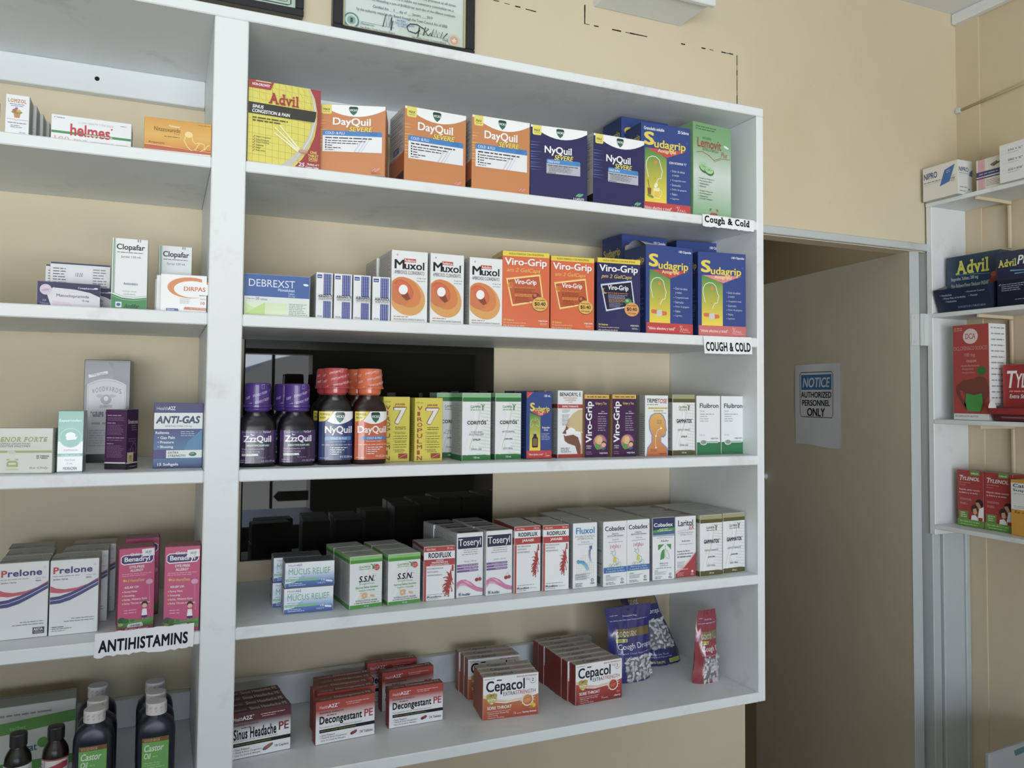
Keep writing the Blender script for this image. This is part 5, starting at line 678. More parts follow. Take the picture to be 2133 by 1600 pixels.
for i, (k, n) in enumerate(zip(('drops_tr', 'drops_tr', 'drops', 'drops'), ('leftmost', 'second', 'third', 'last'))):
    pl(k, 'alb%d' % (i + 1), .056, 2, '%s of the four small white boxes with blue dot columns' % n + (' beside the tall white one' if i == 3 else ''), group=GA)
GM = 'white syrup boxes with orange swirl'
pl('mux_p', 'mux1', .079, 2, 'white box with orange swirl standing beside the dotted drops boxes', group=GM)
pl('mux_p', 'mux2', .079, 2, 'middle white box with orange swirl and red tab', group=GM)
pl('mux_a', 'mux3', .075, 2, 'white orange-swirl box with orange tab, leaning on the bright orange box', group=GM)
stack('mux_p', 'mux1', .079, 2, 'white syrup box hidden behind the first orange-swirl box', 2, gap=.014, skip=1, group=GM)
GV = 'gel capsule boxes with sachet picture'
pl('vg_am', 'vg1', .07, 2, 'bright orange gel capsule box beside the white swirl boxes', group=GV)
pl('vg_am', 'vg2', .07, 2, 'bright orange gel capsule box next to the navy one', group=GV)
pl('vg_pm', 'vg3', .07, 2, 'navy gel capsule box with glowing sachet and price oval', group=GV)
GS = 'blue capsule boxes with green and yellow panel'
pl('sud100', 'sud1', .08, 2, 'blue capsule box with open top flap next to the navy gel capsule box', group=GS)
pl('sud100f', 'sud2', .08, 2, 'blue capsule box with faded pink band above the capitals shelf label', group=GS)
carton('sud100', (.764, .14, 2.9, .1165, .2182), .075, ZT[2] + .0002, 'blue box behind the open-flapped blue capsule box on the second shelf', group=GS)
carton('sud100', (.901, .14, -5.2, .118, .217), .075, ZT[2] + .0002, 'blue box behind the faded blue capsule box on the second shelf', group=GS)
# its open flap
mb = MB(); X, Y, th, w, h = FIT['sud1']; n = 8
vs = []
for i in range(n + 1):
    t = i / n; vs += [(0, -.078 + .074 * t, .004 + .014 * math.sin(t * math.pi)), (.045, -.078 + .074 * t, .003 + .008 * math.sin(t * math.pi))]
mb.add(vs, [(2 * i, 2 * i + 1, 2 * i + 3, 2 * i + 2) for i in range(n)], '#b9bcc6')
fl = mb.mesh('top_flap', CARD)
for o in list(COL.objects):
    if o.get('label', '').startswith('blue capsule box with open'): f = obj('top_flap', fl, o, None, (-w / 2, .042, h - .003)); f['label'] = 'pale raised cardboard flap'
# third shelf
GY = 'yellow syrup boxes with a big seven'
pl('seven', 'v7a', .032, 3, 'yellow syrup box with big white 7, next to the orange cold bottle', group=GY)
pl('seven', 'v7b', .032, 3, 'yellow syrup box with big white 7, next to the green-banded boxes', group=GY)
GC = 'white syrup boxes with green bands'
pl('cor_s', 'cor1', .056, 3, 'green-banded white syrup box marked cold and flu relief', group=GC)
carton('cor_s', (.357, .125, -4, .055, .1215), .056, ZT[3] + .0002, 'green-banded box set back between the yellow box and its twin', group=GC)
pl('cor_j', 'cor2', .056, 3, 'green-banded white syrup box next to the blue cough box', group=GC)
pl('tos', 'tos', .05, 3, 'slim blue cough box with lungs and bottle picture')
pl('ben_e', 'benE', .05, 3, 'white expectorant box with a brown head profile and red base')
pl('vgt', 'vgt1', .05, 3, 'purple syrup box with sideways lettering, beside the head-profile box', group='purple syrup boxes')
pl('vgt', 'vgt2', .05, 3, 'purple syrup box with sideways lettering, beside the amber head box', group='purple syrup boxes')
pl('trim', 'trim', .05, 3, 'white syrup box with amber head and shoulders silhouette')
pl('gam_s', 'gam1', .05, 3, 'olive-banded white syrup box on the third shelf')
pl('flui', 'flu1', .05, 3, 'white box with green base and spoon, touching the olive-banded box', group='white boxes with green base')
pl('flui', 'flu2', .05, 3, 'white box with green base and spoon, nearest the shelf end panel', group='white boxes with green base')
carton('tos', (.512, .12, -1, .052, .126), .05, ZT[3] + .0002, 'dark box top showing behind the slim blue cough box')
carton('ben_e', (.58, .128, 0, .053, .128), .05, ZT[3] + .0002, 'box top showing behind the head-profile expectorant box')
# fourth shelf
GU = 'blue and white mucus tablet boxes'
mf = FIT['mucb']; mt = (mf[0] + .001, mf[1] + .001, -2.4, mf[3] + .0004, .041)
mf = (mf[0], mf[1], mf[2], mf[3], .0408)
for i, (nm, dx) in enumerate((('front', 0), ('rear', -.012))):
    oy = i * .048
    carton('mucus', (mf[0] + dx, mf[1] + oy, mf[2], mf[3], mf[4]), .044, ZT[4] + .0002, 'lower %s box of the blue and white mucus tablet stack' % nm, group=GU)
    carton('mucus', (mt[0] + dx, mt[1] + oy, mt[2], mt[3], mt[4]), .044, ZT[4] + .0413, 'upper %s box of the blue and white mucus tablet stack' % nm, group=GU)
stack('ssn', 'ssn1', .044, 4, 'small green-topped nasal drops box, %s, beside the mucus tablets', 3, group='green-topped nasal drops boxes')
stack('ssn', 'ssn2', .044, 4, 'small green-topped nasal drops box, %s, beside the short red box', 3, group='green-topped nasal drops boxes')
stack('rod_g', 'rodg', .038, 4, 'short white box with red bands, %s of its row', 2, group='white and red lung boxes')
stack('tos_s', 'tos1', .051, 4, 'pink-wave white box with dark name panel, %s, beside the short red box', 3, group='white boxes with pink wave')
stack('tos_j', 'tos2', .051, 4, 'pink-wave white box with dark name panel, %s, beside tall red boxes', 3, group='white boxes with pink wave')
stack('rod_j', 'rod1', .05, 4, 'tall red-banded box with lungs, %s, beside the pink-wave boxes', 2, group='white and red lung boxes')
stack('rod_j', 'rod2', .05, 4, 'tall red-banded box with lungs, %s, beside the blue-arrow boxes', 2, group='white and red lung boxes')
stack('fluxol', 'fluxol', .048, 4, 'white box with blue curved arrows, %s of its row', 3, group='white boxes with blue arrows')
stack('cob_i', 'cob1', .046, 4, 'white box with child on tricycle, %s, beside the blue-arrow boxes', 4, group='white boxes with tricycle drawing')
stack('cob_i', 'cob2', .046, 4, 'white box with child on tricycle, %s, beside the green-lungs boxes', 4, group='white boxes with tricycle drawing')
stack('cob_a', 'coba', .05, 4, 'navy-topped white box with green lungs, %s of its row', 3, group='navy-topped green lungs boxes')
stack('laritol', 'lari', .05, 4, 'white box with red curved corner, %s of its row', 3, group='white boxes with red corner')
stack('gam_j', 'gam2', .055, 4, 'olive-banded box on the fourth shelf, %s, beside the red-cornered boxes', 3, group='olive-banded boxes on the fourth shelf')
stack('gam_j', 'gam3', .055, 4, 'olive-banded box on the fourth shelf, %s, nearest the end panel', 3, group='olive-banded boxes on the fourth shelf')
# bottom shelf
stack('sinus_h', 'sinus', .0235, 5, 'dark maroon sinus headache box beside the divider, %s of its stack', 4, gap=.0018, group='maroon sinus headache boxes', fit=(.0010, .0849, 5.7, .0985, .0733))
GD = 'red decongestant boxes'
X, Y, th, w, h = FIT['dec1']
carton('decong', FIT['dec1'], .0205, ZT[5] + .0002, 'red decongestant box at the front of the five-box stack', group=GD)
for i, (yy, xx) in enumerate(((.128, .1475), (.150, .1435), (.172, .1535), (.194, .156))):
    carton('decong', (xx, yy, 2.5, w, h), .0205, ZT[5] + .0002, 'red decongestant box, %s of the five-box stack' % NTH[i + 1].replace('fifth from front', 'rearmost'), group=GD)
carton('decong', FIT['dec2'], .0205, ZT[5] + .0002, 'red decongestant box standing alone in front, next to the lozenge boxes', group=GD)
carton('decong', (.2775, .187, 4.5, .103, .071), .0205, ZT[5] + .0002, 'shaded red decongestant box behind the lone front one', group=GD)
carton('decong', FIT['dec4'], .0205, ZT[5] + .0002, 'red decongestant box leaning at the very back by the batten', group=GD)
GH = 'honey lemon lozenge boxes'; X, Y, th, w, h = FIT['cep1']
for i, (xx, yy, t) in enumerate(((X, Y, th), (.4395, .1025, -5), (.443, .1265, -5), (.4451, .1801, -3.9), (.4455, .2045, -3.9), (.444, .2295, -3.9))):
    carton('cep_h', (xx, yy, t, .108, .0771), .0228, ZT[5] + .0002, 'honey lemon lozenge box, %s of its row' % NTH[i].replace('sixth from front', 'rearmost'), group=GH)
GR = 'cherry lozenge boxes'; X, Y, th, w, h = FIT['cepc']
for i, (xx, yy) in enumerate(((X, Y), (.6205, .1005), (.6195, .1255), (.620, .1505), (.6205, .1755), (.618, .2005), (.619, .2285))):
    carton('cep_c', (xx, yy, th, w, h), .0232, ZT[5] + .0002, 'cherry lozenge box, %s of its row' % NTH[i], group=GR)

# ------------------------------------------------------------------ bottles
def front_map(a, b, pw, z0, z1, span=.94):
    def f(u, v, o):
        x = (u - .5) * 2 * a * span; k = max(0, 1 - (abs(x) / a) ** pw) ** (1 / pw)
        nx, ny = (abs(x) / a) ** (pw - 1) / a * (1 if x > 0 else -1), -max(k, 1e-3) ** (pw - 1) / b
        l = math.hypot(nx, ny); return (x + nx / l * o, -b * k + ny / l * o, z1 - v * (z1 - z0))
    return f
def label_mesh(name, art, a, b, pw, z0, z1, base, span=.94, mat=GLOSS, n=24):
    mb = MB(); f = front_map(a, b, pw, z0, z1, span)
    mb.add([f(i / n, j, .0003) for j in (0, 1) for i in range(n + 1)], [(n + 1 + i, n + 2 + i, i + 1, i) for i in range(n)], base)
    paint(mb, art, f, (z1 - z0) / (2 * a * span), step=.00003, base=.0006, grid=12)
    return mb.mesh(name, mat)
def cyl_map(r, z0, z1, arc_=2.6):
    def f(u, v, o):
        t = (u - .5) * arc_; rr_ = (r[0] + (r[1] - r[0]) * v) + o
        return (rr_ * math.sin(t), -rr_ * math.cos(t), z1 - v * (z1 - z0))
    return f
def cold_bottle(kind):
    zz = kind == 'zzz'
    if zz:
        W_, H_ = .0295, .133; a, b = W_, .019
        body = [(a * .94, 0), (a, .003), (a, .062), (a * .97, .068), (a * .86, .076), ((.62 * a, .72 * b, 2), .083), ((.016, .016, 2), .087), ((.015, .015, 2), .094)]
        cap = [(.0205, .094), (.0215, .0945), (.0215, .098), (.0203, .099), (.0197, .13), (.0188, .1325), (.016, .133)]; cc = '#4a2b86'; bc = '#140f18'
        words, wc = ['SLEEP', 'SOUNDLY'], '#c9bce0'; lz = (.006, .058)
        lab = [R(0, 0, 100, 34, '#3f2460', '#4e2a76'), R(0, 34, 100, 100, '#33224a'), T('From the Makers of', 8, 3, 48, 8, '#b5a6c6'), *shield(56, 5, 4.4, .92)[:1], T('NyQuil', 64, 1.4, 84, 9.6, '#d5cbe0', 'b'), T('ZzzQuil', 11, 16, 86, 39, 'wh', 'b'), P('wh', 30, 9, 33, 13, 39, 13.6, 41, 9, 38, 15.4, 33, 15.6, 30, 13), R(17, 42, 82, 50, '#2f6a50'), T('NIGHTTIME SLEEP-AID', 20, 43.6, 80, 48.4, '#e3efe8', 'b'), T('Diphenhydramine HCl', 8, 54, 67, 60.4, '#cfc4da'), T('Non-Habit Forming', 8, 62, 55, 68.4, '#cfc4da'), P('w', 8, 70.6, 52, 70.6, 50, 74, 53, 77.4, 8, 77.4), T('Not for treating Pain', 10, 72, 38, 76, '#44424c', 'b'), T('Warming Berry', 45, 81, 72, 86, '#a497b3'), E(80, 82, 4, 3, '#2f2a2c'), L(1, '#4c6a48', 76, 86, 80, 80, 85, 78), G(5, 88, 30, 97, 2, '#a497b3'), T('6 FL OZ (177 ml)', 60, 91, 96, 98, '#c9bfd4')]
        base = '#33224a'
    else:
        ny = kind == 'ny'
        W_, H_ = .0288, .160; a, b = W_, .019
        body = [(a * .94, 0), (a, .003), (a, .088), (a * .97, .094), (a * .86, .102), ((.62 * a, .74 * b, 2), .110), ((.0165, .0165, 2), .114), ((.0155, .0155, 2), .121)]
        cap = [(.0195, .119), (.0198, .1255), (.0238, .126), (.0240, .128), (.0222, .131), (.0205, .157), (.0196, .1595), (.017, .160)]; cc = '#b8343a' if ny else '#d9622c'; bc = '#170f12' if ny else '#2a1210'
        words, wc = ['FAST', 'SYMPTOM', 'RELIEF', 'MULTI'], '#efc3c0'; lz = (.008, .088)
        bs = '#263770' if ny else '#cf5f32'; mark = '#9aa8d2' if ny else '#f0c6a8'
        lab = [R(0, 0, 100, 100, bs), P('#e3d23c', 0, 0, 40, 0, 30, 12, 14, 20, 0, 21), P('wh', 42, 0, 100, 0, 100, 12, *arc(100, 14, 22, 20, 9)), T('POWERFUL', 3, 4, 30, 8, '#4b4520', 'b'), T('RELIEF', 3, 11, 19, 14.6, '#4b4520', 'b'), *shield(60, 12, 14.5, 1.4), T('NyQuil' if ny else 'DayQuil', 16 if ny else 6, 30, 96, 49, 'wh', 'b'), P('#3a7fc4', 20, 51.6, 92, 51.6, 94, 53, 94, 59, 16, 59, 16, 54), T('COLD & FLU', 33, 53, 80, 57.6, '#d9e8f4', 'b'), T('Nighttime Relief' if ny else 'Multi-Symptom Relief', 32, 60.4, 78, 64, mark, 'b'), G(8, 67, 97, 69.6, 1, mark)]
        lab += [z for i in range(4) for z in (P('w', 31, 73 + i * 4.4, 34, 73 + i * 4.4, 32.5, 75.4 + i * 4.4), G(36, 73 + i * 4.4, 84 - i * 9, 75.4 + i * 4.4, 1, 'w'))] + [T('8 FL OZ (236 ml)', 62, 91, 98, 96.4, 'w'), G(4, 94, 28, 96, 1, mark)]
        base = bs
    bm = MB(); bm.rings(body, 48, bc, 3.2, b / a)
    cm = MB(); cm.rings(cap, 44, cc)
    r1, r0 = (cap[-2][0], cap[3][0]); cmz = (cap[3][1], cap[-2][1]); art = []
    rq = random.Random(11)
    for k in range(11):
        wd = words[k % len(words)]; x = -2 + (k % 4) * 27 + (k // 4) * 7; y = 6 + (k // 4) * 34 + (k % 4) * -3 + 8
        art.append(T(wd, x, y, x + 3.6 * len(wd), y + 12, wc, 'b'))
    art.append(L(.7, wc, 58, 8, 66, 8, 66, 26, 58, 26, 58, 8))
    mp = cyl_map((r1, r0), cmz[0], cmz[1])
    paint(cm, art, lambda u, v, o: mp(u, min(.97, max(.03, v - (u - .5) * .38 + .02)), o), .42, base=.0003)
    ring = MB(); zc = cap[0][1]; rr_ = cap[0][0]
    ring.rings([(rr_ - .003, zc - .004), (rr_ - .0008, zc - .001), (rr_ - .0004, zc)] if not zz else [(.0165, .087), (.0195, .089), (.0203, .0938)], 40, cc)
    return [('bottle_body', bm.mesh('bottle_body', PLAST, True)), ('front_label', label_mesh('front_label', lab, a, b, 3.2, lz[0], lz[1], base)), ('cap', cm.mesh('cap', GLOSS, False)), ('seal_band', ring.mesh('seal_band', GLOSS, True))]
def castor():
    a, b = .0272, .0180
    body = [(a * .93, 0), (a, .0025), (a, .082), (a * .97, .088), (a * .88, .096), ((.66 * a, .8 * b, 2.2), .102), ((.0125, .0125, 2), .106), ((.0115, .0115, 2), .112)]
    bm = MB(); bm.rings(body, 44, '#171a2c', 3.4, b / a)
    cm = MB(); cm.rings([(.0140, .108), (.0146, .1085), (.0146, .1235), (.0140, .125), (.010, .1252)], 40, '#d9d6d6')
    paint(cm, [z for i in range(5) for z in (G(4 + i * 20, 22, 16 + i * 20, 40, 2, '#b5707c'), G(6 + i * 20, 58, 15 + i * 20, 76, 2, '#c08c94'))], lambda u, v, o: cyl_map((.0146, .0146), .109, .123)(u, v - (u % .2) * 1.6 + .1, o), .5, base=.0002)
    lab = [R(0, 0, 100, 9, '#7d5a30'), R(0, 9, 100, 100, '#6fae5c'), T('GOODSENSE', 8, 2, 66, 7.4, '#cbb58c', 's'), T('Castor', 8, 14, 82, 28, '#d9ecd0', 'bi'), T('Oil', 8, 31, 34, 43, '#d9ecd0', 'bi'), G(40, 37, 58, 40, 1, '#a9cf9c'), G(8, 50, 90, 62, 3, '#a9cf9c'), G(8, 70, 90, 90, 4, '#a9cf9c')]
    return [('bottle_body', bm.mesh('bottle_body', PLAST, True)), ('front_label', label_mesh('front_label', lab, a, b, 3.4, .008, .078, '#6fae5c', .66)), ('cap', cm.mesh('cap', PLAST))]
def tonic(red):
    a = .0172
    body = [(a * .92, 0), (a, .002), (a, .066), (a * .95, .073), (a * .8, .079), (.0105, .084), (.0092, .088), (.0092, .092)]
    bm = MB(); bm.rings(body, 40, '#14130f' if not red else '#1c1214')
    cm = MB(); cm.rings([(.0108, .0875), (.0112, .088), (.0112, .1035), (.0104, .1055), (.006, .1058)], 24, '#26272a')
    lab = [R(0, 0, 100, 100, '#d3d6d4'), R(0, 0, 100, 3, '#b3303c' if red else '#d3d6d4')] + ([R(26, 3, 28, 100, '#b3303c'), P('#a82f3c', 40, 18, 76, 8, 92, 10, 90, 22, 54, 30, 42, 30), G(42, 40, 92, 60, 3, '#55585c')] if red else [E(30, 18, 18, 13, '#3a6a64'), G(54, 8, 92, 40, 5, '#6d7072')]) + [G(4, 10, 22, 70, 8, '#8d8f92')]
    mb = MB(); mp = cyl_map((a, a), .006, .064, 2.9); n = 24
    mb.add([mp(i / n, j, .0003) for j in (0, 1) for i in range(n + 1)], [(n + 1 + i, n + 2 + i, i + 1, i) for i in range(n)], '#d3d6d4')
    paint(mb, lab, mp, .058 / (2.9 * a), base=.0006, grid=12)
    return [('bottle_body', bm.mesh('bottle_body', PLAST, True)), ('front_label', mb.mesh('front_label', CARD)), ('cap', cm.mesh('cap', PLAST))]
PROT = {'zzz': cold_bottle('zzz'), 'ny': cold_bottle('ny'), 'day': cold_bottle('day'), 'castor': castor(), 'tonic_r': tonic(1), 'tonic_g': tonic(0)}
def bottle(kind, x, y, row, label, group, rz=0, name='syrup_bottle'):
    t = empty(name, (x, y, ZT[row] + .0002), R_(rz)); tag(t, label, 'bottle', group)
    cap = None
    for nm, me in PROT[kind]:
        o = obj(nm, me, cap if nm == 'seal_band' else t)
        if nm == 'cap': cap = o
GZ = 'purple-capped sleep syrup bottles'
bottle('zzz', .0300, .052, 3, 'purple-capped dark bottle right beside the divider, at the front', GZ)
bottle('zzz', .0920, .052, 3, 'purple-capped dark bottle next to the red-capped bottle, at the front', GZ, 4)
bottle('zzz', .0360, .098, 3, 'purple-capped bottle behind the one beside the divider', GZ)
bottle('zzz', .0830, .112, 3, 'purple-capped bottle standing behind, its cap between the two front ones', GZ, 8)
bottle('ny', .1555, .055, 3, 'red-capped dark bottle with blue night-time cold label', 'day and night cold bottles', -4)
bottle('ny', .1530, .100, 3, 'red-capped bottle behind the front red-capped one', 'day and night cold bottles')
bottle('day', .2120, .052, 3, 'orange-capped dark bottle with orange daytime label', 'day and night cold bottles', 4)
bottle('day', .2050, .100, 3, 'orange-capped bottle behind the front orange-capped one', 'day and night cold bottles')
GO = 'dark blue oil bottles with white caps'
for i, (x, y) in enumerate(((-.1905, .046), (-.1890, .086), (-.1930, .150))):
    bottle('castor', x, y, 5, 'white-capped dark blue oil bottle, %s, beside the small tonic bottles' % NTH[i].replace('third from front', 'rearmost'), GO, 0, 'oil_bottle')
for i, (x, y) in enumerate(((-.1075, .044), (-.1085, .086), (-.1100, .136))):
    bottle('castor', x, y, 5, 'white-capped dark blue oil bottle, %s, beside the divider' % NTH[i].replace('third from front', 'rearmost'), GO, 0, 'oil_bottle')
GT = 'small dark tonic bottles'
bottle('tonic_g', -.2860, .045, 5, 'small black-capped tonic bottle with green oval on its label', GT, 0, 'tonic_bottle')
bottle('tonic_r', -.2400, .052, 5, 'small black-capped tonic bottle with red-edged label beside the oil bottles', GT, -6, 'tonic_bottle')
bottle('tonic_g', -.3330, .050, 5, 'small dark tonic bottle cut off by the left edge of the photo', GT, 0, 'tonic_bottle')

# ------------------------------------------------------------------ left-hand bay cartons
def lb(kind, key, d, row, label, **kw): return pl(kind, key, d, row, label, **kw)
lb('child', 'lomzol', .035, 1, 'small white upright box with orange name and basket drawing', group='small white upright boxes')
for i in range(3):
    X, Y, th, w, h = FIT['lomzol']
    carton('child', (X + .004 + .004 * i, Y + .037 * (i + 1), th, w, h), .0355, ZT[1] + .0002, 'small white upright box, %s, beside the red and green box' % NTH[i + 1].replace('fourth from front', 'rearmost'), group='small white upright boxes')
carton('child', (-.3680, .035, 0, .030, .058), .03, ZT[1] + .0002, 'grey shaded box at the left edge of the photo on the top shelf')
lb('helm', 'helmes', .045, 1, 'low white tablet box with red name and green stripe')
lb('amber', 'nita', .05, 1, 'low amber tablet box with caterpillar outline beside the divider')
carton('child', (-.1625, .16, 0, .012, .04), .02, ZT[1] + .0002, 'small grey box far back between the white and the amber boxes')
carton('peach', (-.410, .03, 0, .0665, .0665), .018, ZT[2] + .0002, 'peach and white box cut by the left edge of the photo', group='peach and white boxes')
carton('peach', (-.408, .052, 0, .0725, .066), .03, ZT[2] + .0002, 'box just behind the peach and white one at the left edge', group='peach and white boxes')
lb('metoc', 'meto', .028, 2, 'low navy and lilac tablet box in front of the fine-print box', group='navy and lilac tablet boxes')
carton('metoc', (-.2640, .072, 6, .0818, .0371), .028, ZT[2] + .0002, 'navy and lilac tablet box tucked behind its twin', group='navy and lilac tablet boxes')
lb('metoc_back', 'metob', .022, 2, 'white box showing its fine-print back with a blue handwritten price', group='fine-print boxes')
carton('metoc_back', (-.284, .146, 1.4, .083, .078), .022, ZT[2] + .0002, 'second fine-print box behind the handwritten-price box', group='fine-print boxes')
lb('clop_j', 'clop1', .045, 2, 'tall white box with green base and stripes beside the fine-print box', group='white and green striped boxes')
lb('clop_s', 'clop2', .045, 2, 'white and green striped box standing behind the orange-ellipse boxes', group='white and green striped boxes')
X, Y, th, w, h = FIT['dirpas']
carton('dirpas', (X, Y, -2.4, .0655, h), .014, ZT[2] + .0002, 'white tablet box with orange ellipse beside the divider, front one', group='orange-ellipse tablet boxes')
carton('dirpas', (X - .006, Y + .017, -2.4, .066, h), .014, ZT[2] + .0002, 'white orange-ellipse tablet box, second from the front', group='orange-ellipse tablet boxes')
carton('dirpas', (X - .008, Y + .034, -2.4, .066, h - .004), .014, ZT[2] + .0002, 'white orange-ellipse tablet box, rearmost of three', group='orange-ellipse tablet boxes')
lb('enzyme', 'digenor', .025, 3, 'cream tablet box with olive stripe at the left edge of the photo')
lb('teal', 'teal', .036, 3, 'slim teal and white drops box with a turtle-like oval emblem')
lb('gripe', 'wood', .06, 3, 'tall silver-grey box with arched label standing at the back')
a = FIT['simL']
carton('simet', (-.1888, .0640, -29, .0345, .0903), .030, ZT[3] + .0002, 'purple drops box turned with one corner forward')
lb('antigas', 'antig', .03, 3, 'violet-blue softgel box with white name band beside the divider')
GP = 'white syrup boxes with red and blue wave'
stack('prel_asta', 'prel1', .055, 4, 'white box with red and blue wave, %s, at the left photo edge', 3, gap=.003, group=GP)
X, Y, th, w, h = FIT['prel2']
for i, dx in enumerate((0, .009, .017)):
    carton('prel_gt' if i == 0 else 'prel', (X + dx, Y + i * .058, th, w, h), .055, ZT[4] + .0002, 'white box with red and blue wave, %s, beside the pink boxes' % NTH[i], group=GP)
GK = "pink children's allergy boxes"
b1_ = lb('kids', 'ben1', .045, 4, "pink children's allergy box next to the white wave boxes", group=GK)
b2_ = lb('kids', 'ben2', .045, 4, "pink children's allergy box beside the divider", group=GK)
carton('kids', (-.1585, .125, 2, .0500, .1225), .045, ZT[4] + .0002, "pink children's allergy box behind the one next to the wave boxes", group=GK)
mb = MB(); mb.box(-.008, -.0005, -.0055, .009, 0, .0055, b=.0002, col='wh'); paint(mb, [T('18.00', 24, 28, 74, 60, '#4b4d55', 'i'), G(50, 72, 70, 80, 1, '#6d6f78')], lambda u, v, o: (-.008 + .017 * u, -.0005 - o, .0055 - .011 * v), .65)
st = mb.mesh('price_sticker', PAPER)
for b in (b1_, b2_): obj('price_sticker', st, b, None, (.0145, -.0227, .1145), (0, R_(-3), 0))
carton('plantain', (-.4250, .165, 3, .2, .100), .05, ZT[5] + .0002, 'pale box with green curved band behind the dark tonic bottles')

# ------------------------------------------------------------------ bags of cough drops
def bag(loc, rz, w, h, th, base, gold, sooth, lean, shear, wtop, window, label, wide=1., seed=1):
    """stand-up pouch: thin at the top seal, fullest near the bottom gusset, with a clear window full of wrapped drops"""
    t = empty('cough_drop_bag', loc, R_(rz)); tag(t, label, 'bag', 'cough drop bags')
    rq = random.Random(seed); ph = [rq.uniform(0, 6.28) for _ in range(6)]
    def prof(v): return th * min(1, (v / .62) ** 1.15 if v > .02 else .02) * (1 if v < .9 else 1 - (v - .9) * 1.4)
    def ctr(u, v):
        z = h * (1 - v); ww = w * (wtop + (1 - wtop) * min(1, v * 1.4))
        wob = .0016 * math.sin(9 * v + ph[0]) + .001 * math.sin(17 * v + ph[1])
        return ((u - .5) * ww + shear * (1 - v) + wob * (2 * u - 1), lean * (1 - v) ** 1.3, z)
    def front(u, v, o=0):
        x, y, z = ctr(u, v); s = max(0, 1 - abs(2 * u - 1) ** 2.6)
        return (x, y - prof(v) * .5 * s - o + .0011 * math.sin(14 * v + 9 * u + ph[2]) * s + .0008 * math.sin(31 * u + ph[3] + 12 * v) * s, z)
    def back(u, v):
        x, y, z = ctr(u, v); s = max(0, 1 - abs(2 * u - 1) ** 2.6); return (x, y + prof(v) * .5 * s, z)
    mb = MB(); nu, nv = 24, 30
    for f, flip in ((front, 0), (back, 1)):
        fs = [(j * (nu + 1) + i, (j + 1) * (nu + 1) + i, (j + 1) * (nu + 1) + i + 1, j * (nu + 1) + i + 1) for j in range(nv) for i in range(nu)]
        mb.add([f(i / nu, j / nv) for j in range(nv + 1) for i in range(nu + 1)], fs if not flip else [q[::-1] for q in fs], base)
    mb.add([f(i / nu, 1) for f in (front, back) for i in range(nu + 1)], [(i, i + 1, nu + 2 + i, nu + 1 + i) for i in range(nu)], base)
    x = wide
    art = [E(50, 5, 2.6, 2.6, '#1c1d24'), G(8, 10, 26, 11.4, 1, '#b9bcd8'), T('Resealable Bag', 36, 12, 66, 14.4, '#c9cbe4', 'b'), G(6, 17, 92, 18.6, 1, '#a9acd0')] + [P(gold, 18, 29, 97, 29, 97, 40, 14, 40), T('GOODSENSE', 16, 32.4, 16 + 54 * x, 39, '#d9d4c0', 's'), R(14, 41.6, 14 + 24 * x, 46, '#c9cf52'), T('Soothing', 16, 42.4, 14 + 21 * x, 45.4, '#3b3f1c', 'b'), T('Cough Drops' if x < 1.2 else 'Cough Dro', 16, 48.4, 97, 57.6, 'w'), T('Menthol Cough Suppressant', 16, 60, 92, 62.4, '#b9bcd8')] if sooth else [P(gold, 20, 4, 97, 4, 97, 16, 14, 16), T('GOODSENSE', 18, 7.6, 74, 14, '#d9d4c0', 's'), T('Cough Drops', 14, 22, 96, 31, 'w'), T('• Soothes Sore Throats', 8, 82, 62, 84.6, '#b9bcd8'), T('• Temporarily Relieves Cough', 8, 86, 68, 88.6, '#b9bcd8'), T('30 DROPS', 12, 93, 42, 96.4, '#c9cf52', 'b'), R(58, 91, 95, 97, '#c9cf52'), G(61, 92.6, 92, 95.4, 2, '#4b4f1c')]
    wx0, wy0, wx1, wy1 = window
    art.append(P('#6d7075', wx0, wy0 + 2, (wx0 + wx1) / 2, wy0, wx1, wy0 + 1.6, wx1, wy1 - 1, wx0, wy1))
    paint(mb, art[:-1], front, h / w, step=.00004, base=.0004, grid=10)
    paint(mb, [R(wx0, wy0, wx1, wy1, '#74777b')], front, h / w, base=.0003, grid=12)
    mb.build('pouch_film', FILM, t, True)
    dm = MB()
    def drop(cx, cy, cz, r, ax, c):
        a = Vector((math.cos(ax) * .9, rq.uniform(-.3, .3), math.sin(ax))).normalized(); e = a.orthogonal().normalized(); g = a.cross(e); P0 = Vector((cx, cy, cz)); vs = []; n = 9
        for tt, q in ((-1.45, .55), (-1.2, .42), (-1, .62), (-.5, .98), (0, 1.05), (.5, .98), (1, .62), (1.2, .42), (1.45, .55)):
            for k in range(n):
                s = 6.2832 * k / n; j = rq.uniform(.72, 1.28); w_ = (e * math.cos(s) + g * math.sin(s)) * (q * r * .8 * j); w_[1] *= .55; vs.append(P0 + a * (tt * r * 1.1) + w_)
        dm.add(vs, [(i * n + k, i * n + (k + 1) % n, (i + 1) * n + (k + 1) % n, (i + 1) * n + k) for i in range(8) for k in range(n)], c)
    ww, hh = (wx1 - wx0) / 100, (wy1 - wy0) / 100; r = .0052; nx, ny = max(3, round(ww * w / (r * 1.9))), max(3, round(hh * h / (r * 1.7)))
    for j in range(ny):
        for i in range(nx):
            u = wx0 / 100 + ww * (i + .5 + rq.uniform(-.3, .3)) / nx; v = wy0 / 100 + hh * (j + .5 + rq.uniform(-.3, .3)) / ny
            q = front(min(max(u, wx0 / 100 + .05), min(wx1, 93) / 100), min(v, .96), -.0012); drop(q[0], q[1], q[2], r * rq.uniform(.85, 1.15), rq.uniform(0, 3.14), rq.choice(('#c9cbcb', '#dcdede', '#b3b6b8', '#cfd1d3' if wide < 1.2 else '#d9c3c3')))
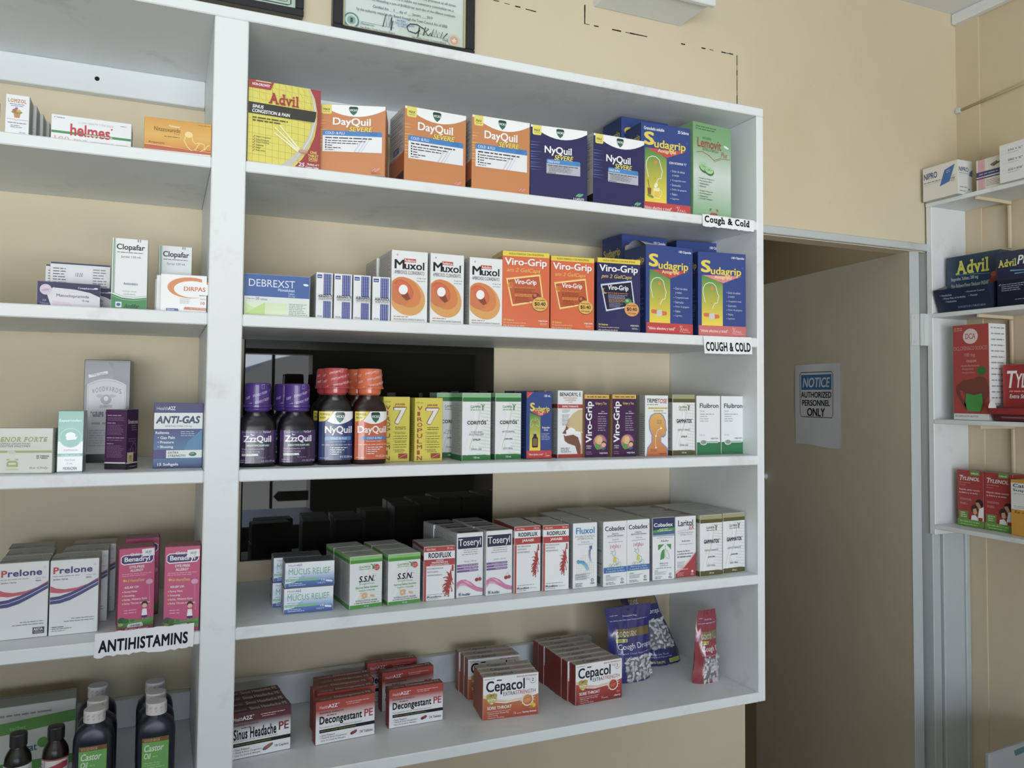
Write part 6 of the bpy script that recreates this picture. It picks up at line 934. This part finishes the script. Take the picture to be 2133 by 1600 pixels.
    o = dm.build('wrapped_drops', FILM, t, True); o['kind'] = 'stuff'; o['label'] = 'pale twist-wrapped lozenges seen through the clear window'
Z5 = ZT[5] + .0004
bag((.800, .158, Z5), 2, .101, .1555, .034, '#2c2f7c', '#7d6a42', 1, -.006, -.012, 1.08, (30, 66, 98, 98), 'upright blue bag of cough drops behind the cherry lozenge boxes', 1., 4)
bag((.926, .218, Z5), 4, .092, .150, .026, '#26296a', '#7d6a42', 0, .038, -.052, .98, (8, 36, 93, 76), 'blue bag of cough drops slumped sideways against the back wall', 1., 8)
bag((.9400, .098, Z5), 6, .062, .143, .040, '#963040', '#84744c', 1, .004, .012, .84, (24, 64, 98, 98), 'red bag of cough drops standing alone near the end panel', 1.25, 6)

# ------------------------------------------------------------------ torn paper shelf labels
def paper(name, x0, z0, x1, z1, art, label, y=-.0022, slant=(0, 0), curl=.004, rough=.0012, seed=1, cat='shelf label', group='paper shelf labels'):
    rq = random.Random(seed); n, m = 26, 6; mb = MB()
    ed = [[rq.uniform(-rough, rough) for _ in range(n + 1)] for _ in (0, 1)]
    w, h = x1 - x0, z1 - z0
    def f(u, v, o=0):
        x = x0 + u * w + slant[0] * v; z = z1 - v * h + slant[1] * u
        bend = curl * (max(0, u - .8) ** 2 * 8 + max(0, .12 - u) ** 2 * 40) + .0007 * math.sin(9 * u + 2) * v
        return (x, y - bend - o, z)
    def g(u, v): 
        p = f(u, v); i = round(u * n); k = ed[1][i] * v - ed[0][i] * .4 * (1 - v); return (p[0], p[1], p[2] + k)
    vs = [g(i / n, j / m) for j in range(m + 1) for i in range(n + 1)]
    mb.add(vs + [(a, b + .0003, c) for a, b, c in vs], [(j * (n + 1) + i, (j + 1) * (n + 1) + i, (j + 1) * (n + 1) + i + 1, j * (n + 1) + i + 1) for j in range(m) for i in range(n)] + [((m + 1) * (n + 1) + j * (n + 1) + i, (m + 1) * (n + 1) + j * (n + 1) + i + 1, (m + 1) * (n + 1) + (j + 1) * (n + 1) + i + 1, (m + 1) * (n + 1) + (j + 1) * (n + 1) + i) for j in range(m) for i in range(n)], '#eef0f3')
    paint(mb, art, f, h / w, base=.0002)
    return tag(mb.build(name, PAPER), label, cat, group)
paper('paper_label', .861, .128, .990, .1515, [T('Cough & Cold', 4, 8, 91, 84, 'k', 'xs')], 'torn paper label in rounded lower-case lettering under the pale green box', seed=2, curl=.001, slant=(0, -.001))
paper('paper_label', .8625, -.1250, .9815, -.0905, [T('COUGH & COLD', 4, 32, 97, 86, 'k', 'x')], 'paper label in tall thin capitals under the faded blue capsule box', seed=3, slant=(.003, .0015), curl=.001, rough=.0006)
paper('paper_label', -.1900, -.5885, -.0590, -.5540, [T('ANTIHISTAMINS', 4, 31, 94, 82, 'k', 'x')], 'taped paper label in bold capitals below the pink allergy boxes', seed=5, slant=(-.001, .001), curl=.002, rough=.0018)

# notice sheet on the open door
sh = MB(); SW, SH = .2355, .270; n = 10
def nf(u, v, o=0): return (u * SW, -.0012 - o - .0012 * math.sin(7 * u + 2 * v) * math.sin(3 * v + 1) - (.004 * max(0, v - .85) / .15 * (u > .6) * (u - .6)), SH * (1 - v) + .003 * math.sin(u * 6) * (v > .9))
sh.add([nf(i / n, j / n) for j in range(n + 1) for i in range(n + 1)], [((j + 1) * (n + 1) + i, (j + 1) * (n + 1) + i + 1, j * (n + 1) + i + 1, j * (n + 1) + i) for j in range(n) for i in range(n)], '#e6e8ec')
paint(sh, [L(1, 'K', 12, 12, 12, 62, 15, 65, 81, 65, 84, 62, 84, 13, 81, 10, 15, 10, 12, 13), R(15.5, 13, 81, 31.6, '#3a78ac'), T('NOTICE', 18.6, 16.6, 78, 28.6, '#dfe6ec', 'bi'), T('AUTHORIZED', 14.6, 34, 81, 41.4, 'k', 'b'), T('PERSONNEL', 17, 44, 78, 51.4, 'k', 'b'), T('ONLY', 28, 54, 67, 64, 'k', 'b')], nf, SH / SW, base=.0004, grid=12)
# seen from the shop the sheet's left edge lies deeper in the back room
dv = Vector((.1446, .9895, 0)); p0 = Vector((1.812, .312, 0)) + dv * .5305
o = sh.build('notice_sheet', PAPER, None, False, (p0[0], p0[1], -.3670), (0, 0, math.atan2(-.9895, -.1446)))
tag(o, 'white paper notice with blue heading stuck on the open door', 'sign')

# ------------------------------------------------------------------ framed certificates above the shelving
def frame(x0, z0, x1, z1, bw, art, mat, label, gold):
    y1 = D - .0005; t = empty('picture_frame', ((x0 + x1) / 2, y1, (z0 + z1) / 2)); cx, cz = t.location[0], t.location[2]; w, h = x1 - x0, z1 - z0
    mb = MB()
    for b in ((-w / 2, -h / 2, w / 2, -h / 2 + bw), (-w / 2, h / 2 - bw, w / 2, h / 2), (-w / 2, -h / 2 + bw, -w / 2 + bw, h / 2 - bw), (w / 2 - bw, -h / 2 + bw, w / 2, h / 2 - bw)): mb.box(b[0], -.021, b[1], b[2], 0, b[3], b=.002)
    fo = mb.build('frame_moulding', BLACKF, t)
    if gold:
        g = MB(); e = bw - .0005
        for b in ((-w / 2 + e, -h / 2 + e, w / 2 - e, -h / 2 + e + .003), (-w / 2 + e, -h / 2 + e, -w / 2 + e + .0045, h / 2 - e), (w / 2 - e - .0045, -h / 2 + e, w / 2 - e, h / 2 - e)): g.box(b[0], -.017, b[1], b[2], -.012, b[3], b=.0008)
        g.build('inner_slip', flat('gilt_slip', '#b9b58c', .35, .5), fo)
    p = MB(); iw, ih = w - 2 * bw, h - 2 * bw
    p.box(-iw / 2, -.010, -ih / 2, iw / 2, -.006, ih / 2, col=mat)
    paint(p, art, lambda u, v, o: (-w / 2 + u * w, -.0101 - o, h / 2 - v * h), h / w)
    p.build('certificate_sheet', GLOSS, t)
    tag(t, label, 'picture frame')
ser = [z for i in range(60) for z in (R(7 + i * 1.44, 95.2, 7.7 + i * 1.44, 96.4, '#c9b98c'),)] + [R(6.4, 10 + i * 2.9, 7.4, 11.2 + i * 2.9, '#c9b98c') for i in range(28)] + [R(92.4, 10 + i * 2.9, 93.4, 11.2 + i * 2.9, '#c9b98c') for i in range(28)]
sig = [L(.7, '#3c4a4c', 34, 85, 36, 73, 36.4, 84, 38, 74, 38.4, 84, 40, 75, 39.6, 87, 41, 78), L(.7, '#2c3336', 63, 80, 58, 77, 53, 77.6, 50.6, 81, 52, 84.4, 57, 85.4, 60, 82, 59.6, 79, 58.6, 88), L(.7, '#2c3336', 62.6, 86, 64, 78, 66.4, 79, 64, 82, 66, 85.4, 68, 82, 68.4, 85, 70, 78, 70.4, 85, 72, 78.4, 72.6, 85, 74, 80, 75, 85, 76.6, 79, 77, 84.6, 80, 79.6)]
frame(.183, .508, .486, .740, .0205, [R(6.2, 9, 94.4, 97, '#d9e6e4'), P('#d3dfd6', 40, 97, 60, 50, 94, 60, 94, 97)] + ser + [T('Certificate of Licence', 26, 18, 76, 26, '#4b5c5e', 's'), T('must be displayed on the premises at all times', 40, 51, 86, 54, '#5b6a6e'), T('and is liable on summary conviction to a', 42, 56, 84.5, 59, '#5b6a6e'), T('fine not exceeding a sum of $100.00 for each day of the offence continues.', 22, 61, 86, 64, '#5b6a6e'), T('Certified this __ 3 __ day of ___ January ___ 2019', 27, 67, 69, 70.2, '#5b6a6e'), T('by the authority vested in the Board through the Town Council Act of 2000', 16, 72, 80, 75.2, '#5b6a6e'), R(18.6, 84, 42, 84.3, '#7d8a8c'), T('Chairperson', 18.8, 84.8, 28, 87, '#5b6a6e'), T('San Pedro Trade Licensing Board', 18.8, 88, 42.4, 90.4, '#5b6a6e'), R(55, 84.6, 81, 84.9, '#7d8a8c'), T('Clerk', 76.6, 85.2, 80.6, 87.2, '#5b6a6e'), T('San Pedro Trade Licensing Board', 54.4, 88, 79, 90.4, '#5b6a6e'),
    E(12.6, 84.5, 5.2, 5.2, '#5d9088'), E(12.6, 84.5, 4.2, 4.2, '#cfdcd6'), E(12.6, 84.5, 2.9, 2.9, '#8fb3aa'), R(11.8, 82.4, 13.6, 86.6, '#3f5552'), E(85, 85, 4.4, 4.4, '#cfcdb9'), E(85, 85, 3, 3, '#d9a98c'), P('#efe0d3', 85, 82.6, 85.7, 84.4, 87, 84.6, 86, 85.8, 86.3, 87.4, 85, 86.5, 83.7, 87.4, 84, 85.8, 83, 84.6, 84.3, 84.4), T('SAN PEDRO', 43.4, 75.6, 50, 77.4, '#6a8fc4', 'b'), T('TRADE LICENSING BOARD', 42, 78, 56, 80, '#86a5d0', 'b'), T('SAN PEDRO, A.C.', 44, 80.6, 52, 82.2, '#86a5d0', 'b')] + sig, '#cfdfd6', 'black framed trade licence certificate with seals and signatures above the shelving', 1)
frame(-.300, .528, .126, .760, .0155, [R(3.6, 6, 96.4, 93.4, '#bcd6c6'), R(8, 10, 92, 86.4, '#d3e4da'), L(.6, '#4b5a54', 5.4, 10, 5.4, 89, 6.4, 90, 93, 90, 94.4, 89, 94.4, 10), L(.4, '#6d7a74', 7, 10, 7, 87.6, 92, 87.6, 92.8, 87, 92.8, 10), G(60, 83, 86, 84.6, 1, '#6d7a74'), G(58, 79, 88, 80.6, 1, '#6d7a74'), T('Certificate', 34, 30, 66, 42, '#4b5c5e', 's'), G(24, 50, 76, 62, 3, '#6d7a74')], '#a9c9b6', 'black framed pale green certificate above the divider, mostly cut by the photo edge', 0)

# ------------------------------------------------------------------ corner shelving on the right-hand wall
RZ = {0: .344, 1: .0290, 2: -.2660, 3: -.5570}
cu_ = empty('corner_shelf_unit', (XR, .15, -.1))
def cpart(name, boxes, mat=PAINT, bev=.0014):
    mb = MB()
    for b in boxes: mb.box(b[0] - XR, b[1] - .15, b[2] + .1, b[3] - XR, b[4] - .15, b[5] + .1, b=bev)
    return mb.build(name, mat, cu_)
XF = 1.8625; XW = XR - .0056
cpart('end_panel', [(XF, .282, -.585, XW, .3000, .3318)])
for r in RZ: cpart('shelf', [(XF - .0015, -.8, RZ[r] - .0122, XW, .2818 if r else .3002, RZ[r])])
cpart('end_panel', [(XF, -.82, -.585, XW, -.802, .3318)])
for r in (0, 1, 2):
    z = RZ[r] - .0124
    mb = MB(); mb.box(1.8660 - XR, -.004, z - .009 + .1, XW - XR, .004, z + .1, b=.001); mb.box(XW - XR - .008, -.0035, z - .13 + .1, XW - XR - .0002, .0035, z - .011 + .1, b=.001)
    mb.build('bracket', WALLR, cu_)
cpart('rear_cleat', [(XW - .016, -.8, RZ[3] + .0003, XW, .2815, RZ[3] + .038)], WALLR)
tag(cu_, 'white painted corner shelves with end panel on the right-hand wall', 'shelves')
def rc(kind, x, ymax, w, h, d, row, label, **kw): return carton(kind, (x, ymax, -90, w, h), d, RZ[row] + .0003, label, **kw)
rc('needles', 1.8440, .2935, .1085, .0935, .056, 0, 'white needle box with blue stripe on top of the corner shelves', cat='box')
rc('swabs', 1.8700, .1520, .076, .082, .06, 0, 'pink and white box with navy bands on top of the corner shelves', cat='box')
rc('syringe', 1.8500, .0735, .10, .098, .07, 0, 'white box with three gauge sizes on top of the corner shelves', cat='box')
rc('diclo', 1.8750, .2310, .1035, .2565, .0655, 2, 'tall red capsule box with a bare back picture, green glow on the spine')
rc('tyl_k', 1.9200, .2580, .0775, .1525, .045, 3, "red children's syrup box with green base, touching the end panel side", group="red children's syrup boxes")
rc('tyl_k', 1.9200, .1790, .0790, .1525, .045, 3, "red children's syrup box with green base, beside the yellow box", group="red children's syrup boxes")
rc('cataf', 1.9000, .0925, .085, .142, .05, 3, 'yellow and white suspension box at the right edge of the photo')
def dispenser(y1, z, w, hh, dp, lipz, base, head, inside, fart, lart, label, curl):
    """tear-open counter carton: printed header behind, sloping tray with lip in front"""
    t = empty('dispenser_carton', (1.8740, y1 - w / 2, z), -math.pi / 2); tag(t, label, 'medicine box')
    x = w / 2; d0, dm = 0, .030
    mb = MB(); mb.box(-x, dm, 0, x, dm + dp, hh, b=.0008, col=head)
    paint(mb, fart, lambda u, v, o: (-x + u * w, dm - o, hh - v * (hh - lipz * .9)), (hh - lipz) / w)
    paint(mb, [G(10, 10, 90, 60, 8, '#6d7480')], lambda u, v, o: (x + o, dm + u * dp, hh - v * hh), hh / dp)
    mb.build('header_carton', GLOSS, t)
    mb = MB(); lip = -.020
    q = [(-x, d0, 0), (x, d0, 0), (x + .001, lip, lipz), (-x - .004, lip, lipz)]
    mb.add(q, [(0, 1, 2, 3)], base); mb.add([(a, b + .0012, c) for a, b, c in q], [(3, 2, 1, 0)], inside)
    def lp(u, v, o):
        b0 = Vector(q[3]).lerp(Vector(q[2]), u); b1 = Vector(q[0]).lerp(Vector(q[1]), u); p = b0.lerp(b1, v); return (p[0], p[1] - o, p[2])
    paint(mb, lart, lp, lipz / w)
    tl = mb.build('tray_lip', GLOSS, t)
    for sx in (-1, 1):
        sd = MB(); e = sx * x
        sd.add([(e, d0, 0), (e, dm, 0), (e, dm, lipz * 1.25), (e + sx * .001, lip, lipz)], [(0, 1, 2, 3)], base); sd.add([(e - sx * .001, d0, 0), (e - sx * .001, dm, 0), (e - sx * .001, dm, lipz * 1.25), (e, lip, lipz)], [(3, 2, 1, 0)], inside)
        sd.build('side_flap', GLOSS, tl)
    fl = MB(); fl.add([(-x + .001, d0, .002), (x - .001, d0, .002), (x - .001, dm - .0005, .004), (-x + .001, dm - .0005, .004)], [(0, 1, 2, 3)], inside); fl.box(-x + .01, .006, .004, x - .012, dm - .004, lipz * .55, b=.001, col='#77797d')
    fl.build('tray_floor', CARD, t)
    if curl:
        c = MB(); n = 10
        for e, s in ((-x - .004, 1), (x - .014, -1)):
            vs = []
            for i in range(n + 1):
                a = i / n * math.pi / 2; vs += [(e + s * .0 + .018 * (1 - math.cos(a)), lip - .001, lipz + .022 * math.sin(a)), (e + .018, lip + .004, lipz)]
            c.add(vs, [(2 * i, 2 * i + 1, 2 * i + 3, 2 * i + 2) for i in range(n)], 'wh')
        c.build('torn_flap', CARD, t)
dispenser(.2690, RZ[1] + .0003, .156, .157, .095, .062, '#26324c', '#23405a', '#8d8f90', [T('Advil', 18, 14, 80, 52, '#d9d85a', 'bs'), T('Ibuprofen Tablets, 200 mg', 9, 58, 60, 70, '#b9c4cc', 'b'), T('Pain Reliever/Fever Reducer (NSAID)', 9, 76, 82, 90, '#b9c4cc', 'b'), P('#8f3a2c', 100, 12, 92, 50, 80, 76, 76, 92, 100, 92), E(88, 62, 5, 4, '#b5543c'), P('#4a7fa0', 50, 52, 88, 60, 50, 56), P('#4a7fa0', 20, 50, 86, 58, 20, 53)],
    [T('• Headaches', 10, 22, 32, 30, '#aab4c4', 'b'), T('• Minor Pain of Arthritis', 13, 36, 56, 44, '#aab4c4', 'b'), T('• Toothaches', 16, 50, 38, 58, '#aab4c4', 'b'), T('• Menstrual Cramps', 58, 18, 92, 26, '#aab4c4', 'b'), T('• Fever', 62, 34, 78, 42, '#aab4c4', 'b'), T('50 PACKETS OF 2 TABLETS EACH', 38, 78, 88, 86, '#8d98aa', 'b')], 'navy tear-open tablet dispenser with yellow lettering and grey inside, on the corner shelves', 0)
KIND['pm'] = dict(f='#232c4e', l='#1f2640', t='#2a3350', gloss=1, name='tablet_carton', F=[T('Advil', 3, 14, 44, 28, '#d9d85a', 'bs'), T('PM', 46, 10, 78, 26, 'wh', 'bi'), P('#6aa0c4', 30, 34, 92, 40, 30, 37), P('#6aa0c4', 40, 41, 92, 42, 40, 43), E(92, 42, 8, 6, '#9ac0d4'), R(0, 52, 100, 100, '#1c2238'), L(1, 'w', 4, 60, 5.6, 61.6, 8, 58), G(10, 59, 66, 72, 4, '#9aa6be'), L(1, 'w', 72, 54, 74, 55.6, 77, 52), G(40, 88, 96, 90, 1, '#8d98aa')])
rc('pm', 1.8700, .0995, .118, .141, .08, 1, 'dark navy night-time tablet box at the right edge beside the tear-open dispenser')
dispenser(.1120, RZ[2] + .0003, .150, .147, .085, .034, '#a02c30', '#a82c2c', '#5d5f62', [T('T', 8, 14, 26, 52, 'wh', 'bi'), T('YLENOL', 24, 20, 84, 52, 'wh', 'bi'), G(12, 57, 50, 61, 1, '#d9a49e'), T('Extra Strength', 12, 66, 58, 78, 'w', 'bi'), E(74, 64, 4, 4, 'w'), R(62, 74, 100, 96, '#b5393a'), G(66, 78, 96, 92, 3, '#e0b4b0')],
    [R(0, 46, 100, 100, '#5c1f26'), G(14, 62, 92, 74, 2, '#c99a9a')], 'red tear-open caplet dispenser with white curled flaps on the corner shelves', 1)

# cable along the right-hand wall and the grey panel below
t = empty('wall_cable', (XR - .006, .2, .63))
mb = MB(); mb.tube([(0, .098 - .0, .0), (0, -.09, .0137), (0, -1.2, .095)], .0042, 8); mb.build('cable', flat('painted_cable', '#bfb291', .5, .4), t, True)
mb = MB(); mb.box(-.008, .090, -.007, .0055, .105, .008, b=.001); mb.build('cable_clip', STEEL, t)
tag(t, 'thin painted cable running along the right-hand wall', 'cable')
mb = MB(); mb.box(0, 0, 0, .30, .012, .75, b=.003, col='#9b9fa1')
paint(mb, [P('#3f6a70', 32, 1.4, 62, .6, 62, 2.6, 34, 3.2), L(.4, '#d9dddf', .6, .2, .6, 10)], lambda u, v, o: (u * .30, -o, .75 - v * .75), 2.5)  # the pale upright line is an edge highlight put into the colour
o = mb.build('grey_panel', CARD, None, False, (1.6640, -.0070, FL + .0002), (0, 0, R_(4)))
tag(o, 'grey upright panel with teal print at the lower right corner of the photo', 'panel')
